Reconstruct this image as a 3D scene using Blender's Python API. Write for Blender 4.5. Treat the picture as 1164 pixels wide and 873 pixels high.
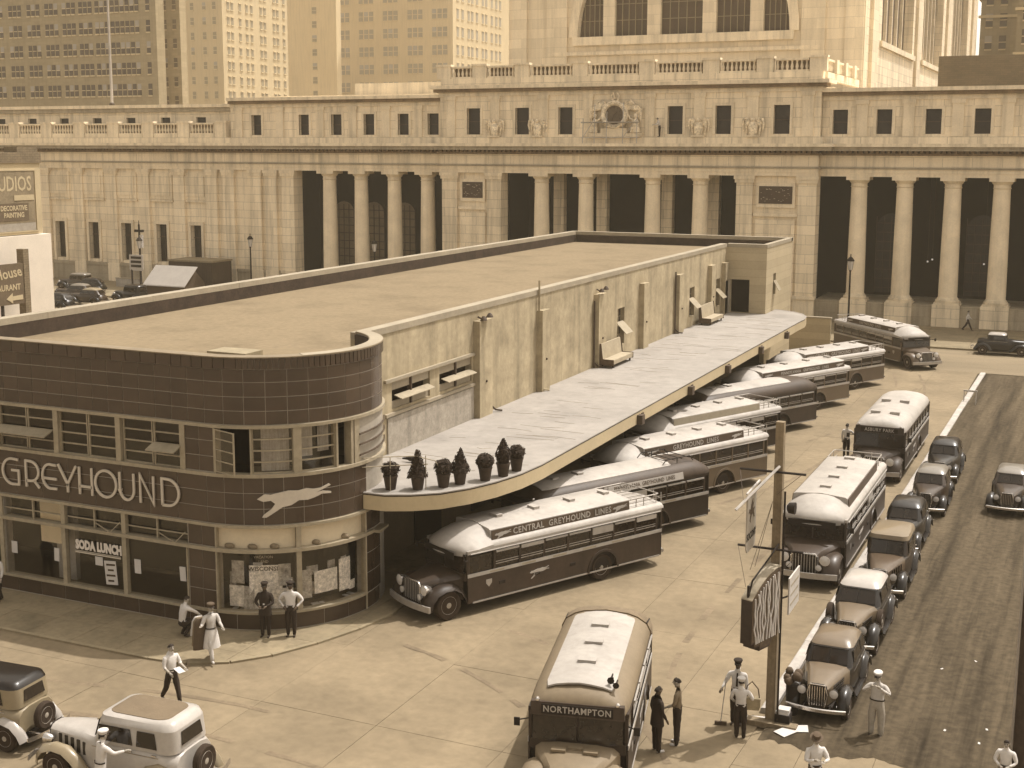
import bpy, math, random
from mathutils import Vector, Matrix, Quaternion
random.seed(7)
PI = math.pi
def R(a): return math.radians(a)
for o in list(bpy.data.objects): bpy.data.objects.remove(o, do_unlink=True)
SC = bpy.context.scene
COL = SC.collection

# ---------------------------------------------------------------- camera
EYE = Vector((0.0, 0.0, 15.3))
cam_data = bpy.data.cameras.new('camera')
cam_data.sensor_width = 36.0
cam_data.lens = 1483.2 / 1164.0 * 36.0
cam_data.shift_y = -39.2 / 1164.0
cam_data.clip_start = 0.5
cam_data.clip_end = 6000.0
cam = bpy.data.objects.new('camera', cam_data)
COL.objects.link(cam)
_p, _w, _r = 0.15305, 0.42476, 0.002576
_fw = Vector((-math.sin(_w) * math.cos(_p), math.cos(_w) * math.cos(_p), -math.sin(_p)))
_rt = Vector((math.cos(_w), math.sin(_w), 0))
_up = _rt.cross(_fw)
_rt, _up = (_rt * math.cos(_r) + _up * math.sin(_r)), (_up * math.cos(_r) - _rt * math.sin(_r))
cam.matrix_world = Matrix(((_rt.x, _up.x, -_fw.x, EYE.x), (_rt.y, _up.y, -_fw.y, EYE.y), (_rt.z, _up.z, -_fw.z, EYE.z), (0, 0, 0, 1)))
SC.camera = cam

# ---------------------------------------------------------------- sky and sun (a sepia print: the sky is toned)
HAZE = 0.00034
SUN_EL, SUN_AZ = R(64.0), R(35.0)      # azimuth measured from +Y towards +X
sun_vec = Vector((math.cos(SUN_EL) * math.sin(SUN_AZ), math.cos(SUN_EL) * math.cos(SUN_AZ), math.sin(SUN_EL)))
world = bpy.data.worlds.new('World')
SC.world = world
world.use_nodes = True
wn, wl = world.node_tree.nodes, world.node_tree.links
wn.clear()
sky = wn.new('ShaderNodeTexSky')
sky.sky_type = 'NISHITA'
sky.sun_disc = False
sky.sun_elevation = SUN_EL
sky.sun_rotation = SUN_AZ
sky.dust_density = 3.0
bw = wn.new('ShaderNodeRGBToBW')
tone = wn.new('ShaderNodeMix'); tone.data_type = 'RGBA'; tone.blend_type = 'MULTIPLY'; tone.inputs[0].default_value = 1.0
tone.inputs[7].default_value = (1.06, 0.985, 0.89, 1)
bg = wn.new('ShaderNodeBackground'); bg.inputs['Strength'].default_value = 0.15
wo = wn.new('ShaderNodeOutputWorld')
wl.new(sky.outputs[0], bw.inputs[0]); wl.new(bw.outputs[0], tone.inputs[6]); wl.new(tone.outputs[2], bg.inputs['Color']); wl.new(bg.outputs[0], wo.inputs['Surface'])
sd = bpy.data.lights.new('sun', 'SUN')
sd.energy = 2.2
sd.angle = R(0.6)
sd.color = (1.0, 0.955, 0.90)
sun = bpy.data.objects.new('sun', sd)
sun.rotation_euler = (-sun_vec).to_track_quat('-Z', 'Y').to_euler()
sun.location = (0, 0, 120)
COL.objects.link(sun)
vs = SC.view_settings
SC.display_settings.display_device = 'sRGB'
vs.view_transform = 'Standard'; vs.look = 'None'; vs.exposure = 1.08; vs.gamma = 1.0; vs.use_curve_mapping = False
SC.render.engine = 'CYCLES'
SC.cycles.use_denoising = True
SC.cycles.max_bounces = 7
SC.cycles.diffuse_bounces = 3
SC.cycles.volume_bounces = 1
SC.cycles.transparent_max_bounces = 6
SC.cycles.caustics_reflective = False
SC.cycles.caustics_refractive = False

# ---------------------------------------------------------------- materials
TONE = ((0.0, 1.34, 0.94, 0.66), (0.03, 1.36, 0.93, 0.64), (0.08, 1.38, 0.925, 0.62), (0.17, 1.31, 0.947, 0.60), (0.44, 1.193, 0.975, 0.62), (0.66, 1.09, 0.99, 0.88), (1.0, 1.06, 0.99, 0.92))
def sepia(L, d=None):
    """print tone of a surface of reflectance L that shows at about brightness d"""
    d = min(0.999, L * 2.0 if d is None else d)
    for a, b in zip(TONE, TONE[1:]):
        if a[0] <= d <= b[0]:
            k = (d - a[0]) / (b[0] - a[0]); return tuple(min(1.0, L * (a[i] + (b[i] - a[i]) * k)) for i in (1, 2, 3))
    return (L, L, L)
MATS = {}
def mat(name, L, rough=0.7, var=0.12, scale=0.6, bump=0.0, spec=0.3, rand=0.0, metal=0.0, stain=0.0, fine=8.0, stretch=None, coat=0.0, brick=None, emit=0.0, alpha=None, d=None, spots=0.0, spot_scale=0.5):
    """procedural surface: toned base colour, large blotches, fine grain, optional streak stains and masonry joints"""
    if name in MATS: return MATS[name]
    m = bpy.data.materials.new(name); m.use_nodes = True
    nt = m.node_tree; N = nt.nodes; K = nt.links; N.clear()
    out = N.new('ShaderNodeOutputMaterial'); b = N.new('ShaderNodeBsdfPrincipled'); K.new(b.outputs[0], out.inputs[0])
    b.inputs['Roughness'].default_value = rough
    b.inputs['Metallic'].default_value = metal
    b.inputs['Specular IOR Level'].default_value = spec
    if coat: b.inputs['Coat Weight'].default_value = coat; b.inputs['Coat Roughness'].default_value = 0.08
    col = sepia(L, d) if not isinstance(L, tuple) else L
    geo = N.new('ShaderNodeNewGeometry')
    vec = geo.outputs['Position']
    if stretch:
        mp = N.new('ShaderNodeMapping'); mp.inputs['Scale'].default_value = stretch; K.new(vec, mp.inputs[0]); svec = mp.outputs[0]
    else: svec = vec
    def noise(v, sc, det=4.0):
        n = N.new('ShaderNodeTexNoise'); n.inputs['Scale'].default_value = sc; n.inputs['Detail'].default_value = det; n.inputs['Roughness'].default_value = 0.6; K.new(v, n.inputs['Vector']); return n.outputs['Fac']
    def ramp(fac, lo, hi, a, c):
        r = N.new('ShaderNodeMapRange'); r.inputs[1].default_value = lo; r.inputs[2].default_value = hi; r.inputs[3].default_value = a; r.inputs[4].default_value = c; K.new(fac, r.inputs[0]); return r.outputs[0]
    def mul(a, c):
        n = N.new('ShaderNodeMath'); n.operation = 'MULTIPLY'; K.new(a, n.inputs[0])
        if isinstance(c, (int, float)): n.inputs[1].default_value = c
        else: K.new(c, n.inputs[1])
        return n.outputs[0]
    f = None
    if var:
        n1 = noise(svec, scale); n2 = noise(vec, fine, 2.0)
        f = mul(ramp(n1, 0.25, 0.75, 1 - var, 1 + var), ramp(n2, 0.3, 0.7, 1 - var * 0.45, 1 + var * 0.45))
    if stain:
        mp2 = N.new('ShaderNodeMapping'); mp2.inputs['Scale'].default_value = (1.6, 1.6, 0.12); K.new(vec, mp2.inputs[0])
        n3 = noise(mp2.outputs[0], 1.0, 5.0); s = ramp(n3, 0.45, 0.75, 1.0, 1.0 - stain)
        f = mul(f, s) if f else s
    if spots:
        n4 = noise(svec, spot_scale, 6.0); s = ramp(n4, 0.52, 0.70, 1.0, 1.0 - spots); f = mul(f, s) if f else s
        n5 = noise(svec, spot_scale * 4.3, 4.0); s = ramp(n5, 0.55, 0.72, 1.0, 1.0 - spots * 0.7); f = mul(f, s)
    if rand:
        oi = N.new('ShaderNodeObjectInfo'); s = ramp(oi.outputs['Random'], 0, 1, 1 - rand, 1 + rand)
        f = mul(f, s) if f else s
    bumpsrc = None
    if brick:
        bwid, bhei, joint, dark = brick
        sep = N.new('ShaderNodeSeparateXYZ'); K.new(vec, sep.inputs[0])
        ad = N.new('ShaderNodeMath'); ad.operation = 'ADD'; K.new(sep.outputs[0], ad.inputs[0]); K.new(sep.outputs[1], ad.inputs[1])
        cb = N.new('ShaderNodeCombineXYZ'); K.new(ad.outputs[0], cb.inputs[0]); K.new(sep.outputs[2], cb.inputs[1])
        bt = N.new('ShaderNodeTexBrick'); K.new(cb.outputs[0], bt.inputs[0])
        bt.inputs['Scale'].default_value = 1.0; bt.inputs['Brick Width'].default_value = bwid; bt.inputs['Row Height'].default_value = bhei
        bt.inputs['Mortar Size'].default_value = joint; bt.inputs['Mortar Smooth'].default_value = 0.2
        bt.inputs['Color1'].default_value = (0.9,) * 3 + (1,); bt.inputs['Color2'].default_value = (1.06,) * 3 + (1,); bt.inputs['Mortar'].default_value = (dark,) * 3 + (1,)
        bb = N.new('ShaderNodeRGBToBW'); K.new(bt.outputs[0], bb.inputs[0])
        f = mul(f, bb.outputs[0]) if f else bb.outputs[0]
        bumpsrc = bb.outputs[0]
    if f:
        mx = N.new('ShaderNodeVectorMath'); mx.operation = 'SCALE'; mx.inputs[0].default_value = col; K.new(f, mx.inputs['Scale'])
        K.new(mx.outputs[0], b.inputs['Base Color'])
    else: b.inputs['Base Color'].default_value = (*col, 1)
    if bump:
        bp = N.new('ShaderNodeBump'); bp.inputs['Strength'].default_value = min(1, bump); bp.inputs['Distance'].default_value = 0.02
        K.new(noise(vec, fine * 1.5, 3.0), bp.inputs['Height']); K.new(bp.outputs[0], b.inputs['Normal'])
    if emit:
        b.inputs['Emission Color'].default_value = (*col, 1); b.inputs['Emission Strength'].default_value = emit
    if alpha is not None: b.inputs['Alpha'].default_value = alpha
    MATS[name] = m
    return m

# ---------------------------------------------------------------- mesh builder
class MB:
    def __init__(s): s.v = []; s.f = []; s.m = []
    def add(s, v, f, m=0):
        n = len(s.v); s.v += [tuple(p) for p in v]
        for q in f: s.f.append(tuple(i + n for i in q)); s.m.append(m)
        return s
    def box(s, x0, x1, y0, y1, z0, z1, m=0):
        return s.add([(x0, y0, z0), (x1, y0, z0), (x1, y1, z0), (x0, y1, z0), (x0, y0, z1), (x1, y0, z1), (x1, y1, z1), (x0, y1, z1)],
                     [(0, 3, 2, 1), (4, 5, 6, 7), (0, 1, 5, 4), (1, 2, 6, 5), (2, 3, 7, 6), (3, 0, 4, 7)], m)
    def cbox(s, c, sz, m=0, rot=None):
        hx, hy, hz = sz[0] / 2, sz[1] / 2, sz[2] / 2
        vs = [Vector((x * hx, y * hy, z * hz)) for z in (-1, 1) for x, y in ((-1, -1), (1, -1), (1, 1), (-1, 1))]
        if rot is not None: vs = [rot @ v for v in vs]
        return s.add([v + Vector(c) for v in vs], [(0, 3, 2, 1), (4, 5, 6, 7), (0, 1, 5, 4), (1, 2, 6, 5), (2, 3, 7, 6), (3, 0, 4, 7)], m)
    def loft(s, rings, m=0, cap=True, closed=True):
        n = len(rings[0]); vs = [p for r in rings for p in r]; fs = []
        for i in range(len(rings) - 1):
            for j in range(n if closed else n - 1):
                a, b = i * n + j, i * n + (j + 1) % n
                fs.append((a, b, b + n, a + n))
        if cap and closed: fs.append(tuple(reversed(range(n)))); fs.append(tuple(range((len(rings) - 1) * n, len(rings) * n)))
        return s.add(vs, fs, m)
    def prism(s, poly, d, m=0):
        """closed 3D polygon extruded by vector d"""
        d = Vector(d); return s.loft([[Vector(p) for p in poly], [Vector(p) + d for p in poly]], m)
    def bar(s, p, q, r, n=6, r2=None, m=0):
        p, q = Vector(p), Vector(q); d = (q - p)
        if d.length < 1e-6: return s
        d.normalize(); a = d.orthogonal().normalized(); b = d.cross(a); r2 = r if r2 is None else r2
        c = lambda o, rr: [o + (a * math.cos(2 * PI * k / n) + b * math.sin(2 * PI * k / n)) * rr for k in range(n)]
        return s.loft([c(p, r), c(q, r2)], m)
    def tube(s, pts, r, n=6, m=0, closed=False):
        pts = [Vector(p) for p in pts]; rings = []; L = len(pts); rs = r if isinstance(r, (list, tuple)) else [r] * L
        ref = None
        for i, p in enumerate(pts):
            d = (pts[(i + 1) % L] - pts[i - 1]) if closed else (pts[min(i + 1, L - 1)] - pts[max(i - 1, 0)])
            d.normalize()
            if ref is None: ref = d.orthogonal().normalized()
            ref = (ref - d * ref.dot(d)).normalized(); b = d.cross(ref)
            rings.append([p + (ref * math.cos(2 * PI * k / n) + b * math.sin(2 * PI * k / n)) * rs[i] for k in range(n)])
        if closed: rings.append(rings[0])
        return s.loft(rings, m, cap=not closed)
    def lathe(s, prof, o=(0, 0, 0), axis='z', n=16, m=0, a0=0.0, a1=2 * PI):
        o = Vector(o); full = abs(a1 - a0 - 2 * PI) < 1e-6; rings = []
        k = n if full else n + 1
        for r, h in prof:
            ring = []
            for i in range(k):
                a = a0 + (a1 - a0) * i / n
                c, t = math.cos(a) * r, math.sin(a) * r
                ring.append(o + Vector({'z': (c, t, h), 'y': (t, h, c), 'x': (h, c, t)}[axis]))
            rings.append(ring)
        return s.loft(rings, m, cap=full, closed=full)
    def ball(s, c, r, n=10, k=6, m=0):
        c = Vector(c); r = Vector((r, r, r)) if isinstance(r, (int, float)) else Vector(r)
        rings = []
        for i in range(k + 1):
            a = -PI / 2 + PI * i / k; ca, sa = max(math.cos(a), 0.02), math.sin(a)
            rings.append([c + Vector((math.cos(2 * PI * j / n) * ca * r.x, math.sin(2 * PI * j / n) * ca * r.y, sa * r.z)) for j in range(n)])
        return s.loft(rings, m)
    def mesh(s, name, mats, smooth=None):
        me = bpy.data.meshes.new(name); me.from_pydata(s.v, [], s.f)
        mats = mats if isinstance(mats, (list, tuple)) else [mats]
        for x in mats: me.materials.append(x)
        if any(s.m): me.polygons.foreach_set('material_index', s.m)
        if smooth:
            me.polygons.foreach_set('use_smooth', [True] * len(me.polygons)); me.set_sharp_from_angle(angle=R(smooth))
        me.update(); return me
    def build(s, name, mats, parent=None, smooth=None, **kw):
        return link(name, s.mesh(name, mats, smooth), parent, **kw)
def link(name, data, parent=None, loc=None, rot=None, **kw):
    o = bpy.data.objects.new(name, data); COL.objects.link(o)
    if parent is not None: o.parent = parent
    if loc is not None: o.location = loc
    if rot is not None: o.rotation_euler = rot
    tag(o, **kw); return o
def tag(o, label=None, cat=None, group=None, kind=None):
    if label: o['label'] = label
    if cat: o['category'] = cat
    if group: o['group'] = group
    if kind: o['kind'] = kind
    return o
def thing(name, loc, label, cat, group=None, rz=0.0):
    o = bpy.data.objects.new(name, None); o.empty_display_size = 0.3; COL.objects.link(o); o.location = loc; o.rotation_euler = (0, 0, rz)
    return tag(o, label, cat, group)
def copy_tree(o, parent=None):
    c = o.copy(); COL.objects.link(c)
    if parent is not None: c.parent = parent
    for ch in [x for x in KIDS.get(o.name, [])]: copy_tree(ch, c)
    return c
KIDS = {}
def index_kids():
    KIDS.clear()
    for o in COL.objects:
        if o.parent: KIDS.setdefault(o.parent.name, []).append(o)
def walls(mb, x0, x1, z0, z1, y0, y1, openings, m=0, axis='x'):
    """wall slab pierced by rectangular openings (a0, a1, b0, b1)"""
    xs = sorted({x0, x1, *[o[0] for o in openings], *[o[1] for o in openings]})
    def bx(a, b, c, d):
        if b - a < 1e-4 or d - c < 1e-4: return
        if axis == 'x': mb.box(a, b, y0, y1, c, d, m)
        else: mb.box(y0, y1, a, b, c, d, m)
    for a, b in zip(xs, xs[1:]):
        if a < x0 - 1e-6 or b > x1 + 1e-6: continue
        hit = sorted((o[2], o[3]) for o in openings if o[0] <= a + 1e-6 and o[1] >= b - 1e-6)
        z = z0
        for c, d in hit: bx(a, b, z, c); z = d
        bx(a, b, z, z1)
    return mb
_fonts = {}
def text_mesh(txt, size, depth=0.0, bold=0.0, sx=1.0, spacing=1.0):
    """outline lettering as a flat or thin mesh, centred on its own origin, in the XY plane"""
    key = (txt, size, depth, bold, sx, spacing)
    if key in _fonts: return _fonts[key]
    cu = bpy.data.curves.new('lettering', 'FONT'); cu.body = txt; cu.size = size; cu.extrude = depth; cu.offset = bold; cu.align_x = 'CENTER'; cu.align_y = 'CENTER'; cu.resolution_u = 2; cu.space_character = spacing
    o = bpy.data.objects.new('lettering', cu); COL.objects.link(o)
    dg = bpy.context.evaluated_depsgraph_get(); me = bpy.data.meshes.new_from_object(o.evaluated_get(dg))
    bpy.data.objects.remove(o, do_unlink=True); bpy.data.curves.remove(cu)
    if sx != 1.0: me.transform(Matrix.Diagonal((sx, 1, 1, 1)))
    me.materials.clear()
    _fonts[key] = me
    return me
def lettering(txt, size, m, parent, M, depth=0.004, bold=0.0, sx=1.0, spacing=1.0, name='lettering'):
    me = text_mesh(txt, size, depth, bold, sx, spacing).copy(); me.materials.clear(); me.materials.append(m); me.transform(M)
    return link(name, me, parent)
def lettering_words(txt, size, m, parent, M, gap, **kw):
    ws = txt.split(' '); mes = [text_mesh(w, size, .001, kw.get('bold', 0), kw.get('sx', 1), kw.get('spacing', 1)) for w in ws]
    wd = [max(v.co.x for v in me.vertices) - min(v.co.x for v in me.vertices) for me in mes]; x = -(sum(wd) + gap * (len(ws) - 1)) / 2
    for w, d in zip(ws, wd): lettering(w, size, m, parent, M @ Matrix.Translation((x + d / 2, 0, 0)), .001, name='roof_lettering', **kw); x += d + gap
def frame(o, right, up):
    """matrix placing XY-plane art with its x along right and y along up"""
    r = Vector(right).normalized(); u = Vector(up).normalized(); n = r.cross(u)
    return Matrix(((r.x, u.x, n.x, o[0]), (r.y, u.y, n.y, o[1]), (r.z, u.z, n.z, o[2]), (0, 0, 0, 1)))
DOG = [(-1, -.02), (-.8, .1), (-.64, .08), (-.44, .12), (-.19, .16), (.09, .145), (.29, .18), (.49, .145), (.69, .145), (.94, .22), (.99, .18), (.73, .1), (.57, .06), (.77, .07), (1, .02), (1, -.02), (.73, 0), (.53, -.06), (.33, -.1), (.09, -.09), (-.11, -.19), (-.35, -.23), (-.56, -.35), (-.76, -.46), (-.88, -.46), (-.84, -.4), (-.64, -.27), (-.53, -.14), (-.64, -.06), (-.84, -.08)]
def dog_part(M, size, m, parent, thick=0.01, name='running_dog_emblem', bend=None):
    mb = MB(); pts = [Vector((x * size / 2, y * size / 2 * 1.15, 0)) for x, y in DOG]
    n = len(pts)
    f = (lambda p: bend(p)) if bend else (lambda p: M @ p)
    import bmesh
    bm = bmesh.new(); bf = bm.faces.new([bm.verts.new(p) for p in pts]); bmesh.ops.triangulate(bm, faces=[bf])
    for _ in range(3 if bend else 0):
        long_ = [e for e in bm.edges if e.calc_length() > size * .06]
        bmesh.ops.subdivide_edges(bm, edges=long_, cuts=1); bmesh.ops.triangulate(bm, faces=bm.faces[:])
    bm.verts.index_update(); mb.add([f(v.co) for v in bm.verts], [tuple(v.index for v in q.verts) for q in bm.faces]); bm.free()
    up = [f(p) for p in pts]
    if thick:
        dn = [f(p + Vector((0, 0, -thick))) for p in pts]
        mb.add(up + dn, [(i, i + n, (i + 1) % n + n, (i + 1) % n) for i in range(n)])
    return mb.build(name, m, parent)
# ================================================================ ground, street, pavements
M_ASPH = mat('old_asphalt', 0.17, 0.95, 0.25, 0.25, 0.3)
M_JOINT = mat('joint_filler', 0.11, 0.95, 0.2, 1.0)
M_CONC = mat('lot_concrete', 0.168, 0.9, 0.2, 0.3, 0.3, rand=0.03, spec=0.2, fine=3.0, spots=.2, spot_scale=.22)
M_WALK = mat('pavement_concrete', 0.20, 0.9, 0.2, 0.5, 0.3, rand=0.07, spec=0.2, fine=5.0, spots=.25, spot_scale=.7)
M_DIRT = mat('packed_cinder_dirt', 0.062, 0.97, 0.5, 1.6, 0.6, spec=0.1, stretch=(1.0, 0.05, 1.0), fine=4.0, spots=.5, spot_scale=.9, d=.3)
M_WHITEK = mat('whitewashed_kerb', 0.36, 0.9, 0.22, 1.4, 0.2)
M_KERB = mat('kerb_granite', 0.21, 0.85, 0.2, 1.2)
def sheet(name, poly, z, m, **kw):
    mb = MB(); mb.add([(x, y, z) for x, y in poly], [tuple(range(len(poly)))]); return mb.build(name, m, None, kind='structure', **kw)
def clip(poly, x0, x1, y0, y1):
    def half(P, ax, val, keep_less):
        out = []
        for i in range(len(P)):
            a, b = P[i], P[(i + 1) % len(P)]
            ia = (a[ax] <= val) if keep_less else (a[ax] >= val); ib = (b[ax] <= val) if keep_less else (b[ax] >= val)
            if ia: out.append(a)
            if ia != ib:
                t = (val - a[ax]) / (b[ax] - a[ax]); out.append((a[0] + (b[0] - a[0]) * t, a[1] + (b[1] - a[1]) * t))
        return out
    for ax, v, l in ((0, x0, False), (0, x1, True), (1, y0, False), (1, y1, True)):
        poly = half(poly, ax, v, l)
        if len(poly) < 3: return []
    return poly
def slabs(parent, poly, xs, ys, z0, z1, gap, m, name):
    cache = {}
    for x0, x1 in zip(xs, xs[1:]):
        for y0, y1 in zip(ys, ys[1:]):
            P = clip(poly, x0 + gap, x1 - gap, y0 + gap, y1 - gap)
            if len(P) < 3: continue
            ar = abs(sum(P[i][0] * P[(i + 1) % len(P)][1] - P[(i + 1) % len(P)][0] * P[i][1] for i in range(len(P)))) / 2
            if ar < 0.02: continue
            cx, cy = (x0 + x1) / 2, (y0 + y1) / 2
            dz = random.uniform(-0.004, 0.004); key = None
            full = abs(ar - (x1 - x0 - 2 * gap) * (y1 - y0 - 2 * gap)) < 1e-3
            if full:
                key = (round(x1 - x0, 3), round(y1 - y0, 3))
            if key in cache: me = cache[key]
            else:
                mb = MB(); mb.prism([(x - cx, y - cy, z0) for x, y in P], (0, 0, z1 - z0)); me = mb.mesh(name, m)
                if key: cache[key] = me
            link(name, me, parent, loc=(cx, cy, dz))
sheet('ground', [(-1000, -200), (1000, -200), (1000, 1600), (-1000, 1600)], -0.055, M_ASPH)
# bus apron and the street in front of it: poured slabs with open joints
apron = sheet('apron', [(-60, 8), (-0.9, 8), (-0.9, 32.35), (-7.6, 32.6), (-7.1, 94.6), (-3, 97.2), (-45, 97.2), (-45, 30.0), (-60, 30.0)], -0.045, M_JOINT)
ap_poly = [(-23.6, 28.6), (-7.72, 28.6), (-7.58, 33.5), (-6.95, 94.6), (-24.5, 94.6), (-24.5, 40), (-23.6, 40)]
slabs(apron, ap_poly, [-24.6, -20.6, -16.9, -13.2, -10.1, -6.8], [28.6, 33.2, 38.4, 43.6, 48.8, 54, 59.2, 64.4, 69.6, 74.8, 80, 85.2, 90.4, 94.6], -0.05, 0.0, 0.006, M_CONC, 'concrete_slab')
slabs(apron, [(-46, 12), (0, 12), (0, 28.6), (-46, 28.6)], [-46, -38, -31, -25.6, -20.6, -16.9, -13.2, -10.1, -6.8, -3.4, 0], [12, 17.2, 22.4, 28.6], -0.05, 0.0, 0.006, M_CONC, 'concrete_slab')
slabs(apron, [(-46, 28.6), (-23.6, 28.6), (-23.6, 33.5), (-46, 33.5)], [-46, -38, -31, -25.6, -23.6], [28.6, 33.5], -0.05, 0.0, 0.006, M_CONC, 'concrete_slab')
slabs(apron, [(-7.7, 28.6), (0, 28.6), (0, 32.3), (-7.6, 32.55)], [-7.8, -6.2, -4.4, -2.2, 0], [28.6, 30.4, 32.7], -0.05, 0.0, 0.006, M_CONC, 'concrete_slab')
M_TRACK = mat('tyre_mark', 0.135, .9, .3, 1.2)
for pts in ([(-19.2, 34.0), (-16.5, 33.0), (-13, 30.5), (-10.5, 26)], [(-17.0, 36.6), (-14.6, 35.6), (-11.5, 33.0), (-8.6, 29)], [(-12.6, 92), (-11.4, 84), (-11.0, 70), (-10.9, 54), (-11.2, 40), (-10.6, 34)], [(-10.9, 92), (-9.6, 84), (-9.2, 70), (-9.1, 54), (-9.4, 42)], [(-14.5, 54), (-12.5, 60), (-11.2, 72), (-10.2, 90)], [(-13.9, 67), (-12.0, 74), (-11.3, 86)], [(-30, 24.5), (-22, 26.2), (-14, 25.5)], [(-30, 26.6), (-22, 28.1), (-15, 27.6)]):
    P = [Vector((*p, 0.006)) for p in pts]; fine_ = []
    for a, b in zip(range(len(P) - 1), range(1, len(P))):
        p0, p3 = P[max(a - 1, 0)], P[min(b + 1, len(P) - 1)]
        for k in range(8):
            t_ = k / 8; q = 0.5 * (2 * P[a] + (P[b] - p0) * t_ + (2 * p0 - 5 * P[a] + 4 * P[b] - p3) * t_ ** 2 + (3 * P[a] - 3 * P[b] + p3 - p0) * t_ ** 3); fine_.append(q)
    mk = MB(); rows_ = []
    for i in range(len(fine_) - 1):
        d_ = (fine_[i + 1] - fine_[i]).normalized(); n_ = Vector((-d_.y, d_.x, 0)); w_ = 0.07 + 0.05 * random.random(); j_ = random.uniform(-.02, .02); rows_.append([fine_[i] + n_ * (w_ + j_), fine_[i] - n_ * (w_ - j_)])
    for i in range(0, len(rows_) - 1):
        if random.random() < .72: mk.add(rows_[i] + rows_[i + 1], [(0, 1, 3, 2)])
    o_ = mk.build('tyre_mark', M_TRACK, apron); o_['kind'] = 'stuff'
# street along the station
road = sheet('street', [(-200, 94.6), (60, 94.6), (60, 105.0), (-200, 105.0)], -0.02, mat('street_asphalt', 0.175, 0.92, 0.2, 0.2, 0.3, stretch=(0.2, 1, 1), spots=.2, spot_scale=.3))
sheet('side_street', [(-200, 20), (-40, 20), (-40, 94.6), (-200, 94.6)], -0.02, mat('street_asphalt', 0.19))
# dark unpaved car park with a ragged edge
rag = []
x = -7.45
while x < 12: rag.append((x, 32.3 + random.uniform(-0.22, 0.2))); x += random.uniform(0.12, 0.4)
far = []
x = 12.0
while x > -6.7: far.append((x, 94.2 + random.uniform(-0.2, 0.3) + max(0, -3 - x) * 0.1)); x -= random.uniform(0.3, 0.8)
from mathutils import noise as mnoise
def dirt_z(x, y):
    ruts = sum(max(0.0, 1 - abs(x - c - 0.25 * math.sin(y * 0.09 + c)) / 0.22) for c in (-4.75, -3.3, -2.45, -1.0))
    return 0.012 + max(0.0, 0.035 + 0.03 * mnoise.noise((x * 0.9, y * 0.25, 1.0)) + 0.018 * mnoise.noise((x * 3.1, y * 0.45, 4.0)) - 0.03 * ruts)
gx = [-7.4 + 0.14 * i for i in range(96)]; gy = [32.0 + 0.34 * j for j in range(184)]
dm = MB(); dv = []; df = []
for j, y in enumerate(gy):
    for i, x in enumerate(gx):
        dv.append((x + (0.6 * (y - 32) / 62 if i == 0 else 0), y + (0.42 * mnoise.noise((x * 0.8, 3.0, 0)) + 0.2 * mnoise.noise((x * 3.3, 7.0, 0)) + random.uniform(-.05, .05) if j == 0 else 0), dirt_z(x, y) if 0 < j < 183 and 0 < i < 95 else 0.003))
for j in range(183):
    for i in range(95): a = j * 96 + i; df.append((a, a + 1, a + 97, a + 96))
dm.add(dv, df); dm.build('dirt_lot', M_DIRT, None, 60, kind='structure')
sheet('dirt_strip', [(-1.3, 8), (12, 8), (12, 32.4), (-0.6, 32.2)], 0.004, mat('street_asphalt', 0.19))
# whitewashed kerb between the bus lane and the parked cars
kerb = None
mb = MB()
K0, K1 = Vector((-7.56, 33.7, 0)), Vector((-6.92, 93.9, 0))
nseg = 22
kd = (K1 - K0) / nseg
ks = MB(); L = kd.length
ks.prism([(-0.17, 0, -0.04), (0.17, 0, -0.04), (0.17, 0, 0.13), (0.13, 0, 0.16), (-0.13, 0, 0.16), (-0.17, 0, 0.13)], (0, L - 0.02, 0))
kme = ks.mesh('kerb_stone', M_WHITEK)
kerb = link('kerb', kme, None, loc=K0, rot=(0, 0, -math.atan2(kd.x, kd.y)), kind='structure')
for i in range(1, nseg):
    link('kerb_stone', kme, kerb, loc=(random.uniform(-.012, .012), L * i, random.uniform(-.015, .0)))
# pavement in front of the terminal
edge = [(-46, 29.75), (-25.5, 29.8), (-24.2, 29.95), (-23.1, 30.55), (-22.3, 31.5), (-21.6, 32.9), (-21.05, 34.5), (-20.75, 36.0), (-20.85, 37.2), (-21.5, 38.2)]
walkpoly = edge + [(-24, 38.2), (-46, 38.2)]
sw = sheet('sidewalk', walkpoly, 0.02, M_JOINT)
slabs(sw, [(x, y) for x, y in walkpoly], [-46, -44, -42, -40, -38, -36, -34, -32.2, -30.4, -28.6, -26.8, -25.0, -23.2, -21.4, -20], [29.5, 31.15, 32.85, 34.5, 36.2, 38.4], -0.04, 0.06, 0.008, M_WALK, 'paving_slab')
mb = MB()
for a, b in zip(edge, edge[1:]):
    a, b = Vector((*a, 0)), Vector((*b, 0)); d = (b - a).normalized(); nrm = Vector((d.y, -d.x, 0))
    b2 = b - d * 0.004; a2 = a + d * 0.004
    mk = MB(); mk.prism([a2 + nrm * 0.14 + Vector((0, 0, -0.04)), b2 + nrm * 0.14 + Vector((0, 0, -0.04)), b2 - nrm * -0.006 + Vector((0, 0, -0.04)), a2 - nrm * -0.006 + Vector((0, 0, -0.04))], (0, 0, 0.104)); mk.build('kerb_stone', M_KERB, sw)
# station pavement and kerb
sp = sheet('station_sidewalk', [(-200, 105.35), (60, 105.35), (60, 118.5), (-200, 118.5)], 0.10, M_JOINT)
xs = [-125 + 4.0 * i for i in range(36)]
slabs(sp, [(-125, 105.36), (15, 105.36), (15, 118), (-125, 118)], xs, [105.35, 111.5, 118], 0.05, 0.13, 0.012, M_WALK, 'paving_slab')
mk = MB(); mk.box(-200, 60, 105.0, 105.34, -0.03, 0.125); mk.build('kerb_line', M_KERB, sp)
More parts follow.
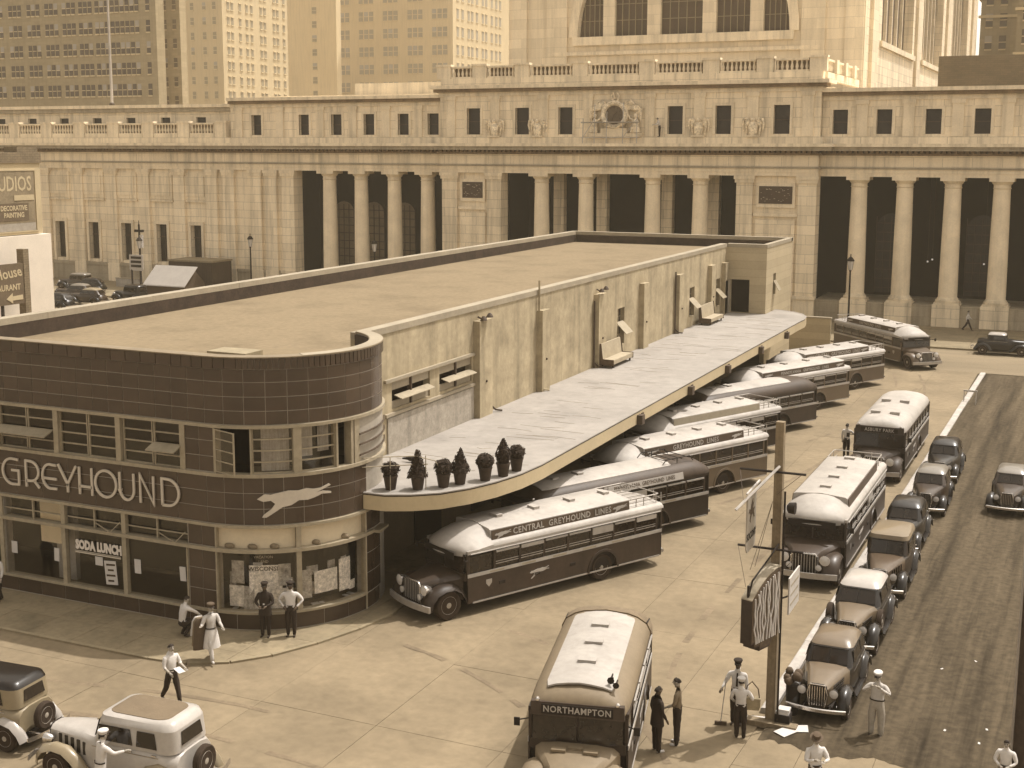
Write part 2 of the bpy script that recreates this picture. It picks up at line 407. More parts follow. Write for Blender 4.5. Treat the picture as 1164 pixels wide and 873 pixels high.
# ================================================================ the classical railway station
M_STONE = mat('pink_granite', 0.74, 0.9, 0.10, 0.25, 0.25, spec=0.15, stain=0.4, brick=(2.4, 0.86, 0.03, 0.72), d=.53)
M_TRIM = mat('granite_trim', 0.69, 0.9, 0.12, 0.5, 0.2, spec=0.15, stain=0.38, d=.53)
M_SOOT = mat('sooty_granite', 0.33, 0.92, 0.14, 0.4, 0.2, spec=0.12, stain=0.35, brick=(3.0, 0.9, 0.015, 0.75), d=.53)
M_COLUMN = mat('column_granite', 0.72, 0.88, 0.12, 0.7, 0.2, spec=0.15, stain=0.18, d=.53)
M_GRIME_SHADE = mat('grime_and_shade_stone', 0.17, 0.95, 0.25, 0.6, spec=0.05, stain=0.4, d=.2)  # grimy mouldings; also the painted shade behind the balusters
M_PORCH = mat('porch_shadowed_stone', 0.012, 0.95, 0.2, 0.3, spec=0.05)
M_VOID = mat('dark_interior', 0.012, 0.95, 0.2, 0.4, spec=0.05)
M_WINDK = mat('dark_window_glass', 0.015, 0.4, 0.25, 1.2, spec=0.35)
M_FRAMEDK = mat('dark_metal_frame', 0.05, 0.6, 0.15, 2.0)
M_HAZEW = mat('dusty_lunette_glass', 0.075, 0.5, 0.2, 0.4, spec=0.3)
ST = thing('railway_station', (-42, 118, 0), 'long sooty stone railway station with a Doric colonnade and vaulted hall', 'station')
def sbuild(mb, name, m=M_STONE, parent=None, smooth=None):
    """geometry is in world coordinates; shift it to the station's own origin"""
    mb.v = [(x + 42, y - 118, z) for x, y, z in mb.v] if parent in (None, ST) or isinstance(parent, tuple) else [(x + 42, y - 118, z) for x, y, z in mb.v]
    return mb.build(name, m, parent if parent is not None else ST, smooth)
YP = 117.3          # face of the wings
YC = YP - 0.8       # face of the central pavilion
XL, XA, XB, XR = -132.0, -60.6, -23.2, 30.0
def bands(x0, x1, y, z, h, proj, name, m=M_TRIM, ends=True, depth=1.5):
    mb = MB(); mb.box(x0 - (proj if ends else 0), x1 + (proj if ends else 0), y - proj, y + depth, z, z + h); return sbuild(mb, name, m)
for (x0, x1, y, cen) in ((XL, XA - 0.013, YP, 0), (XA, XB, YC, 1), (XB + 0.013, XR, YP, 0)):
    e = bool(cen)
    bands(x0, x1, y, 12.92, 0.32, 0.0, 'architrave', M_TRIM, False, 2.2); bands(x0, x1, y, 13.243, 0.33, 0.06, 'architrave_fascia', M_TRIM, False, 2.2)
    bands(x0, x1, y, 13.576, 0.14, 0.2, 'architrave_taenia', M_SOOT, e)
    bands(x0, x1, y, 13.72, 1.02, 0.03, 'frieze', M_STONE, False, 2.2)
    bands(x0, x1, y, 14.743, 0.2, 0.25, 'cornice_bed_moulding', M_GRIME_SHADE, e)
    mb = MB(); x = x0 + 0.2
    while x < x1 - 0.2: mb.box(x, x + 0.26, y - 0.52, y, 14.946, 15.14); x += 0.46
    o = sbuild(mb, 'dentil_course', M_GRIME_SHADE); o['kind'] = 'stuff'
    mb = MB(); mb.box(x0, x1, y + .002, y + 2.2, 14.9435, 15.1425); sbuild(mb, 'dentil_backing', M_GRIME_SHADE)
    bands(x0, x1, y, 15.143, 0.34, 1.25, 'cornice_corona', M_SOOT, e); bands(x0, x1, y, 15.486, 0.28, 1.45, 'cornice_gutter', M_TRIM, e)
    bands(x0, x1, y, 15.77, 0.6, 0.35, 'blocking_course', M_STONE, e)
# --- attic storeys
def attic(x0, x1, y, z0, z1, wins, wz0, wz1, ww, name, pil):
    mb = MB(); ops = [(c - ww / 2, c + ww / 2, wz0, wz1) for c in wins]; walls(mb, x0, x1, z0, z1, y, y + 0.6, ops); sbuild(mb, name, M_STONE)
    for c in wins:
        mb = MB(); mb.box(c - ww / 2 - .02, c + ww / 2 + .02, y + 0.42, y + 0.5, wz0 - .02, wz1 + .02); w = sbuild(mb, 'attic_window', M_WINDK)
        mb = MB(); t = 0.26
        mb.box(c - ww / 2 - t, c - ww / 2, y - .07, y + .1, wz0, wz1); mb.box(c + ww / 2, c + ww / 2 + t, y - .07, y + .1, wz0, wz1); mb.box(c - ww / 2 - t, c + ww / 2 + t, y - .07, y + .1, wz1, wz1 + t)
        sbuild(mb, 'window_surround', M_TRIM, w)
        mb = MB(); zc = wz0 + (wz1 - wz0) * 0.48; mb.box(c - ww / 2, c + ww / 2, y + .36, y + .42, zc, zc + .07); sbuild(mb, 'sash_bar', M_FRAMEDK, w)
    for c, w in pil:
        mb = MB(); mb.box(c - w / 2, c + w / 2, y - .14, y + .02, z0 + .02, z1 - .35); mb.box(c - w / 2 - .1, c + w / 2 + .1, y - .22, y + .02, z1 - .35, z1 - .003); sbuild(mb, 'attic_pilaster', M_TRIM)
AW = [-83.06, -77.08, -73.1, -69.21, -65.21, -61.8]
attic(-86.4, XA, YP + 0.1, 16.37, 19.5, AW, 16.62, 18.72, 1.25, 'attic_wall', [((a + b) / 2, 0.95) for a, b in zip(AW, AW[1:])] + [(-85.3, .9)])
AC = [-56.92, -51.71, -47.22, -36.4, -31.9, -26.6]
attic(XA, XB, YC + 0.1, 16.37, 20.3, AC, 16.62, 19.15, 1.45, 'attic_wall', [(-59.4, 1.0), (-54.6, 1.0), (-49.5, 1.0), (-44.9, 0.9), (-38.8, .9), (-34.1, 1.0), (-29.2, 1.0), (-24.3, 1.0)])
AR = [-21.63, -17.88, -13.8, -9.84, -5.9, -1.9, 2.1]
attic(XB, XR, YP + 0.1, 16.37, 19.5, AR, 16.6, 18.7, 1.3, 'attic_wall', [((a + b) / 2, 0.95) for a, b in zip(AR, AR[1:])])
for (x0, x1, y, z, e) in ((-86.4, XA - .015, YP + .1, 19.5, 0), (XA, XB, YC + .1, 20.3, 1), (XB + .015, XR, YP + .1, 19.5, 0)):
    bands(x0, x1, y, z, 0.4, 0.12, 'attic_frieze', M_TRIM, bool(e)); bands(x0, x1, y, z + .403, 0.3, 0.5, 'attic_cornice', M_GRIME_SHADE, bool(e)); bands(x0, x1, y, z + .706, 0.32, 0.75, 'attic_cornice_top', M_TRIM, bool(e), 3.0)
# roofs behind the attics
mb = MB(); mb.box(-86.4, XA - .1, YP + .75, 137, 15.8, 20.1); sbuild(mb, 'wing_roof', M_TRIM)
mb = MB(); mb.box(XB + .1, XR, YP + .75, 137, 15.8, 20.1); sbuild(mb, 'wing_roof', M_TRIM)
mb = MB(); mb.box(XA + .2, XB - .2, YC + .75, 135.4, 15.8, 20.9); sbuild(mb, 'pavilion_roof', M_TRIM)
mb = MB(); mb.box(-73, -61.2, 121, 133, 20.0, 22.0); sbuild(mb, 'roof_block', M_TRIM)
mb = MB(); mb.box(-84, -61.5, 119.5, 132, 20.1, 20.75); sbuild(mb, 'roof_kerb', M_TRIM)
# lower attic on the far wing with balustrade in front
mb = MB(); LW = [-116.2 - 4.9 * 2 + 4.9 * i for i in range(8)]
walls(mb, XL, -86.4, 16.37, 19.2, 119.2, 119.7, [(c - .65, c + .65, 17.2, 18.6) for c in LW]); sbuild(mb, 'attic_wall', M_STONE)
for c in LW:
    mb = MB(); mb.box(c - .66, c + .66, 119.5, 119.6, 17.19, 18.61); sbuild(mb, 'attic_window', M_WINDK)
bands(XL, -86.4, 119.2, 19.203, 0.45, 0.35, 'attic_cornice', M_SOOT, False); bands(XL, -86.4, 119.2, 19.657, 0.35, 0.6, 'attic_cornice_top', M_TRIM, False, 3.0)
mb = MB(); mb.box(XL, -86.5, 119.9, 137, 15.8, 19.8); sbuild(mb, 'wing_roof', M_TRIM)
def baluster_run(p, q, z0, z1, name='baluster_run'):
    p, q = Vector(p), Vector(q); d = q - p; n = max(2, int(d.length / 0.4)); mb = MB()
    for i in range(n):
        c = p + d * ((i + .5) / n); h = z1 - z0
        mb.lathe([(.1, 0), (.1, .1 * h), (.15, .35 * h), (.07, .75 * h), (.11, h)], (c.x, c.y, z0), 'z', 6)
    o = sbuild(mb, name, M_TRIM, smooth=50); o['kind'] = 'stuff'
def balustrade(piers, y, z0, zp, h, pw):
    for c in piers:
        mb = MB(); mb.box(c - pw / 2, c + pw / 2, y, y + .6, z0, zp + h); mb.box(c - pw / 2 - .08, c + pw / 2 + .08, y - .08, y + .68, zp + h + .002, zp + h + .2); sbuild(mb, 'balustrade_pier', M_TRIM)
    for a, b in zip(piers, piers[1:]):
        a2, b2 = a + pw / 2 + .09, b - pw / 2 - .09
        baluster_run((a2, y + .3, 0), (b2, y + .3, 0), zp, zp + h - .18)
        mb = MB(); mb.box(a2, b2, y + .05, y + .55, zp + h - .178, zp + h); sbuild(mb, 'handrail', M_TRIM)
        mb = MB(); mb.box(a2, b2, y + .05, y + .55, z0, zp - .002); sbuild(mb, 'balustrade_plinth', M_TRIM)
        mb = MB(); mb.box(a2, b2, y + .62, y + .7, z0, zp + h - .18); sbuild(mb, 'baluster_shade_backing', M_GRIME_SHADE)  # added dark backing, its colour stands for the shade between balusters
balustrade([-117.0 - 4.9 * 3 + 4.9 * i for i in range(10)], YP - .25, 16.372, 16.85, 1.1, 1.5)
PB = [-60.3, -56.4, -51.9, -45.9, -39.3, -33.2, -28.3, -23.6]
bands(XA, XB, YC + .3, 21.33, 0.7, 0.0, 'parapet_course', M_STONE, True, 1.2)
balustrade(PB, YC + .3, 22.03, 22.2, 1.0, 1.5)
# return of the balustrade on the flank
mb = MB(); mb.box(-23.55, -23.0, YC + 1.6, 134, 21.33, 22.03); sbuild(mb, 'parapet_course', M_STONE)
for yy in (121.5, 126, 130.5):
    mb = MB(); mb.box(-23.7, -22.85, yy, yy + 1.1, 22.04, 23.25); sbuild(mb, 'balustrade_pier', M_TRIM)
for a, b in ((118.3, 121.4), (122.7, 125.9), (127.2, 130.4), (131.7, 134)):
    baluster_run((-23.3, a, 0), (-23.3, b, 0), 22.2, 23.0)
    mb = MB(); mb.box(-23.5, -23.05, a, b, 23.0, 23.18); sbuild(mb, 'handrail', M_TRIM)
# --- colonnade
col_me = MB(); prof = [(.80, 0)]
H0, H1 = 2.62, 12.0
for i in range(7):
    za, zb = H0 + (H1 - H0) * i / 7, H0 + (H1 - H0) * (i + 1) / 7
    ra = .80 - .11 * ((za - H0) / (H1 - H0)) ** 1.4; rb = .80 - .11 * ((zb - H0) / (H1 - H0)) ** 1.4
    prof += [(ra, za + .015), (rb, zb - .02), (rb - .018, zb - .016), (rb - .018, zb + .011)]
prof = [(.80, H0)] + prof[1:]
SHAFT = MB().lathe(prof, n=20).mesh('column_shaft', M_COLUMN, 40)
BASE = MB().box(-1.05, 1.05, -1.05, 1.05, 2.03, 2.2).lathe([(1.0, 2.203), (1.03, 2.3), (1.0, 2.4), (.9, 2.42), (.9, 2.5), (.82, 2.62)], n=20).mesh('column_base', M_TRIM, 40)
CAP = MB().lathe([(.7, 12.0), (.76, 12.05), (.7, 12.1), (.7, 12.35), (.8, 12.42), (.92, 12.62)], n=20).box(-1.0, 1.0, -1.0, 1.0, 12.622, 12.918).mesh('column_capital', M_TRIM, 40)
def column(x, y):
    o = link('column', SHAFT, ST, loc=(x + 42, y - 118, 0)); link('column_base', BASE, o); link('column_capital', CAP, o)
    mb = MB(); mb.box(x - 1.15, x + 1.15, y - 1.15, y + .9, 0.12, 2.03); sbuild(mb, 'column_pedestal', M_STONE)
CW_L = [-74.63, -70.78, -66.82, -62.95]; CC = [-50.0, -45.4, -38.7, -34.1]; CW_R = [-19.9, -16.0, -12.0, -8.05, -4.1, -.1, 3.9]
for x in CW_L: column(x, YP + 1.0)
for x in CC: column(x, YC + 1.0)
for x in CW_R: column(x, YP + 1.0)
def pier(x0, x1, y, name='pier'):
    mb = MB(); mb.box(x0, x1, y, y + 1.7, 0.12, 12.919); o = sbuild(mb, name, M_STONE)
    mb = MB(); mb.box(x0 - .12, x1 + .12, y - .12, y + .3, 12.3, 12.6); mb.box(x0 - .2, x1 + .2, y - .2, y + .3, 12.602, 12.917); sbuild(mb, 'pier_capital', M_TRIM, o)
    mb = MB(); mb.box(x0 - .12, x1 + .12, y - .14, y + .2, 0.12, 2.0); mb.box(x0 - .2, x1 + .2, y - .25, y + .2, 2.002, 2.3); sbuild(mb, 'pier_base', M_TRIM, o)
for a, b, y in ((-80.0, -78.5, YP), (-60.4, -58.75, YC), (-55.45, -53.95, YC), (-30.5, -29.0, YC), (-24.9, -23.3, YC)): pier(a, b, y)
for a, b in ((-58.75, -55.45), (-29.0, -24.9)):           # solid panelled bays beside the pavilion
    mb = MB(); mb.box(a, b, YC + .35, YC + 1.6, .12, 12.918); o = sbuild(mb, 'panel_bay', M_STONE)
    w = (b - a) / 2; c = (a + b) / 2
    mb = MB(); mb.box(c - w + .25, c + w - .25, YC + .2, YC + .35, 2.1, 9.0); sbuild(mb, 'lower_panel', M_STONE, o)
    mb = MB(); mb.box(c - w + .05, c + w - .05, YC + .1, YC + .35, 9.3, 9.6); sbuild(mb, 'panel_moulding', M_TRIM, o)
    mb = MB(); mb.box(c - w + .3, c + w - .3, YC + .18, YC + .35, 10.1, 12.3); sbuild(mb, 'upper_panel', M_TRIM, o)
    mb = MB(); random.seed(5)
    for i in range(26):
        px, pz = c + random.uniform(-w + .75, w - .75), random.uniform(10.6, 11.8); mb.ball((px, YC + .17, pz), (random.uniform(.08, .2), .06, random.uniform(.06, .16)), 6, 4)
    mb.box(c - w + .55, c + w - .55, YC + .12, YC + .18, 10.45, 12.0, 1); q = sbuild(mb, 'carved_relief', [M_TRIM, M_FRAMEDK], o, 60); q['kind'] = 'stuff'
# stylobate, porch floor, ceiling and back wall
mb = MB()
for a, b, y in ((-78.5, -60.4, YP + .1), (-53.95, -30.5, YC + .1), (-23.3, XR, YP + .1)): mb.box(a + .01, b - .01, y, y + 6.5, .12, 1.95)
sbuild(mb, 'stylobate', M_SOOT)
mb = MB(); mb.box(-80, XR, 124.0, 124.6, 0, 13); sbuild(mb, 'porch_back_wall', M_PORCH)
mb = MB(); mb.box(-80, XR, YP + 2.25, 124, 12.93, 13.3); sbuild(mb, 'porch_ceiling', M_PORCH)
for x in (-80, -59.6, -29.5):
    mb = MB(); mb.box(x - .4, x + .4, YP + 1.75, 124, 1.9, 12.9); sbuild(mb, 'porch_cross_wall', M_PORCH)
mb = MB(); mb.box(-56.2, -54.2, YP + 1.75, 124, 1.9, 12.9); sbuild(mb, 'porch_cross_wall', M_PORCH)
for x in CC: 
    mb = MB(); mb.box(x - .55, x + .55, 121.8, 122.6, 1.9, 12.9); sbuild(mb, 'rear_pilaster', M_STONE)
M_PANELIT = mat('porch_window_glass', 0.16, 0.5, 0.25, 0.8, spec=0.3)
for c in (-76.4, -72.6, -68.8, -60.9, -17.8, -9.9):        # tall arched windows at the back of the porch
    mb = MB(); n = 10; pts = [(c - 1.3, 123.97, 2.2), (c + 1.3, 123.97, 2.2)] + [(c + 1.3 * math.cos(PI * k / n), 123.97, 8.2 + 1.3 * math.sin(PI * k / n)) for k in range(n + 1)]
    mb.prism(pts, (0, -.04, 0)); w = sbuild(mb, 'porch_window', M_PANELIT if c < -60 else M_WINDK)
    mb = MB()
    for k in range(5): mb.box(c - 1.3 + .65 * k - .035, c - 1.3 + .65 * k + .035, 123.86, 123.92, 2.2, 9.2)
    for k in range(8): mb.box(c - 1.3, c + 1.3, 123.87, 123.91, 2.6 + .85 * k, 2.68 + .85 * k)
    sbuild(mb, 'glazing_bars', M_FRAMEDK, w)
for x, z in ((-14.3, 5.3), (-13.9, 5.5), (-12.3, 5.35), (-9.5, 5.25)):
    mb = MB(); mb.ball((x, 122.5, z), .085, 8, 6); q = sbuild(mb, 'porch_globe_lamp', mat('lit_globe', .8, .4, 0, emit=.22), None, 60)
    mb = MB(); mb.bar((x, 122.5, z + .16), (x, 122.5, 12.9), .02, 4); sbuild(mb, 'lamp_stem', M_FRAMEDK, q)
# --- solid wing with pilasters, panels and tall windows
PX = [-128, -123, -118, -113.06, -108.02, -103.12, -98.47, -93.58]
WX = [-125.6, -120.6, -115.6, -111.11, -106.09, -101.34, -96.33, -91.58]
mb = MB(); walls(mb, XL, -80.02, .1, 12.919, YP + .3, YP + 1.0, [(c - .72, c + .72, 2.57, 6.77) for c in WX]); sbuild(mb, 'wing_wall', M_STONE)
mb = MB(); mb.box(XL, -80.05, YP + .05, YP + .3, .1, 1.9); mb.box(XL, -80.05, YP - .05, YP + .3, 1.902, 2.2); sbuild(mb, 'wing_plinth', M_SOOT)
for c in WX:
    mb = MB(); mb.box(c - .74, c + .74, YP + .85, YP + .9, 2.55, 6.79); w = sbuild(mb, 'tall_window', M_WINDK)
    mb = MB(); mb.box(c - 1.05, c - .72, YP + .15, YP + .32, 2.3, 6.77); mb.box(c + .72, c + 1.05, YP + .15, YP + .32, 2.3, 6.77); mb.box(c - 1.05, c + 1.05, YP + .15, YP + .32, 6.772, 7.15); sbuild(mb, 'window_surround', M_TRIM, w)
    mb = MB(); mb.box(c - .72, c + .72, YP + .78, YP + .84, 5.3, 5.42); mb.box(c - .03, c + .03, YP + .78, YP + .84, 2.57, 6.77); sbuild(mb, 'sash_bar', M_FRAMEDK, w)
    mb = MB(); mb.box(c - 1.65, c + 1.65, YP + .2, YP + .3, 9.6, 12.5); mb.box(c - 1.3, c + 1.3, YP + .12, YP + .2, 9.95, 12.15); mb.box(c - 1.75, c + 1.75, YP + .1, YP + .3, 9.3, 9.55); sbuild(mb, 'raised_panel', M_STONE)
for c in PX + [-89.17, -86.9, -83.4, -81.4]:
    mb = MB(); mb.box(c - .72, c + .72, YP - .05, YP + .3, 2.202, 12.3); o = sbuild(mb, 'pilaster', M_STONE)
    mb = MB(); mb.box(c - .85, c + .85, YP - .15, YP + .3, 12.302, 12.6); mb.box(c - .92, c + .92, YP - .22, YP + .3, 12.603, 12.916); sbuild(mb, 'pilaster_capital', M_TRIM, o)
    mb = MB(); mb.box(c - .82, c + .82, YP - .14, YP + .04, .1, 2.203); sbuild(mb, 'pilaster_base', M_TRIM, o)
# --- vaulted waiting hall
HX0, HX1, HY = -62.0, -23.0, 136.0
XC = -42.1
M_HALL = mat('hall_stone', 0.66, 0.9, 0.08, 0.2, 0.2, spec=0.15, stain=0.2, brick=(2.6, 1.05, 0.03, 0.84), d=.53)
RL, ZL = 11.6, 27.25
# front wall with a semicircular lunette cut out (strips round the arch)
mb = MB(); n = 28
mb.box(HX0, HX1, HY, HY + 1.2, 19, ZL - .9); mb.box(HX0, XC - RL, HY, HY + 1.2, ZL - .898, 48); mb.box(XC + RL, HX1, HY, HY + 1.2, ZL - .898, 48)
arc = [(XC - RL * math.cos(PI * k / n), ZL + RL * math.sin(PI * k / n) * 1.04) for k in range(n + 1)]
for (xa, za), (xb, zb) in zip(arc, arc[1:]):
    mb.add([(xa, HY, za), (xb, HY, zb), (xb, HY, 48), (xa, HY, 48), (xa, HY + 1.2, za), (xb, HY + 1.2, zb)], [(0, 1, 2, 3), (0, 4, 5, 1)])
sbuild(mb, 'hall_front_wall', M_HALL)
mb = MB(); mb.box(XC - RL - .5, XC + RL + .5, HY - .5, HY + 1.1, ZL - .898, ZL); sbuild(mb, 'lunette_sill', M_TRIM)
mb = MB(); mb.box(XC - 15, XC + 15, HY - .35, HY - .002, 25.3, 25.7); sbuild(mb, 'string_course', M_TRIM)
mb = MB(); ring = [[(XC - rr * math.cos(PI * k / n), HY + dy, ZL + rr * math.sin(PI * k / n) * 1.04) for rr, dy in ((RL, 0), (RL, -.22), (RL + 1.0, -.22), (RL + 1.0, 0))] for k in range(n + 1)]
mb.loft(ring); sbuild(mb, 'archivolt', M_TRIM, smooth=40)
for a, b in ((-15.2, -12.8), (12.8, 15.2), (-19.4, -17.6), (17.2, 19.0)):
    mb = MB(); mb.box(XC + a, XC + b, HY - .3, HY - .003, 21, 46); sbuild(mb, 'hall_pilaster', M_HALL)
cuts = [(-53.7, -50.83), (-49.52, -45.83), (-44.36, -39.75), (-38.3, -34.7), (-33.3, -30.5)]
for i, (a, b) in enumerate(cuts):
    mb = MB(); k = 8; top = lambda x: ZL + 1.04 * math.sqrt(max(.05, RL ** 2 - (x - XC) ** 2))
    pts = [(a, HY + .7, ZL)] + [(b, HY + .7, ZL)] + [(b + (a - b) * t / k, HY + .7, top(b + (a - b) * t / k)) for t in range(k + 1)]
    mb.prism(pts, (0, .05, 0)); w = sbuild(mb, 'lunette_window', M_HAZEW)
    mb = MB(); nb = 5
    for q in range(nb + 1): x = a + (b - a) * q / nb; mb.box(x - .05, x + .05, HY + .58, HY + .66, ZL, min(top(x), 38))
    for q in range(6): mb.box(a, b, HY + .6, HY + .65, ZL + 1.7 * q, ZL + 1.7 * q + .08)
    sbuild(mb, 'glazing_bars', mat('lunette_bars', 0.22, 0.8), w)
for (a, b), (c, d) in zip(cuts, cuts[1:]):
    mb = MB(); mb.box(b, c, HY + .1, HY + 1.1, ZL, 39); sbuild(mb, 'lunette_mullion', M_HALL)
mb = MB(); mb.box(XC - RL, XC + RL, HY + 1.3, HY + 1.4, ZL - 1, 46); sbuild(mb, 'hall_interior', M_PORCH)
# flank wall with tall thermal windows between piers
SW = [(146.4, 170.5), (179.5, 201), (213, 236)]
mb = MB(); walls(mb, HY + .01, 252, 19, 60, HX1 - 1.4, HX1 - .002, [(a, b, 26.7, 56) for a, b in SW], axis='y'); sbuild(mb, 'hall_flank_wall', M_STONE)
for a, b in SW:
    mb = MB(); mb.box(HX1 - 1.2, HX1 - 1.1, a, b, 26.7, 56); w = sbuild(mb, 'flank_window', M_HAZEW)
    mb = MB(); nb = 6
    for q in range(1, nb): y = a + (b - a) * q / nb; mb.box(HX1 - 1.1, HX1 - .75, y - .2, y + .2, 26.7, 56)
    sbuild(mb, 'window_mullion', M_HALL, w)
    mb = MB(); mb.box(HX1 - .6, HX1 + .3, a - 1, b + 1, 26.1, 26.698); sbuild(mb, 'flank_sill', M_TRIM)
    # springing arch shoulders
    mb = MB(); c, hw = (a + b) / 2, (b - a) / 2; k = 8
    for sgn in (-1, 1):
        pts = [(HX1 - .9, c + sgn * hw, 33), (HX1 - .9, c + sgn * hw, 56)] + [(HX1 - .9, c + sgn * hw * math.cos(PI / 2 * (1 - t / k)), 33 + 18 * math.sin(PI / 2 * (1 - t / k))) for t in range(k)]
        mb.prism(pts, (.85, 0, 0))
    sbuild(mb, 'arch_shoulder', M_HALL)
for y in (140.5, 174, 206, 243):
    mb = MB(); mb.box(HX1, HX1 + .35, y - 1.6, y + 1.6, 19, 60); sbuild(mb, 'hall_buttress', M_HALL)
mb = MB(); mb.box(HX0 + .1, HX1 - 1.5, HY + 1.5, 250, 46, 52); sbuild(mb, 'hall_roof', M_TRIM)
mb = MB(); mb.box(HX0 + .0, HX0 + 1, HY + 1.3, 250, 19, 52); sbuild(mb, 'hall_flank_wall', M_HALL)
mb = MB(); mb.box(-23 + 3.5, 40, 168, 169, 19, 26.4); sbuild(mb, 'roof_screen_wall', mat('brick_screen', 0.17, 0.9, 0.15, 0.5, brick=(.8, .25, .02, .8)))
# --- clock group with its eagles, standing on the blocking course
M_SCULPT = mat('weathered_marble', 0.66, 0.85, 0.5, 3.0, 0.4, spec=0.2, d=.53)
EY = YC - 0.1
def eagle(x, k):
    t = thing('stone_eagle', (x, EY - .1, 16.375), k, 'statue', 'stone eagles on the cornice')
    mb = MB(); mb.loft([[Vector((rx * math.cos(a), ry * math.sin(a), z)) for a in [2 * PI * i / 10 for i in range(10)]] for z, rx, ry in ((0, .25, .22), (.3, .38, .3), (.8, .46, .36), (1.15, .36, .3), (1.35, .2, .2))]); mb.build('body', M_SCULPT, t, 50)
    mb = MB(); mb.ball((0, -.1, 1.5), (.2, .22, .2), 8, 5); mb.loft([[Vector((.08 * math.cos(a), -.28, 1.46 + .07 * math.sin(a))) for a in [2 * PI * i / 6 for i in range(6)]], [Vector((.02 * math.cos(a), -.45, 1.38 + .02 * math.sin(a))) for a in [2 * PI * i / 6 for i in range(6)]]]); mb.build('head', M_SCULPT, t, 50)
    for s in (-1, 1):
        mb = MB()
        for i in range(6):
            a0 = .45 + .13 * i; tip = Vector((s * (.55 + .09 * i * (1 if i < 4 else .4)), .12 + .01 * i, .1 + .33 * i if i < 5 else 1.55))
            mb.tube([(s * .3, .1, 1.2), (s * (.62 + .02 * i), .12, 1.45 - .1 * (5 - i)), tip], [.11, .11, .05], 6)
        mb.tube([(s * .28, .1, 1.15), (s * .55, .1, 1.62), (s * .85, .1, 1.55), (s * .95, .12, 1.15), (s * .85, .14, .5)], [.1, .13, .13, .11, .06], 7); mb.build('wing', M_SCULPT, t, 60)
    mb = MB(); mb.box(-.6, .6, -.35, .35, 0, .12); mb.build('plinth', M_TRIM, t)
for x, l in ((-54.55, 'stone eagle on the cornice beside the tall pavilion window nearest the parapet end'), (-50.0, 'stone eagle between the clock and the farther eagle beside the solid wing'),
             (-34.1, 'stone eagle between the two windows past the workman and clock'), (-29.1, 'stone eagle on the cornice above the pier nearest the open colonnade')): eagle(x, l)
ck = thing('clock_group', (XC, EY - .1, 16.375), 'carved clock between two big wings and seated figures on the station cornice', 'clock')
mb = MB(); mb.box(-2.6, 2.6, -.5, .6, 0, .35); mb.box(-1.3, 1.3, -.45, .6, .352, .8); mb.build('plinth', M_TRIM, ck)
mb = MB(); mb.lathe([(.86, 0), (1.0, -.2), (1.22, -.24), (1.32, -.1), (1.3, .3)], (0, -.3, 2.0), 'y', 26); mb.build('wreath', M_SCULPT, ck, 40)
mb = MB(); mb.lathe([(.02, -.05), (.86, -.05), (.86, .1)], (0, -.3, 2.0), 'y', 26); f = mb.build('clock_face', mat('clock_dial', 0.10, .6, .2, 2), ck)
mb = MB()
for i in range(12): a = PI * i / 6; mb.cbox((math.sin(a) * .68, -.37, 2 + math.cos(a) * .68), (.07, .03, .2), 0, Matrix.Rotation(a, 3, 'Y'))
mb.build('hour_marks', M_FRAMEDK, f)
mb = MB(); mb.cbox((.15, -.38, 2.15), (.06, .03, .5), 0, Matrix.Rotation(.8, 3, 'Y')); mb.build('hour_hand', M_FRAMEDK, f); mb = MB(); mb.cbox((-.1, -.385, 1.75), (.045, .03, .65), 0, Matrix.Rotation(.35, 3, 'Y')); mb.build('minute_hand', M_FRAMEDK, f)
for s in (-1, 1):
    mb = MB()
    for i in range(7):
        a = .25 + .2 * i
        mb.tube([(s * (.9 + .05 * i), 0, 2.0 + .1 * i), (s * (1.1 + .17 * i), -.05, 3.2 - .02 * i * i), (s * (1.5 + .17 * i), -.05, 3.35 - .13 * i), (s * (1.75 + .12 * i), 0, 2.6 - .2 * i)], [.12, .16, .15, .05], 6)
    mb.build('great_wing', M_SCULPT, ck, 60)
    mb = MB(); mb.tube([(s * 2.1, -.2, .36), (s * 2.05, -.15, .9), (s * 2.0, 0, 1.4), (s * 2.0, 0, 1.7)], [.42, .36, .3, .12], 9); mb.ball((s * 2.0, -.05, 1.92), (.19, .21, .24)); mb.tube([(s * 2.05, -.1, .85), (s * 1.75, -.5, .8), (s * 1.7, -.55, .37)], [.2, .17, .1], 7); mb.tube([(s * 1.75, 0, 1.5), (s * 1.45, -.1, 1.7), (s * 1.3, -.1, 2.0)], [.12, .1, .07], 7); mb.build('seated_figure', M_SCULPT, ck, 60)
mb = MB()
for i in (-1, 1): mb.tube([(i * .2, -.1, 3.2), (i * .35, -.12, 3.7), (i * .22, -.12, 4.1), (i * .05, -.1, 3.5)], [.1, .12, .08, .05], 6)
mb.build('crest', M_SCULPT, ck, 60)
# timber scaffold round the clock
sf = thing('scaffold', (XC, EY - 1.0, 15.766), 'light pole scaffold put up around the carved clock', 'scaffold')
M_POLE = mat('scaffold_timber', 0.42, .9, .2, 3)
for x, h in ((-1.75, 3.6), (-.55, 2.9), (1.05, 3.7), (2.4, 2.6), (-2.9, 2.3)): MB().bar((x, 0, 0), (x + .02, .05, h), .045).build('upright', M_POLE, sf)
for z in (.55, 1.9): MB().bar((-3.1, -.02, z), (2.6, .0, z), .035).build('ledger', M_POLE, sf)
for a, b in ((-2.9, -1.75), (1.05, 2.4)): MB().bar((a, -.05, .5), (b, -.05, 2.2), .03).build('brace', M_POLE, sf)
MB().box(-3, 2.6, -.25, .3, 1.94, 1.98).build('platform', M_POLE, sf)
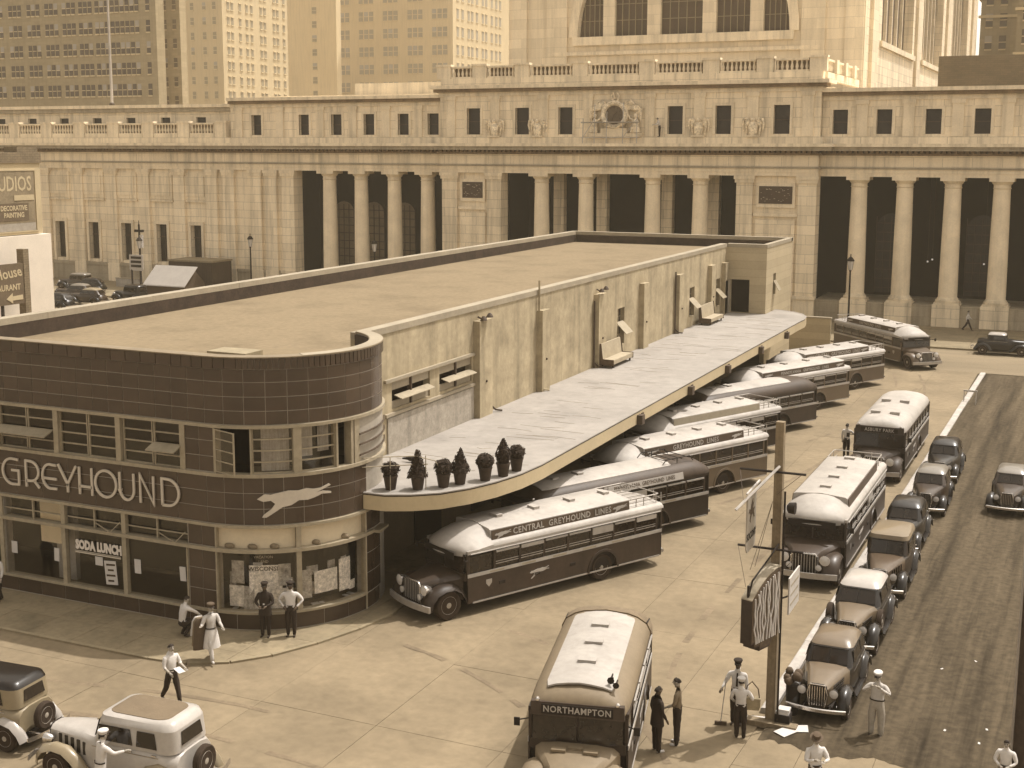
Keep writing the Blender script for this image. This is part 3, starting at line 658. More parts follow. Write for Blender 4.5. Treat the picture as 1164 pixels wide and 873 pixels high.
# ================================================================ bus terminal with curved tiled corner
M_TILE = mat('dark_glazed_tile', 0.045, 0.26, 0.14, 1.2, spec=0.45, rand=0.13, fine=5.0)
M_GROUT = mat('tile_grout', 0.30, 0.9, 0.12, 2.0)
M_TRIMW = mat('pale_metal_trim', 0.27, 0.45, 0.15, 2.0, spec=0.3, d=.5)
M_STUCCO = mat('streaked_stucco', 0.33, 0.95, 0.2, 0.9, 0.5, spec=0.1, stain=0.34, fine=3.5, d=.47, spots=.15, spot_scale=.8)
M_STUCCO2 = mat('end_block_brick', 0.36, 0.95, 0.08, 0.5, 0.2, spec=0.1, brick=(50.0, 0.55, 0.012, 0.78), d=.47)
M_GRAVEL = mat('roof_gravel', 0.165, 0.97, 0.22, 0.35, 0.9, spec=0.08, fine=4.5, spots=.12, spot_scale=.35)
M_TAR = mat('tarred_flashing', 0.035, 0.75, 0.35, 1.5, 0.3, spec=0.25)
M_COPING = mat('parapet_coping', 0.26, 0.85, 0.15, 0.7)
M_SHOPGL = mat('shop_glass', 0.010, 0.06, 0.2, 1.0, spec=0.5)
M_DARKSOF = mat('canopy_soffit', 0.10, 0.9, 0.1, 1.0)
M_CANTOP = mat('canopy_roofing', 0.262, 0.85, 0.12, 0.6, 0.35, spec=0.15, fine=2.5, spots=.18, spot_scale=.4, d=.66)
M_FASCIA = mat('canopy_fascia', 0.38, 0.6, 0.08, 0.8, spec=0.3, d=.42)
M_LETTER = mat('pale_sign_enamel', 0.46, 0.5, 0.08, 2.0, d=.6)
TC, TR, TY = Vector((-25.33, 36.3, 0)), 3.7, 32.6
TX0, TXW, TYB = -38.2, -23.6, 96.0
TO = Vector((-31, 36, 0))
TM = thing('bus_terminal', TO, 'long low bus terminal with dark tiled rounded corner and gravel roof', 'terminal')
TM_T = Matrix.Translation(-TO)
def tb(mb, name, m, parent=None, smooth=None, **kw):
    mb.v = [(x - TO.x, y - TO.y, z - TO.z) for x, y, z in mb.v]; return mb.build(name, m, TM if parent is None else parent, smooth, **kw)
S_ARC = TC.x - TX0                     # arc length where the curve starts (s runs from the far corner)
PHI_END = 62.0
S_END = S_ARC + TR * R(90 + PHI_END)
def fac(s, off=0.0, z=0.0):
    if s <= S_ARC: return Vector((TX0 + s, TY - off, z))
    a = -PI / 2 + (s - S_ARC) / TR
    return TC + Vector((math.cos(a) * (TR + off), math.sin(a) * (TR + off), z))
def sx(x): return x - TX0
def sphi(d): return S_ARC + TR * R(d + 90)
def ribbon(mb, s0, s1, z0, z1, o0, o1, m=0, step=0.16):
    n = 1 if s1 <= S_ARC + 1e-6 else max(1, math.ceil((s1 - max(s0, S_ARC)) / step))
    ss = [s0, s1] if s1 <= S_ARC + 1e-6 else ([s0] if s0 < S_ARC else []) + [max(s0, S_ARC) + (s1 - max(s0, S_ARC)) * i / n for i in range(n + 1)]
    mb.loft([[fac(s, o0, z0), fac(s, o1, z0), fac(s, o1, z1), fac(s, o0, z1)] for s in ss], m); return mb
# backing wall behind the tiles (grout colour), pierced by the window bands
mb = MB()
for z0, z1 in ((0.03, 0.62), (3.47, 5.1), (6.7, 8.86)): ribbon(mb, 0, S_END, z0, z1, -0.35, 0.0)
for a, b in ((0, sx(-36.6)), (sx(-34.2) , sx(-34.0)), (sx(-26.15), sphi(-85.6)), (sphi(-3.5), S_END)): ribbon(mb, a, b, 0.62, 3.47, -0.35, 0.0)
for a, b in ((0, sx(-36.9)), (sx(-26.2), sphi(-84.6)), (sphi(-13), S_END)): ribbon(mb, a, b, 5.1, 6.7, -0.35, 0.0)
tb(mb, 'corner_wall', M_GROUT, smooth=30)
TW = 0.66
tile_cache = {}
def tile(s0, s1, z0, z1, name='tile', g=0.011, m=None, o1=0.014):
    a, b = s0 + g, s1 - g; c = fac((a + b) / 2); straight = b <= S_ARC
    key = (straight, round(b - a, 3), round(z1 - z0, 3), name, o1)
    ang = 0.0 if a < S_ARC - 1e-6 else ((a + b) / 2 - S_ARC) / TR
    if a < S_ARC < b: ang = 0.0; key = None
    if key not in tile_cache or key is None:
        mb = MB(); n = 1 if straight else 4; rings = []
        for i in range(n + 1):
            s = a + (b - a) * i / n
            rings.append([(Matrix.Rotation(-ang, 3, 'Z') @ (fac(s, o, z) - c)) for o, z in ((-0.0, z0 + g), (o1 - .004, z0 + g), (o1, z0 + g + .006), (o1, z1 - g - .006), (o1 - .004, z1 - g), (-0.0, z1 - g))])
        mb.loft(rings); me = mb.mesh(name, m or M_TILE, 12 if not straight else None)
        # meshes carry absolute z; keep per-height copies apart through z0
        if key: tile_cache[key] = (me, z0)
        z_ref = z0
    else: me, z_ref = tile_cache[key]
    return link(name, me, TM, loc=(c.x - TO.x, c.y - TO.y, z0 - z_ref), rot=(0, 0, ang))
def row(s0, s1, z0, z1, w, name='tile', **kw):
    n = max(1, round((s1 - s0) / w)); 
    for i in range(n): tile(s0 + (s1 - s0) * i / n, s0 + (s1 - s0) * (i + 1) / n, z0, z1, name, **kw)
def arcrow(s0, z0, z1, send=S_END):
    row(s0, S_ARC, z0, z1, TW); row(S_ARC, send, z0, z1, TW)
S_VIS = sphi(25)
for z0, z1 in ((8.1, 8.5), (7.64, 8.1), (7.19, 7.64), (6.75, 7.19)): arcrow(sx(-35.6), z0, z1, S_VIS)
for z0, z1 in ((4.56, 5.06), (4.05, 4.56), (3.53, 4.05)): row(sx(-35.6), S_ARC, z0, z1, 1.1); row(S_ARC, sphi(-2), z0, z1, TW)
row(sx(-35.6), sx(-26.15), 0.08, 0.6, 1.1); row(sx(-26.15), S_ARC, .08, .6, .8); row(S_ARC, sphi(12), 0.08, 0.6, 0.9)
for z0, z1 in ((0.62, 1.3), (1.3, 1.98), (1.98, 2.62), (2.75, 3.42)): row(sx(-26.12), sphi(-85.8), z0, z1, 0.6)
for z0, z1 in ((5.2, 5.7), (5.7, 6.2), (6.2, 6.62)): row(sx(-26.18), sphi(-84.8), z0, z1, 0.6)
for z0, z1 in ((0.62, 1.3), (1.3, 1.98), (1.98, 2.62), (2.75, 3.42)): row(sphi(-3.2), sphi(14), z0, z1, 0.6)
# fluted coping tiles
row(sx(-36.2), S_ARC - 1.2, 8.5, 8.86, .62, 'coping_tile', o1=.055); row(S_ARC - 1.2, S_ARC, 8.5, 8.86, .4, 'coping_tile', o1=.055); row(S_ARC, sphi(-72), 8.5, 8.86, .38, 'coping_tile', o1=.055); row(sphi(-72), sphi(60), 8.5, 8.86, .185, 'coping_tile', o1=.06, g=.016)
mb = MB(); ribbon(mb, 0, S_END, 8.862, 8.9, -0.42, 0.07); tb(mb, 'coping_cap', mat('coping_cap', 0.16, .5, .2, 1.5), smooth=30)
mb = MB(); ribbon(mb, sphi(-40), S_END, 8.901, 8.915, -0.40, 0.05); tb(mb, 'coping_cap', M_COPING, smooth=30)
# pale trim bands
for z0, z1, o in ((6.64, 6.74, .09), (5.07, 5.18, .10), (3.43, 3.52, .10), (2.63, 2.74, .13), (0.6, 0.68, .11)):
    mb = MB(); ribbon(mb, sx(-36.8), sphi(-86) if z0 in (0.6,) else S_END if z0 > 5 else sphi(2), z0, z1, -.2, o); tb(mb, 'trim_band', M_TRIMW, smooth=30)
mb = MB(); ribbon(mb, sphi(-85.5), sphi(-3.5), .6, .68, -.2, .08); tb(mb, 'trim_band', M_TRIMW, smooth=30)
mb = MB(); ribbon(mb, sphi(2), sphi(14), 2.63, 2.72, -.1, .32); tb(mb, 'canopy_lip', M_TRIMW, smooth=30)
# --- shop windows (ground floor)
M_PAPER = mat('notice_paper', 0.5, .9, .06, 3)
M_ROOMLIT = mat('plaster_interior', 0.42, .9, .15, .6)
def pane(s0, s1, z0, z1, off, name, m, parent=None):
    mb = MB(); ribbon(mb, s0, s1, z0, z1, off - .02, off); return tb(mb, name, m, parent, 30)
M_CLEAR = bpy.data.materials.new('window_glass'); M_CLEAR.use_nodes = True
nt = M_CLEAR.node_tree; nt.nodes.clear()
_o = nt.nodes.new('ShaderNodeOutputMaterial'); _mx = nt.nodes.new('ShaderNodeMixShader'); _t = nt.nodes.new('ShaderNodeBsdfTransparent'); _g = nt.nodes.new('ShaderNodeBsdfGlossy'); _f = nt.nodes.new('ShaderNodeLayerWeight')
_t.inputs[0].default_value = (.93, .92, .90, 1); _g.inputs['Roughness'].default_value = .03; _g.inputs[0].default_value = (1, .95, .85, 1); _f.inputs[0].default_value = .5; _pw = nt.nodes.new('ShaderNodeMath'); _pw.operation = 'POWER'; _pw.inputs[1].default_value = 4.0; _ma = nt.nodes.new('ShaderNodeMath'); _ma.operation = 'MULTIPLY_ADD'; _ma.inputs[1].default_value = .55; _ma.inputs[2].default_value = .035; nt.links.new(_f.outputs['Facing'], _pw.inputs[0]); nt.links.new(_pw.outputs[0], _ma.inputs[0])
nt.links.new(_ma.outputs[0], _mx.inputs[0]); nt.links.new(_t.outputs[0], _mx.inputs[1]); nt.links.new(_g.outputs[0], _mx.inputs[2]); nt.links.new(_mx.outputs[0], _o.inputs[0])
for a, b in ((-36.5, -34.25), (-33.98, -31.42), (-31.2, -28.83), (-28.61, -26.18)):
    w = pane(sx(a), sx(b), .66, 2.64, -.04, 'shop_window', M_CLEAR)
    w2 = pane(sx(a), sx(b), 2.74, 3.44, -.1, 'transom_window', M_CLEAR)
    mb = MB(); mid = (a + b) / 2
    mb.box(mid - .03, mid + .03, TY + .02, TY + .09, 2.74, 3.43); mb.box(a, b, TY + .03, TY + .07, 3.0, 3.04); tb(mb, 'transom_bar', M_TRIMW, w2)
    if a > -33: 
        mb = MB(); q = [(mid + .1, TY - .02, 2.95), (b - .25, TY - .3, 2.8), (b - .05, TY - .02, 3.1)]; mb.tube(q, .02, 4); tb(mb, 'stay_rod', M_TRIMW, w2)
for x in (-34.1, -31.31, -28.72):
    mb = MB(); mb.box(x - .085, x + .085, TY - .07, TY + .1, .68, 2.63); mb.box(x - .085, x + .085, TY - .06, TY + .1, 2.74, 3.43); tb(mb, 'mullion', M_TRIMW)
for x in (-26.17,):
    mb = MB(); mb.box(x - .03, x + .02, TY - .05, TY + .1, .68, 2.63); tb(mb, 'mullion', M_TRIMW)
def shopcurve(p0, p1):
    w = pane(sphi(p0), sphi(p1), .68, 2.63, -.04, 'display_window', M_CLEAR)
    pane(sphi(p0), sphi(p1), 2.74, 3.44, -.12, 'blind_panel', mat('window_blind', .5, .8, .06, 2.0, d=.5), w)
shopcurve(-85.3, -45.6); shopcurve(-42.9, -4.0)
for p, wd in ((-85.5, .05), (-44.25, .16), (-3.8, .05)):
    s = sphi(p); mb = MB(); ribbon(mb, s - wd / 2, s + wd / 2, .68, 2.63, -.15, .05); ribbon(mb, s - wd / 2, s + wd / 2, 2.74, 3.43, -.15, .05); tb(mb, 'mullion', M_TRIMW)
# shop interior: floor, back wall, ceiling so that the glass looks into a dim room
mb = MB(); mb.box(-37.8, -25.2, 36.2, 36.3, .12, 3.5); tb(mb, 'shop_back_wall', M_VOID)
mb = MB(); mb.box(-37.8, -24.0, 33.0, 36.2, .12, .2); tb(mb, 'shop_floor', mat('shop_floor', .05, .5, .2, 1))
mb = MB(); mb.lathe([(2.75, .12), (2.75, 3.46)], (TC.x, TC.y, 0), 'z', 24, a0=-PI / 2, a1=R(20)); tb(mb, 'display_backdrop', M_VOID)
mb = MB(); mb.lathe([(2.76, .58), (3.55, .58)], (TC.x, TC.y, 0), 'z', 24, a0=-PI / 2, a1=R(5)); tb(mb, 'display_shelf', mat('display_shelf', .12, .7, .2, 2))
mb = MB(); ribbon(mb, sx(-37.8), sphi(20), 3.36, 3.46, -3.0, -.36); tb(mb, 'shop_ceiling', M_PORCH)
mb = MB(); mb.box(-33.0, -32.2, 34.0, 34.2, .2, 3.3); mb.box(-34.6, -33.6, 35.6, 35.7, .2, 3.3); tb(mb, 'shop_partition', M_ROOMLIT)
mb = MB(); mb.box(-33.0, -32.0, 33.25, 33.3, 1.75, 3.35); tb(mb, 'lit_panel', mat('lit_panel', .75, .8, .05, 2, d=.5))
# notices behind and on the glass
def notice(x, z, w, h, txt=None, tilt=0.0, y=TY - .0):
    mb = MB(); rot = Matrix.Rotation(tilt, 3, 'Y'); mb.cbox((x, TY + .025, z), (w, .008, h), 0, rot); n = tb(mb, 'window_notice', M_PAPER)
    if txt:
        for i in range(len(txt)): mb = MB(); q = h / len(txt); zz = z + h * .45 - q * (i + .5) * .9; mb.cbox((x, TY + .016, zz), (w * (.75 if i % 2 == 0 else .5), .004, q * .32), 0, rot); tb(mb, 'notice_print', M_TILE, n)
for x, z, w, h in ((-33.63, 1.62, .26, .42), (-31.73, 1.6, .22, .46), (-29.89, 1.62, .32, .3), (-28.26, 1.66, .26, .48), (-26.42, 1.66, .24, .48)): notice(x, z, w, h, None, random.uniform(-.06, .06))
notice(-29.4, 1.28, .5, .82, ['▬▬▬▬', '▬▬▬', '▬▬▬▬', '▬▬'], -.08)
lettering('SODA LUNCH', .42, mat('window_gilt', .6, .5, .08, 2, d=.66), TM, TM_T @ frame((-29.85, TY - .02, 2.1), (1, 0, 0), (0, 0, 1)), .004, .028, .72, 1.02, name='window_lettering')
mb = MB(); mb.box(-30.86, -28.92, TY - .02, TY - .005, 1.82, 1.86); mb.box(-30.86, -28.92, TY - .02, TY - .005, 1.88, 1.90); tb(mb, 'lettering_rule', M_LETTER)
# travel posters inside the curved shop window
M_POST = [mat('poster_pale', .7, .8, .45, 7, fine=18), mat('poster_mid', .4, .8, .6, 6, fine=16), mat('poster_white', .8, .8, .5, 9, fine=22)]
def poster(phi, z, w, h, k, lines=(), r=3.3, lean=0.0):
    a = R(phi); c = TC + Vector((math.cos(a) * r, math.sin(a) * r, z)); rt = Vector((-math.sin(a), math.cos(a), 0)); M = frame(c, rt, (math.cos(a) * -lean, math.sin(a) * -lean, 1))
    mb = MB(); q = [M @ Vector(p) for p in ((-w / 2, -h / 2, -.01), (w / 2, -h / 2, -.01), (w / 2, h / 2, -.01), (-w / 2, h / 2, -.01))]; mb.prism(q, M.to_3x3() @ Vector((0, 0, .02))); o = tb(mb, 'travel_poster', M_POST[k])
    for i, (t, sz, dy) in enumerate(lines): lettering(t, sz, M_TILE, o, TM_T @ M @ Matrix.Translation((0, dy, .014)), .001, .004, name='poster_print')
poster(-77, 1.85, .42, .75, 1); poster(-78, 1.05, .5, .7, 0); poster(-71, 1.0, .35, .75, 1, lean=.1); poster(-61.5, 1.35, 1.05, 1.45, 2, [('WISCONSIN', .2, .6)], 3.25)
poster(-51, 1.75, .4, .72, 1); poster(-50, 1.0, .42, .6, 0); poster(-38.5, 1.35, .32, .95, 1); poster(-27, 1.35, .85, .75, 0, []); poster(-13.5, 1.4, .5, 1.1, 2, []); poster(-7.5, .95, .28, .3, 2)
for p, z, w, h, k in ((-82.5, 1.5, .22, .5, 1), (-66.5, 1.9, .3, .4, 0), (-66.8, 1.2, .26, .5, 2), (-55.5, 1.5, .3, .6, 0), (-47.8, 1.3, .2, .5, 2), (-33.5, 1.7, .4, .3, 1), (-33.2, 1.1, .3, .4, 2), (-20.5, 1.1, .35, .45, 0), (-20.0, 1.75, .3, .3, 1), (-9.5, 1.7, .25, .4, 0)): poster(p, z, w, h, k, r=3.05)
random.seed(11)
for i in range(14):
    a = R(random.uniform(-82, -6)); c = TC + Vector((math.cos(a) * 3.25, math.sin(a) * 3.25, .6)); mb = MB(); mb.cbox((c.x, c.y, .61), (random.uniform(.18, .3), .14, .025), 0, Matrix.Rotation(a, 3, 'Z')); tb(mb, 'leaflet', M_PAPER)
lettering('VACATION', .12, M_LETTER, TM, TM_T @ frame(TC + Vector((math.cos(R(-62)) * 3.5, math.sin(R(-62)) * 3.5, 2.42)), (-math.sin(R(-62)), math.cos(R(-62)), 0), (0, 0, 1)), .001, name='window_lettering')
lettering('LAND', .12, M_LETTER, TM, TM_T @ frame(TC + Vector((math.cos(R(-62)) * 3.5, math.sin(R(-62)) * 3.5, 2.27)), (-math.sin(R(-62)), math.cos(R(-62)), 0), (0, 0, 1)), .001, name='window_lettering')
for p in (-79, -67, -56, -35, -18):
    a = R(p); mb = MB(); c = TC + Vector((math.cos(a) * 3.62, math.sin(a) * 3.62, 2.8)); mb.ball(c, (.2, .1, .1), 8, 5); tb(mb, 'window_box_bundle', mat('bundle', .16, .8, .3, 6), None, 60)
# --- upper windows
def sash(s0, s1, name='steel_window', bars=3, off=-.1, openrow=None):
    w = pane(s0, s1, 5.18, 6.64, off, name, M_CLEAR)
    mb = MB()
    for z in (5.18, 6.6): ribbon(mb, s0, s1, z, z + .045, off - .03, off + .03)
    for k in range(1, bars + 1): z = 5.18 + 1.46 * k / (bars + 1); ribbon(mb, s0, s1, z - .022, z + .022, off - .02, off + .03)
    for s in (s0, s1 - .045): ribbon(mb, s, s + .045, 5.18, 6.64, off - .03, off + .035)
    tb(mb, 'sash_bar', M_TRIMW, w, 30); return w
for a, b in ((-36.8, -34.2), (-34.0, -31.55), (-31.34, -28.93), (-28.66, -26.22)):
    mid = (a + b) / 2; sash(sx(a), sx(mid) - .02); w = sash(sx(mid) + .02, sx(b))
    if a in (-34.0, -28.66):
        q = (mid + .05, b - .05) if a > -30 else (a + .05, b - .05)
        mb = MB(); mb.add([(q[0], TY + .0, 5.95), (q[1], TY + .0, 5.95), (q[1], TY - .42, 5.78), (q[0], TY - .42, 5.78)], [(0, 1, 2, 3)]); mb.v = mb.v[:]; mb.prism([(q[0], TY, 5.945), (q[1], TY, 5.945), (q[1], TY - .42, 5.775), (q[0], TY - .42, 5.775)], (0, 0, -.03)); tb(mb, 'open_hopper', M_TRIMW, w)
for x in (-34.1, -31.44, -28.8, -26.21):
    mb = MB(); mb.box(x - .1, x + .1, TY - .05, TY + .2, 5.18, 6.63); tb(mb, 'mullion', M_TRIMW)
for p0, p1 in ((-66, -45.4), (-42.2, -23)): sash(sphi(p0), sphi(p1))
for p, wd in ((-84.7, .07), (-66.2, .05), (-43.8, .26), (-22.8, .07), (-13.2, .1), (-9.5, .25)):
    s = sphi(p); mb = MB(); ribbon(mb, s - wd / 2, s + wd / 2, 5.18, 6.63, -.25, .04); tb(mb, 'mullion', M_TRIMW)
# casement standing open at the start of the curve
cs = fac(sphi(-84), .04, 0); ce = cs + Vector((.92, -.3, 0)); mb = MB()
for z in (5.25, 5.6, 5.95, 6.3, 6.58): mb.bar((cs.x, cs.y, z), (ce.x, ce.y, z), .022, 4)
for p in (cs, ce): mb.bar((p.x, p.y, 5.22), (p.x, p.y, 6.6), .03, 4)
tb(mb, 'open_casement', M_TRIMW); mb = MB(); mb.prism([(cs.x, cs.y, 5.24), (ce.x, ce.y, 5.24), (ce.x, ce.y, 6.58), (cs.x, cs.y, 6.58)], (.006, .006, 0)); tb(mb, 'casement_pane', M_CLEAR)
# rooms behind the upper windows
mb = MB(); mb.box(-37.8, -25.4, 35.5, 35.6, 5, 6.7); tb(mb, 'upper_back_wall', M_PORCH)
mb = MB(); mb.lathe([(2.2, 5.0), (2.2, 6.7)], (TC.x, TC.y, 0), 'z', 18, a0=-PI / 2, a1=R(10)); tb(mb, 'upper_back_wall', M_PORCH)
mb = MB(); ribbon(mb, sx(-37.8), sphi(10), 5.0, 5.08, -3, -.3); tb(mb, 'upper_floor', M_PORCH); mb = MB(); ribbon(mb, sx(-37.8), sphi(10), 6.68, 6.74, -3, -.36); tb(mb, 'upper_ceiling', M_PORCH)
M_CURT = mat('net_curtain', .38, .9, .3, 3, stretch=(9, 9, .4))
for p0, p1, z0 in ((-62, -47, 5.2), (-41, -34, 5.6), (-31, -24, 5.7)): pane(sphi(p0), sphi(p1), z0, 6.6, -.35, 'curtain', M_CURT)
# curved rails round the corner at the canopy end
for z in (5.05, 5.4, 5.75, 6.1):
    mb = MB(); mb.tube([fac(sphi(p), .06, z + .002 * (p + 9)) for p in range(-8, 40, 6)], .035, 5); tb(mb, 'corner_rail', M_TILE, smooth=60)
# art deco sign letters as strokes
def stroke_letter(paths, x0, w, z0=3.89, h=.93):
    mb = MB(); hw = .042
    for path in paths:
        pts = [Vector((x0 + u * w, 0, z0 + v * h)) for u, v in path]; L, Rr = [], []
        for i, p in enumerate(pts):
            d1 = (pts[i] - pts[i - 1]).normalized() if i else None; d2 = (pts[i + 1] - pts[i]).normalized() if i < len(pts) - 1 else None
            d = ((d1 or d2) + (d2 or d1)).normalized(); n = Vector((-d.z, 0, d.x)); k = 1 / max(.45, n.dot(Vector((-(d1 or d2).z, 0, (d1 or d2).x))))
            L.append(p + n * hw * k); Rr.append(p - n * hw * k)
        mb.loft([[Vector((a.x, TY - .05, a.z)), Vector((b.x, TY - .05, b.z)), Vector((b.x, TY - .1, b.z)), Vector((a.x, TY - .1, a.z))] for a, b in zip(L, Rr)])
    return tb(mb, 'sign_letter', M_LETTER)
def arcp(cx, cy, rx, ry, a0, a1, n=14): return [(cx + rx * math.cos(R(a0 + (a1 - a0) * i / n)), cy + ry * math.sin(R(a0 + (a1 - a0) * i / n))) for i in range(n + 1)]
LET = {'G': [[(1, .96)] + arcp(.6, .5, .6, .48, 90, 270) + [(1, .04), (1, .55), (.55, .55)]],
 'R': [[(0.02, 0), (0.02, .97)] + arcp(.35, .6, .6, .37, 90, -90, 10) + [(.02, .23)], [(.62, .24), (.98, 0)]],
 'E': [[(1, .93)] + arcp(.55, .5, .55, .45, 80, 280) + [(1, .06)], [(.05, .42), (1, .42)]],
 'Y': [[(0, 1), (.5, .3), (1, 1)], [(.5, .32), (.5, 0)]],
 'H': [[(.02, 0), (.02, 1)], [(.98, 0), (.98, 1)], [(.02, .3), (.98, .3)]],
 'O': [arcp(.5, .5, .5, .48, 90, 450, 22)],
 'U': [[(.02, 1), (.02, .4)] + arcp(.5, .4, .48, .37, 180, 360, 10) + [(.98, 1)]],
 'N': [[(.02, 0), (.02, 1), (.98, .0), (.98, 1)]],
 'D': [[(.02, .03), (.02, .97)] + arcp(.35, .5, .65, .47, 90, -90, 12) + [(.02, .03)]]}
for ch, x, w in (('G', -33.86, .72), ('R', -32.82, .6), ('E', -32.08, .62), ('Y', -31.38, .78), ('H', -30.48, .55), ('O', -29.8, .88), ('U', -28.78, .6), ('N', -27.94, .56), ('D', -27.06, .68)): stroke_letter(LET[ch], x, w)
smid = sphi(-45.5)
dog_part(None, 2.35, M_LETTER, TM, .04, bend=lambda p: fac(smid + p.x, .09 + p.z, 4.42 + p.y) - TO)
# --- main block: flank wall, roof, parapets
mb = MB()
wins = [(66.0, 67.1, 4.75, 6.75), (79.4, 80.5, 4.75, 6.6), (85.6, 86.6, 4.75, 6.6), (41.4, 44.4, 5.72, 6.72), (45.2, 48.1, 5.72, 6.72)]
walls(mb, 39.2, 88.1, 4.0, 8.62, TXW - .4, TXW, wins, axis='y'); tb(mb, 'flank_wall', M_STUCCO)
mb = MB(); mb.box(TXW - .43, TXW + .04, 39.25, 88.0, 8.622, 8.86); tb(mb, 'flank_coping', M_COPING)
mb = MB(); mb.box(TXW - .002, TXW + .06, 41.0, 48.2, 4.1, 5.45); tb(mb, 'dado_panel', mat('rough_dado', .30, .95, .2, 3, .5, stain=.3, fine=12))
for z in (5.5, 6.78):
    mb = MB(); mb.box(TXW - .001, TXW + .12, 40.8, 48.2, z, z + .12); tb(mb, 'window_band_trim', M_COPING)
mb = MB(); mb.box(TXW - .4, TXW - .3, 41, 48.2, 5.7, 6.75); tb(mb, 'wall_recess', M_VOID)
for a, b, z0, z1 in wins[:3]:
    mb = MB(); mb.box(TXW - .3, TXW - .26, a, b, z0, z1); w = tb(mb, 'flank_window', M_WINDK)
    mb = MB()
    for q in range(4): y = a + (b - a) * q / 3; mb.box(TXW - .25, TXW - .2, y - .025, y + .025, z0, z1)
    for q in range(5): z = z0 + (z1 - z0) * q / 4; mb.box(TXW - .25, TXW - .21, a, b, z - .02, z + .02)
    tb(mb, 'glazing_bars', M_TRIMW, w)
    zc = z0 + (z1 - z0) * .62
    mb = MB(); mb.prism([(TXW - .1, a, zc), (TXW - .1, b, zc), (TXW + .5, b, zc - .6), (TXW + .5, a, zc - .6)], (.02, 0, .025)); tb(mb, 'open_sash', M_TRIMW, w)
for a, b, z0, z1 in wins[3:]:
    mb = MB(); mb.box(TXW - .12, TXW - .06, a, b, z0, z0 + .28); mb.box(TXW - .12, TXW - .06, a, b, z1 - .3, z1); w = tb(mb, 'flank_window', M_COPING)
    mb = MB(); mb.prism([(TXW - .05, a + .25, 6.2), (TXW - .05, b - .1, 6.2), (TXW + .3, b - .1, 6.08), (TXW + .3, a + .25, 6.08)], (0, 0, .03)); tb(mb, 'open_sash', M_TRIMW, w)
    mb = MB(); mb.box(TXW - .15, TXW + .01, (a + b) / 2 - .05, (a + b) / 2 + .05, z0, z1); tb(mb, 'mullion', M_FRAMEDK, w)
for y, w, top in ((48.9, 1.25, 8.2), (55.4, .9, 7.9), (62.9, 1.1, 7.9), (70.0, .9, 7.8), (76.8, 1.0, 7.7), (83.9, .9, 7.7), (87.2, .7, 7.6)):
    mb = MB(); mb.box(TXW - .002, TXW + .3, y - w / 2, y + w / 2, 4.05, top); o = tb(mb, 'pilaster', M_STUCCO)
    mb = MB(); mb.ball((TXW + .32, y, 5.6), .06, 6, 4); tb(mb, 'floodlight_knob', M_FRAMEDK, o)
for y, z in ((48.9, 8.35), (62.9, 8.15)):
    mb = MB(); mb.tube([(TXW + .05, y - .3, z), (TXW + .3, y - .25, z - .12), (TXW + .45, y, z + .1)], .04, 5); mb.lathe([(.05, 0), (.13, -.1), (.16, -.18)], (TXW + .45, y + .02, z + .15), 'z', 8); mb.lathe([(.05, 0), (.13, -.1), (.16, -.18)], (TXW + .35, y - .35, z + .05), 'z', 8); tb(mb, 'wall_lamp', M_FRAMEDK, smooth=50)
for y, z1 in ((49.75, 8.0), (76.1, 7.9), (62.2, 7.6), (55.0, 9.3)):
    mb = MB(); mb.bar((TXW + .1, y, 4.12), (TXW + .1, y, z1), .05, 6); mb.tube([(TXW + .1, y, 4.4), (TXW + .3, y + .1, 4.2), (TXW + .5, y + .3, 4.15)], .045, 5); tb(mb, 'downpipe', M_FRAMEDK if z1 != 9.3 else M_STUCCO)
# end block with the doorway onto the canopy roof
mb = MB(); walls(mb, TXW + .002, -21.1, 4.0, 8.62, 88.1, 88.5, [(-23.3, -21.95, 4.1, 6.4)]); tb(mb, 'end_block_front', M_STUCCO2)
mb = MB(); mb.box(-23.4, -21.9, 88.9, 89.0, 4.1, 6.5); tb(mb, 'doorway_interior', M_VOID)
mb = MB(); mb.prism([(-23.3, 88.08, 4.12), (-23.3, 86.9, 4.12), (-23.3, 86.9, 6.38), (-23.3, 88.08, 6.38)], (-.05, 0, 0)); tb(mb, 'open_door', mat('painted_door', .28, .5, .1, 2))
mb = MB(); walls(mb, 88.1, 95.6, 0, 8.62, -21.1, -20.8, [(90.2, 91.0, 5.2, 6.7)], axis='y'); tb(mb, 'end_block_flank', M_STUCCO2)
mb = MB(); mb.box(-21.05, -21.0, 90.2, 91.0, 5.2, 6.7); w = tb(mb, 'flank_window', M_WINDK)
mb = MB(); mb.prism([(-20.8, 90.2, 6.2), (-20.8, 91, 6.2), (-20.4, 91, 5.5), (-20.4, 90.2, 5.5)], (.02, 0, .02)); tb(mb, 'open_sash', M_TRIMW, w)
mb = MB(); mb.box(TXW + .05, -20.77, 88.06, 88.52, 8.622, 8.861); mb.box(-21.13, -20.77, 88.522, 95.9, 8.622, 8.861); tb(mb, 'end_block_coping', M_COPING)
mb = MB(); mb.box(TX0 + .3, -20.8, TYB - .4, TYB, 0, 8.62); tb(mb, 'rear_wall', M_STUCCO2)
mb = MB(); mb.box(TX0, -20.77, TYB - .45, TYB + .03, 8.622, 8.88); tb(mb, 'rear_coping', M_COPING)
mb = MB(); mb.box(TX0 + .01, TX0 + .4, TY + .4, TYB - .42, 0, 8.62); tb(mb, 'party_wall', M_STUCCO)
n = 10
for i in range(n):
    a = TY + .1 + (TYB - .5 - TY - .1) * i / n; b = TY + .1 + (TYB - .5 - TY - .1) * (i + 1) / n
    mb = MB(); mb.box(TX0 - .04, TX0 + .48, a + .008, b - .008, 8.622, 8.87); tb(mb, 'party_wall_coping', M_COPING)
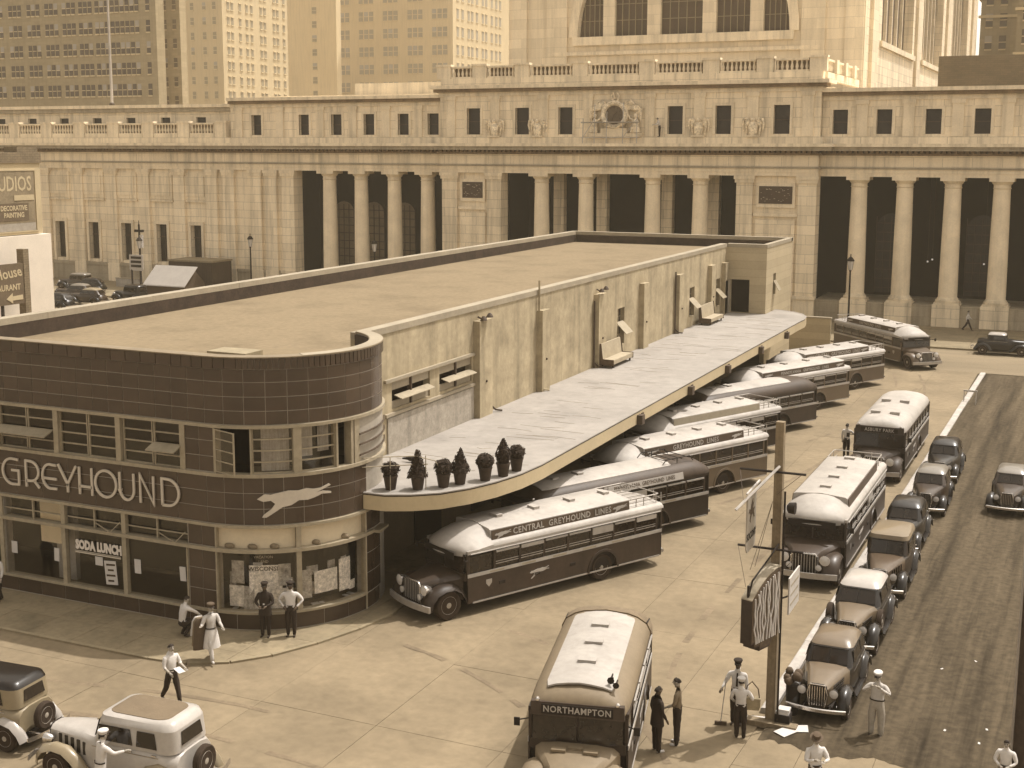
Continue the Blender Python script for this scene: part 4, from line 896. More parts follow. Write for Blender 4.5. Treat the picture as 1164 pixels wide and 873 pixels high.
mb = MB(); mb.box(TX0 + .402, TX0 + .47, TY + .5, TYB - .5, 8.02, 8.619); tb(mb, 'tar_flashing', M_TAR)
mb = MB(); mb.box(TX0 + .5, -21.2, TYB - .47, TYB - .403, 8.02, 8.619); tb(mb, 'tar_flashing', M_TAR)
mb = MB(); ribbon(mb, S_ARC + .3, S_END, 8.02, 8.8, -.45, -.36); tb(mb, 'tar_flashing', M_TAR)
mb = MB(); mb.box(TX0 + .4, TXW - .4, TY + .36, TYB - .4, 7.8, 8.05); tb(mb, 'roof', M_GRAVEL)
mb = MB(); mb.box(TXW - .39, -21.1, 88.5, TYB - .4, 7.8, 8.052); tb(mb, 'roof', M_GRAVEL)
mb = MB(); mb.lathe([(.02, 8.051), (3.3, 8.051)], (TC.x, TC.y, 0), 'z', 24, a0=-PI / 2, a1=R(62)); tb(mb, 'roof', M_GRAVEL)
mb = MB(); mb.box(-27.7, -26.1, 35.9, 36.9, 8.05, 8.42); tb(mb, 'roof_hatch', mat('hatch_metal', .22, .6, .2, 2))
# wall below the canopy (bus bay side) and waiting-room doors, in shade
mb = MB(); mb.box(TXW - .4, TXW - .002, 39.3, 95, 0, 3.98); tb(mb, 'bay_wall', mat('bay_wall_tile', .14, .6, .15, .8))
for i in range(9):
    y = 43 + 5 * i; mb = MB(); mb.box(TXW - .001, TXW + .06, y, y + 2.2, .1, 2.5); tb(mb, 'bay_door', M_WINDK)
mb = MB(); mb.box(TXW + .01, -20.6, 40, 92, 0, .14); tb(mb, 'loading_platform', M_WALK)
# --- canopy
ring = [(-23.6, 40.2), (-22.2, 37.9), (-21.62, 36.0), (-20.85, 36.05), (-20.1, 36.4), (-19.35, 37.0), (-18.75, 37.95), (-18.3, 39.1), (-17.98, 40.5), (-17.85, 42), (-17.85, 84.8), (-17.8, 86.6), (-18.0, 88.0), (-18.5, 89.2), (-19.3, 90.2), (-20.3, 90.8), (-20.78, 90.9), (-20.78, 88.06), (-23.6, 88.06)]
mb = MB(); mb.prism([(x, y, 4.02) for x, y in ring], (0, 0, .08)); tb(mb, 'canopy_top', M_CANTOP)
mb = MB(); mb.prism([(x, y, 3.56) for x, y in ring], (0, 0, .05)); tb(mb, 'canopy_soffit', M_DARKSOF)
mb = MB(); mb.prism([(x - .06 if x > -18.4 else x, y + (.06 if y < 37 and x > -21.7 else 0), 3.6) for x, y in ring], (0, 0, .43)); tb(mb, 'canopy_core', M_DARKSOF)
def offs(pts, d):
    out = []
    for i, p in enumerate(pts):
        a = Vector((*pts[max(i - 1, 0)], 0)); b = Vector((*pts[min(i + 1, len(pts) - 1)], 0)); t = (b - a).normalized(); n = Vector((t.y, -t.x, 0)); out.append((p[0] + n.x * d, p[1] + n.y * d))
    return out
er = ring[2:17]
def edge_strip(mb, z0, z1, d0, d1):
    A, B = offs(er, d0), offs(er, d1); mb.loft([[(a[0], a[1], z0), (b[0], b[1], z0), (b[0], b[1], z1), (a[0], a[1], z1)] for a, b in zip(A, B)]); return mb
tb(edge_strip(MB(), 3.55, 4.03, .004, .05), 'canopy_fascia', M_FASCIA, smooth=30)
tb(edge_strip(MB(), 4.032, 4.075, .01, .035), 'fascia_gutter', M_TAR, smooth=30)
tb(edge_strip(MB(), 4.077, 4.115, -.04, .06), 'gravel_stop', M_CANTOP, smooth=30)
M_SEAM = mat('roofing_seam', .245, .9, .3, 3)
random.seed(3)
for i in range(70):
    y = random.uniform(38.5, 86); x0 = random.uniform(-23.3, -19.5); L = random.uniform(.5, 2.2); mb = MB(); x1 = min(x0 + L, -18.2)
    if y < 41: x1 = min(x1, -19.6)
    mb.tube([(x0, y, 4.102), ((x0 + x1) / 2, y + random.uniform(-.15, .15), 4.104), (x1, y + random.uniform(-.3, .3), 4.102)], .008, 4); tb(mb, 'roofing_seam', M_SEAM)
mb = MB(); mb.bar((-21.58, 36.02, .1), (-21.58, 36.02, 3.56), .035, 6); tb(mb, 'canopy_post', M_TRIMW)
# white guard rail at the canopy tip
def rail(pts, r=.018): mb = MB(); mb.tube(pts, r, 5); return tb(mb, 'tip_rail', M_TRIMW)
for z in (4.95, 5.25): rail([(-21.75, 35.85, z), (-21.2, 36.35, z), (-19.9, 37.25, z)] if z < 5 else [(-21.75, 35.85, z), (-21.2, 36.35, z), (-20.2, 37.0, z), (-19.7, 37.4, z - .2), (-19.5, 37.6, z - .7), (-19.5, 37.6, 4.1)])
for x, y in ((-20.9, 36.5), (-19.95, 37.2)): rail([(x, y, 4.1), (x, y, 5.25)])
# bus bay numbers lamps under the fascia
for y in (52.6, 60.1, 66.9, 74.2, 80.9):
    mb = MB(); mb.box(-17.79, -17.55, y - .18, y + .18, 3.55, 3.95); tb(mb, 'bay_lamp_box', M_FRAMEDK); mb = MB(); mb.box(-17.79, -17.74, y + .35, y + .6, 3.7, 3.95); tb(mb, 'bay_number_plate', M_TILE)
# far screen wall beyond the canopy end
fw = thing('screen_wall', (-19.6, 98.2, 0), 'plain stucco screen wall past the far end of the bus canopy', 'wall')
MB().box(-1.8, 1.4, 0, .25, -.02, 2.7).build('wall_panel', M_STUCCO2, fw); MB().box(-1.85, 1.45, -.04, .29, 2.702, 2.82).build('wall_coping', M_COPING, fw)
# ================================================================ vehicles
M_TYRE = mat('tyre_rubber', 0.028, .9, .2, 6, spec=.2)
M_RIM = mat('painted_rim', 0.3, .5, .2, 4)
M_CHROME = mat('dull_chrome', 0.55, .22, .1, 3, metal=.9)
M_LENS = mat('lamp_lens', 0.5, .12, .1, 5, spec=.6)
M_BUSLOW = mat('coach_dark_paint', 0.03, .5, .22, 1.1, spec=.3, rand=.25, stain=.2)
M_BUSWHITE = mat('coach_white_paint', 0.34, .55, .14, .9, spec=.3, rand=.06, fine=5, spots=.16, spot_scale=.7)
M_BUSTAN = mat('coach_roof_dusty', 0.15, .6, .12, .8, spec=.3)
M_BUSSIGN = mat('coach_sign_panel', 0.055, .5, .1, 2)
M_BUSSIGN2 = mat('coach_pale_sign_panel', 0.26, .6, .1, 2)
M_BUSGLASS = mat('coach_glass', 0.018, .12, .5, 1.6, spec=.5)
M_BLACK = mat('chassis_black', 0.014, .8, .2, 2)
M_SILVER = mat('aluminium_trim', 0.33, .4, .1, 2, metal=.3)
WHEEL = {}
def wheel(parent, x, y, r, w, side, rim=None, name='wheel'):
    key = (r, w, side, rim.name if rim else '')
    if key not in WHEEL:
        hw = w / 2
        t = MB().lathe([(r * .62, -hw * .8), (r * .9, -hw), (r * .985, -hw * .7), (r, -hw * .2), (r, hw * .2), (r * .985, hw * .7), (r * .9, hw), (r * .62, hw * .8)], n=22, axis='y').mesh('tyre', M_TYRE, 40)
        s = side
        d = MB().lathe([(r * .64, s * hw * .6), (r * .6, s * hw * .85), (r * .5, s * hw * .45), (r * .28, s * hw * .3), (r * .24, s * hw * .75), (.02, s * hw * .95)], n=18, axis='y').mesh('rim', rim or M_RIM, 40)
        hb = MB()
        for k in range(6): a = 2 * PI * k / 6; hb.ball((math.cos(a) * r * .4, s * hw * .42, math.sin(a) * r * .4), (.05, .02, .05), 6, 4)
        WHEEL[key] = (t, d, hb.mesh('hand_hole', M_BLACK, 50))
    t, d, h = WHEEL[key]
    o = link(name, t, parent, loc=(x, y, r)); link('rim', d, o); link('hand_holes', h, o); return o
def bus(loc, hd, label, style='deck', sign='', front_sign='', xr=-6.2, wb=6.65, low=None, vents=4, rack=True, group='motor coaches', shop='', sign_mat=None, cap=True, awn=True):
    t = thing('motor_coach', (*loc, 0), label, 'bus', group, R(hd))
    low = low or M_BUSLOW; fa = 3.32; ra = fa - wb; W = 1.2; wr = .5
    xw = 2.62                                               # windscreen
    # lower side panels with wheel arches
    for s in (-1, 1):
        mb = MB(); arch = [(ra + .66 * math.cos(a), .42 + .66 * math.sin(a) * 1.02) for a in [PI * k / 10 for k in range(11)]]
        pts = [(xr, .5), (xr, 1.3), (xw, 1.3), (xw - .02, .42)] + arch + [(xr + .1, .42)]
        mb.prism([(x, s * (W - .05), z) for x, z in pts], (0, s * .05, 0)); mb.build('side_panel', low, t)
        mb = MB(); mb.loft([[(ra + r * math.cos(a), s * (W + dy), .42 + r * math.sin(a) * 1.02) for r, dy in ((.66, -.02), (.66, .035), (.74, .03), (.75, -.02))] for a in [PI * k / 12 for k in range(13)]]); mb.build('wheel_arch', low, t, 40)
        mb = MB(); mb.box(xr + .02, xw, s * W - .012, s * W + .012, 1.302, 1.42) if s < 0 else mb.box(xr + .02, xw, W - .012, W + .012, 1.302, 1.42); b = mb.build('belt_stripe', M_BUSWHITE, t)
        for k in range(5):
            x = xw - 1.2 - k * (xw - xr - 2) / 5; MB().cbox((x, s * (W + .0125), 1.36), (.6, .004, .06)).build('route_lettering', M_BUSSIGN2, b)
        mb = MB(); y0, y1 = sorted((s * W, s * (W + .02))); mb.box(xr + .1, xw - .2, y0, y1, .4, .45); mb.build('skirt_moulding', M_SILVER, t)
        for k, x in enumerate((1.2, -.3, -1.9)):
            if x > xr + 1.2: mb = MB(); mb.box(x - .12, x + .12, y0, y1, .85, .95); mb.build('baggage_latch', M_BLACK, t)
        # windows
        xa = xr + .25; nw = max(3, round((1.5 - xa) / 1.02)); step = (1.5 - xa) / nw
        for k in range(nw):
            a, b2 = xa + k * step + .05, xa + (k + 1) * step - .05; mb = MB(); y0, y1 = sorted((s * (W - .06), s * (W - .04))); mb.box(a, b2, y0, y1, 1.44, 2.06); w = mb.build('side_window', M_BUSGLASS, t)
            if awn:
                mb = MB(); y0, y1 = sorted((s * (W - .035), s * (W + .03))); mb.box(a, b2, y0, y1, 1.98 - (random.random() < .4) * random.uniform(.05, .25), 2.04); mb.build('window_shade', M_BUSWHITE, w)
            mb = MB(); y0, y1 = sorted((s * (W - .035), s * (W - .015))); mb.box(a, b2, y0, y1, 1.56, 1.585); mb.box(a, b2, y0, y1, 1.64, 1.66); mb.build('guard_bar', M_SILVER, w)
        mb = MB(); y0, y1 = sorted((s * (W - .06), s * (W - .04))); mb.box(1.62, xw - .1, y0, y1, 1.44, 2.0); mb.build('driver_window', M_BUSGLASS, t)
        for k in range(nw + 1):
            x = xa + k * step; mb = MB(); y0, y1 = sorted((s * (W - .07), s * (W - .012))); mb.box(x - .045, x + .045, y0, y1, 1.42, 2.08); mb.build('window_pillar', low, t)
        mb = MB(); y0, y1 = sorted((s * (W - .09), s * (W - .012))); mb.box(xw - .1, xw + .02, y0, y1, 1.42, 2.1); mb.build('front_pillar', low, t)
        mb = MB(); y0, y1 = sorted((s * (W - .1), s * (W + .0))); mb.box(xr, xw, y0, y1, 2.082, 2.2); mb.build('letterboard', M_SILVER if style == 'deck' else low, t)
        if style == 'deck': 
            mb = MB(); mb.tube([(xr + .1, s * (W + .03), 2.1), (xw - .1, s * (W + .03), 2.1)], .022, 5); mb.build('drip_rail', M_BUSWHITE, t)
        MB().prism([(1.75 + a * .12, s * (W + .001), .98 + b * .13) for a, b in ((-1, 1), (1, 1), (1, 0), (0, -1), (-1, 0))], (0, s * .006, 0)).build('shield_emblem', M_SILVER, t)
        dog_part(frame((-.4, s * (W + .02), .98), (-s, 0, 0), (0, 0, 1)) if s > 0 else frame((-.4, s * (W + .02), .98), (1, 0, 0), (0, 0, 1)), .85, M_BUSWHITE, t, .01)
    mb = MB(); mb.box(xr + .08, xw - .05, -W + .07, W - .07, .5, 2.1); mb.build('interior', M_BLACK, t)
    # rear end, gently bowed
    def bow(z0, z1, m, nm, o=0.0, hw=W): mb = MB(); mb.loft([[(xr - .16 * (1 - (y / hw) ** 2) - o, y, z0), (xr + .05, y, z0), (xr + .05, y, z1), (xr - .16 * (1 - (y / hw) ** 2) - o, y, z1)] for y in [hw * (k / 5 - 1) for k in range(11)]]); return mb.build(nm, m, t, 40)
    bow(.42, 1.30, low, 'rear_panel'); bow(1.302, 1.42, M_BUSWHITE, 'rear_stripe', .012); bow(1.42, 2.2, low, 'rear_upper'); bow(1.55, 2.0, M_BUSGLASS, 'rear_window', .01, .8)
    mb = MB(); mb.tube([(xr - .1, -1.15, .55), (xr - .3, -.8, .55), (xr - .3, .8, .55), (xr - .1, 1.15, .55)], .07, 6); mb.build('rear_bumper', M_SILVER, t)
    for s in (-1, 1): mb = MB(); mb.lathe([(.07, 0), (.07, -.08), (.02, -.1)], (xr - .02, s * 1.05, 1.15), 'x', 8); mb.build('tail_lamp', M_CHROME, t)
    # roof
    mc = M_BUSWHITE
    if style == 'deck':
        sec = [(-W, 2.2), (-W + .02, 2.28), (-W + .12, 2.36), (0, 2.46), (W - .12, 2.36), (W - .02, 2.28), (W, 2.2)]
        mb = MB(); mb.loft([[(x, y, z) for y, z in sec] for x in (xr - .08, 1.6 if cap else xw + .05)]); mb.build('roof', M_BUSWHITE, t, 50)
        xd0, xd1 = (xr + 1.45 if rack else xr + .3), 1.55
        mb = MB(); dk = [(-1.02, 2.3), (-.98, 2.7), (-.9, 2.74), (0, 2.82), (.9, 2.74), (.98, 2.7), (1.02, 2.3)]
        mb.loft([[(xd0, y, z) for y, z in dk], [(xd1, y, z) for y, z in dk]]); d = mb.build('luggage_deck', M_BUSWHITE, t, 40)
        for s in (-1, 1):
            mb = MB(); mb.prism([(xd0 + .04, s * 1.03, 2.37), (xd1 - .04, s * 1.03, 2.37), (xd1 - .04, s * 1.0, 2.68), (xd0 + .04, s * 1.0, 2.68)], (0, s * .018, 0)); pn = mb.build('sign_panel', sign_mat or M_BUSSIGN, d)
            if sign:
                lettering_words(sign, .3 if len(sign) < 25 else .24, M_BUSWHITE, t, frame(((xd0 + xd1) / 2, s * 1.045, 2.515), (-s, 0, 0), (-.0, -s * .07, 1)), .22, bold=.006, sx=.95, spacing=1.12)
                for e in (xd1 - .5, xd0 + .5): dog_part(frame((e, s * 1.05, 2.52), (-s, 0, 0), (0, -s * .07, 1)), .7, M_BUSWHITE, t, .008)
        for k in range(vents): x = xd1 - 1.0 - k * (xd1 - xd0 - 1.4) / max(1, vents - 1); mb = MB(); mb.box(x - .12, x + .12, -.2, .2, 2.79, 2.88); mb.box(x - .13, x + .13, -.21, .21, 2.881, 2.895); mb.build('roof_vent', M_BUSWHITE, t)
        if cap:
            mb = MB(); rows = []
            for x, zt, zs, hw in ((1.555, 2.79, 2.26, 1.2), (1.95, 2.75, 2.24, 1.205), (2.4, 2.63, 2.2, 1.2), (2.75, 2.46, 2.16, 1.17), (2.95, 2.3, 2.12, 1.1), (3.0, 2.18, 2.1, 1.02)):
                rows.append([(x - (y / hw) ** 2 * .25 * (x - 1.55), y, zs + (zt - zs) * (1 - abs(y / hw) ** 2.6)) for y in [hw * (k / 5 - 1) for k in range(11)]] + [(x - (y / hw) ** 2 * .25 * (x - 1.55), y, zs - .1) for y in [hw * (1 - k / 5) for k in range(11)]])
            mb.loft(rows); mb.build('front_dome', M_BUSWHITE, t, 45)
        if rack:
            for s in (-1, 1):
                mb = MB(); mb.tube([(xd0 - .05, s * .98, 2.7), (xr + .05, s * .98, 2.7), (xr - .05, s * .9, 2.7)], .022, 5)
                for x in (xd0 - .35, (xd0 + xr) / 2, xr + .1): mb.bar((x, s * .98, 2.3), (x, s * .98, 2.7), .018, 4)
                mb.build('roof_rack_rail', M_SILVER, t)
            mb = MB(); mb.bar((xr - .03, -.95, 2.7), (xr - .03, .95, 2.7), .022, 5)
            for k in range(6): y = -.85 + .34 * k; mb.bar((xr, y, 2.5), (xd0, y, 2.5), .018, 4)
            mb.build('roof_rack', M_SILVER, t)
            mb = MB()
            for y in (.55, .95): mb.bar((xr - .22, y, .6), (xr - .18, y, 2.72), .02, 4)
            for k in range(6): mb.bar((xr - .21, .55, .85 + .33 * k), (xr - .21, .95, .85 + .33 * k), .018, 4)
            mb.build('rear_ladder', M_SILVER, t)
    else:
        def ring(x, k, zt): return [(x, y * k, 2.2 + (z - 2.2) * zt) for y, z in ((-W, 2.18), (-W, 2.3), (-1.1, 2.5), (-.85, 2.66), (-.6, 2.74), (0, 2.8), (.6, 2.74), (.85, 2.66), (1.1, 2.5), (W, 2.3), (W, 2.18))]
        st = [(xr - .2, .8, .1), (xr - .1, .93, .55), (xr + .25, .99, .88), (xr + .8, 1, 1), (1.6, 1, 1), (2.3, .98, .95), (2.65, .94, .72), (2.8, .9, .3)]
        mb = MB(); mb.loft([ring(*a) for a in st]); mb.build('roof', low if style == 'round' else M_BUSTAN if style == 'tan' else M_BUSWHITE, t, 50)
        if style != 'white':
            x0, x1 = xr + (.8 if style == 'tan' else 1.7), (2.45 if style == 'tan' else 2.2); mb = MB(); outl = [(-.82, 2.68), (-.6, 2.745), (-.3, 2.79), (0, 2.812), (.3, 2.79), (.6, 2.745), (.82, 2.68)]
            mb.loft([[(x, y * k, z + .012 - (1 - k) * .15) for y, z in outl] + [(x, y * k, z - .03 - (1 - k) * .15) for y, z in reversed(outl)] for x, k in ((x0, .93), (x0 + .25, 1.0), (x1 - .3, 1.0), (x1, .93))]); mb.build('roof_panel', M_BUSWHITE, t, 40)
        if style == 'tan':
            mb = MB(); cv = [ring(*a) for a in ((xr - .22, .82, .2), (xr - .1, .96, .65), (xr + .25, 1.02, .95), (xr + .75, 1.025, 1.06))]; mb.loft(cv); mb.build('canvas_cover', mat('brown_canvas', .13, .95, .2, 2, .4), t, 50)
            for s in (-1, 1): mb = MB(); mb.tube([(xr + .75, s * 1.1, 2.52), (xr + .2, s * 1.12, 2.45)], .03, 5); mb.build('cover_strap', M_BLACK, t)
        for k in range(vents): x = 1.1 - k * 1.25 if style != 'white' else 1.2 - (k // 2) * 3.2; y = 0 if style != 'white' else (-.45, .45)[k % 2]; mb = MB(); mb.box(x - .13, x + .13, y - .22, y + .22, 2.76, 2.87); mb.box(x - .14, x + .14, y - .23, y + .23, 2.872, 2.885); mb.build('roof_vent', M_BUSWHITE, t)
        if sign:
            for s in (-1, 1):
                L = min(4.2, 1.5 - xr - 1.4); xm = xr + 1.5 + L / 2; M = frame((xm, s * (W + .012), 2.3), (-s, 0, 0), (0, -s * .2, 1)); mb = MB(); mb.prism([M @ Vector(p) for p in ((-L / 2, -.14, 0), (L / 2, -.14, 0), (L / 2, .14, 0), (-L / 2, .14, 0))], M.to_3x3() @ Vector((0, 0, .02))); pn = mb.build('sign_panel', M_BUSWHITE, t)
                lettering_words(sign, .22, M_BUSSIGN, t, M @ Matrix.Translation((0, 0, .025)), .12, bold=.004, sx=.85, spacing=1.03)
        if style == 'tan':
            mb = MB(); mb.lathe([(.02, -.3), (.03, 0), (.09, .1)], (2.2, .72, 2.86), 'x', 8); mb.lathe([(.02, -.25), (.03, 0), (.08, .08)], (2.35, .86, 2.8), 'x', 8); mb.bar((2.1, .75, 2.6), (2.1, .75, 2.86), .02); mb.build('air_horn', M_BLACK, t, 50)
        if style == 'round' and rack:
            for s in (-1, 1):
                mb = MB(); mb.tube([(xr + 2.2, s * .75, 2.75), (xr + 2.0, s * .75, 2.92), (xr + .7, s * .75, 2.92), (xr + .5, s * .75, 2.7)], .022, 5)
                mb.bar((xr + 1.4, s * .75, 2.7), (xr + 1.4, s * .75, 2.92), .018, 4); mb.build('roof_rack_rail', M_BLACK, t)
            mb = MB()
            for k in range(4): mb.bar((xr + .7 + .42 * k, -.75, 2.85), (xr + .7 + .42 * k, .75, 2.85), .018, 4)
            mb.build('roof_rack', M_BLACK, t)
    # windscreen and front
    for s in (-1, 1):
        mb = MB(); y0, y1 = sorted((s * .03, s * 1.08)); mb.prism([(xw + .1, y0, 1.45), (xw + .1, y1, 1.45), (xw + .02, y1, 2.08), (xw + .02, y0, 2.08)], (.02, 0, 0)); mb.build('windscreen', M_BUSGLASS, t)
    mb = MB(); mb.box(xw - .02, xw + .09, -1.15, 1.15, 1.2, 1.45); mb.box(xw - .02, xw + .07, -.03, .03, 1.452, 2.08); mb.build('windscreen_frame', low, t)
    if style != 'deck' or not cap:
        mb = MB(); mb.prism([(xw + .05, -1.12, 2.1), (xw + .05, 1.12, 2.1), (xw + .02, 1.1, 2.42), (xw + .02, -1.1, 2.42)], (.16, 0, 0)); hb = mb.build('destination_box', low, t)
    mb = MB(); xs_ = xw + (.215 if style != 'deck' else .33); zs_ = 2.26 if style != 'deck' else 2.02; mb.box(xs_ - .02, xs_, -.85, .85, zs_ - .12, zs_ + .12); db = mb.build('destination_sign', M_BLACK, t)
    if front_sign: lettering(front_sign, .22, M_BUSWHITE, t, frame((xs_ + .006, 0, zs_), (0, 1, 0), (0, 0, 1)), .001, .004, .9, 1.1, name='destination_lettering')
    for s in (-1, 1):
        if style != 'deck': mb = MB(); mb.ball((xw + .15, s * .95, 2.46), (.07, .06, .06), 8, 5); mb.build('marker_lamp', M_CHROME, t)
        mb = MB(); mb.tube([(xw, s * 1.18, 1.9), (xw + .25, s * 1.4, 1.95)], .018, 5); mb.cbox((xw + .28, s * 1.42, 1.92), (.03, .14, .2)); mb.build('side_mirror', M_BLACK, t)
    # bonnet, grille, wings, lamps
    def hs(x, hw, zt, zb): return [(x, -hw, zb), (x, -hw, zt - .16), (x, -hw * .86, zt - .05), (x, -hw * .45, zt), (x, hw * .45, zt), (x, hw * .86, zt - .05), (x, hw, zt - .16), (x, hw, zb)]
    xg = 3.95
    mb = MB(); mb.loft([hs(xw + .05, 1.02, 1.42, .55), hs(xw + .5, .86, 1.38, .55), hs(xg - .3, .58, 1.3, .55), hs(xg, .5, 1.25, .55)]); bn = mb.build('bonnet', M_BUSTAN if style == 'tan' else low, t, 35)
    for s in (-1, 1):
        for k in range(4): mb = MB(); y0 = .62 + .1 * (3 - k) * .9; mb.cbox((xw + .55 + .2 * k, s * (.86 - .1 * k), 1.0), (.1, .03, .25)); mb.build('bonnet_louvre', M_BLACK, bn)
    if style == 'tan':
        for x, y in ((xw + .35, 0), (xw + .5, .38), (xw + .5, -.38)): mb = MB(); mb.box(x - .08, x + .08, y - .17, y + .17, 1.38, 1.44); mb.build('bonnet_vent', M_BUSTAN, bn)
    mb = MB(); mb.loft([[(xg + .001, y * .46, .55 + z * .68), (xg + .07, y * .46, .55 + z * .68)] for y, z in ((-1, 0), (1, 0), (1, .85), (.8, 1), (-.8, 1), (-1, .85), (-1, 0))], closed=False); 
    mb = MB(); mb.prism([(xg, y * .46, .5 + z * .72) for y, z in ((-1, 0), (1, 0), (1, .9), (.8, 1), (-.8, 1), (-1, .9))], (.06, 0, 0)); gr = mb.build('radiator', M_BLACK, t)
    mb = MB()
    for k in range(9): y = -.4 + .1 * k; mb.box(xg + .06, xg + .085, y - .012, y + .012, .52, 1.2)
    mb.build('radiator_bars', M_SILVER, gr)
    mb = MB(); mb.tube([(xg + .06, -.47, .5), (xg + .06, -.47, 1.12), (xg + .06, -.38, 1.23), (xg + .06, .38, 1.23), (xg + .06, .47, 1.12), (xg + .06, .47, .5)], .035, 6); mb.build('radiator_shell', M_CHROME, gr, 50)
    for s in (-1, 1):
        path = [(fa + .78, .45), (fa + .74, .72), (fa + .52, .98), (fa + .15, 1.1), (fa - .25, 1.08), (fa - .55, .9), (fa - .72, .62), (fa - .78, .42)]
        mb = MB(); rows = []
        for i, (x, z) in enumerate(path):
            a = Vector((*path[max(i - 1, 0)], 0)); b2 = Vector((*path[min(i + 1, len(path) - 1)], 0)); d = (b2 - a).normalized(); n = Vector((-d.y, d.x)) * -1
            n = Vector((d.y, -d.x)) if (Vector((d.y, -d.x)).dot(Vector((x - fa, z - .5))) > 0) else Vector((-d.y, d.x))
            rows.append([(x + n.x * o, s * y, z + n.y * o) for y, o in ((.62, -.02), (.75, .05), (.98, .06), (1.12, .0), (1.2, -.1), (1.17, -.1), (1.1, -.03), (.98, .02), (.75, .01), (.62, -.05))])
        mb.loft(rows); mb.build('front_wing', low if style != 'tan' else M_BUSTAN, t, 50)
        mb = MB(); mb.lathe([(.02, -.26), (.1, -.22), (.17, -.05), (.19, .02), (.19, .06)], (xg + .05, s * .72, 1.05), 'x', 14); hl = mb.build('headlamp', M_CHROME, t, 50); mb = MB(); mb.lathe([(.18, .061), (.1, .1), (.01, .115)], (xg + .05, s * .72, 1.05), 'x', 14); mb.build('lens', M_LENS, hl, 50)
        mb = MB(); mb.lathe([(.02, -.12), (.1, -.02), (.11, .03), (.01, .06)], (xg + .12, s * .52, .78), 'x', 12); mb.build('fog_lamp', M_LENS, t, 50)
        wheel(t, fa, s * 1.0, wr, .3, s); wheel(t, ra, s * .93, wr, .46, s)
    mb = MB(); mb.loft([[(x, y, z) for x, z in ((4.25 - .12 * abs(y) ** 2, .42), (4.32 - .12 * abs(y) ** 2, .42), (4.32 - .12 * abs(y) ** 2, .62), (4.25 - .12 * abs(y) ** 2, .62))] for y in [-1.18 + .236 * k for k in range(11)]]); mb.build('front_bumper', M_SILVER, t, 40)
    mb = MB(); mb.box(ra - .7, 4.2, -.5, .5, .35, .55); mb.box(ra - .15, ra + .15, -.9, .9, .38, .6); mb.box(fa - .08, fa + .08, -.95, .95, .4, .55); mb.build('chassis', M_BLACK, t)
    return t
G1 = 'coaches nosed in under the canopy'
bus((-18.15, 39.9), -118.0, 'dark coach with CENTRAL and LINES lettered roof sign, nearest the curved corner', sign='CENTRAL GREYHOUND LINES', group=G1)
bus((-18.1, 45.9), -118.5, 'rounded dark coach with pale lettered side panel, next to the nearest nosed-in coach', 'round', 'PENNSYLVANIA GREYHOUND LINES', group=G1, vents=2)
bus((-17.35, 53.4), -117, 'coach third from the curved corner with flat white roof deck, behind the sign pole', sign='GREYHOUND LINES', group=G1, low=mat('coach_grey_paint', .09, .45, .14, .8, spec=.4), awn=False)
bus((-18.15, 59.9), -116, 'coach with plain pale roof sign panel, fourth along the canopy', sign='', sign_mat=M_BUSSIGN2, group=G1)
bus((-17.8, 66.9), -117, 'all dark coach with rounded roof and tail, fifth along the canopy', 'round', '', group=G1, vents=2, rack=False)
bus((-17.3, 74.2), -117, 'coach with dark roof sign panel, second from the far canopy end', sign='PENNSYLVANIA GREYHOUND LINES', group=G1, low=mat('coach_grey_paint', .13), rack=False)
bus((-16.5, 82.0), -118, 'coach nearest the far canopy end, with row of windows along its dark side', sign='CENTRAL GREYHOUND LINES', group=G1, low=mat('coach_brown_paint', .07, .45, .14, .8, spec=.4))
G2 = 'coaches moving through the yard'
bus((-11.15, 29.75), -77, 'short dusty coach signed NORTHAMPTON with a white roof panel, driving forward', 'tan', '', 'NORTHAMPTON', xr=-3.3, wb=5.0, vents=3, group=G2, shop='Wilkes')
bus((-8.85, 48.65), -90.2, 'coach with white front dome standing behind the sign pole, beside the kerb', sign='', group=G2, vents=4, low=mat('coach_black_paint', .035, .4, .14, .8, spec=.4))
bus((-8.98, 64.6), -90.3, 'plain white roofed coach signed ASBURY PARK, beside the white kerb', 'white', '', 'ASBURY PARK', xr=-5.9, wb=5.6, group=G2, vents=4, awn=False)
bus((-13.4, 97.2), -48, 'coach turning in from the street in front of the station colonnade', sign='GREYHOUND LINES', group=G2, low=mat('coach_brown_paint', .07))

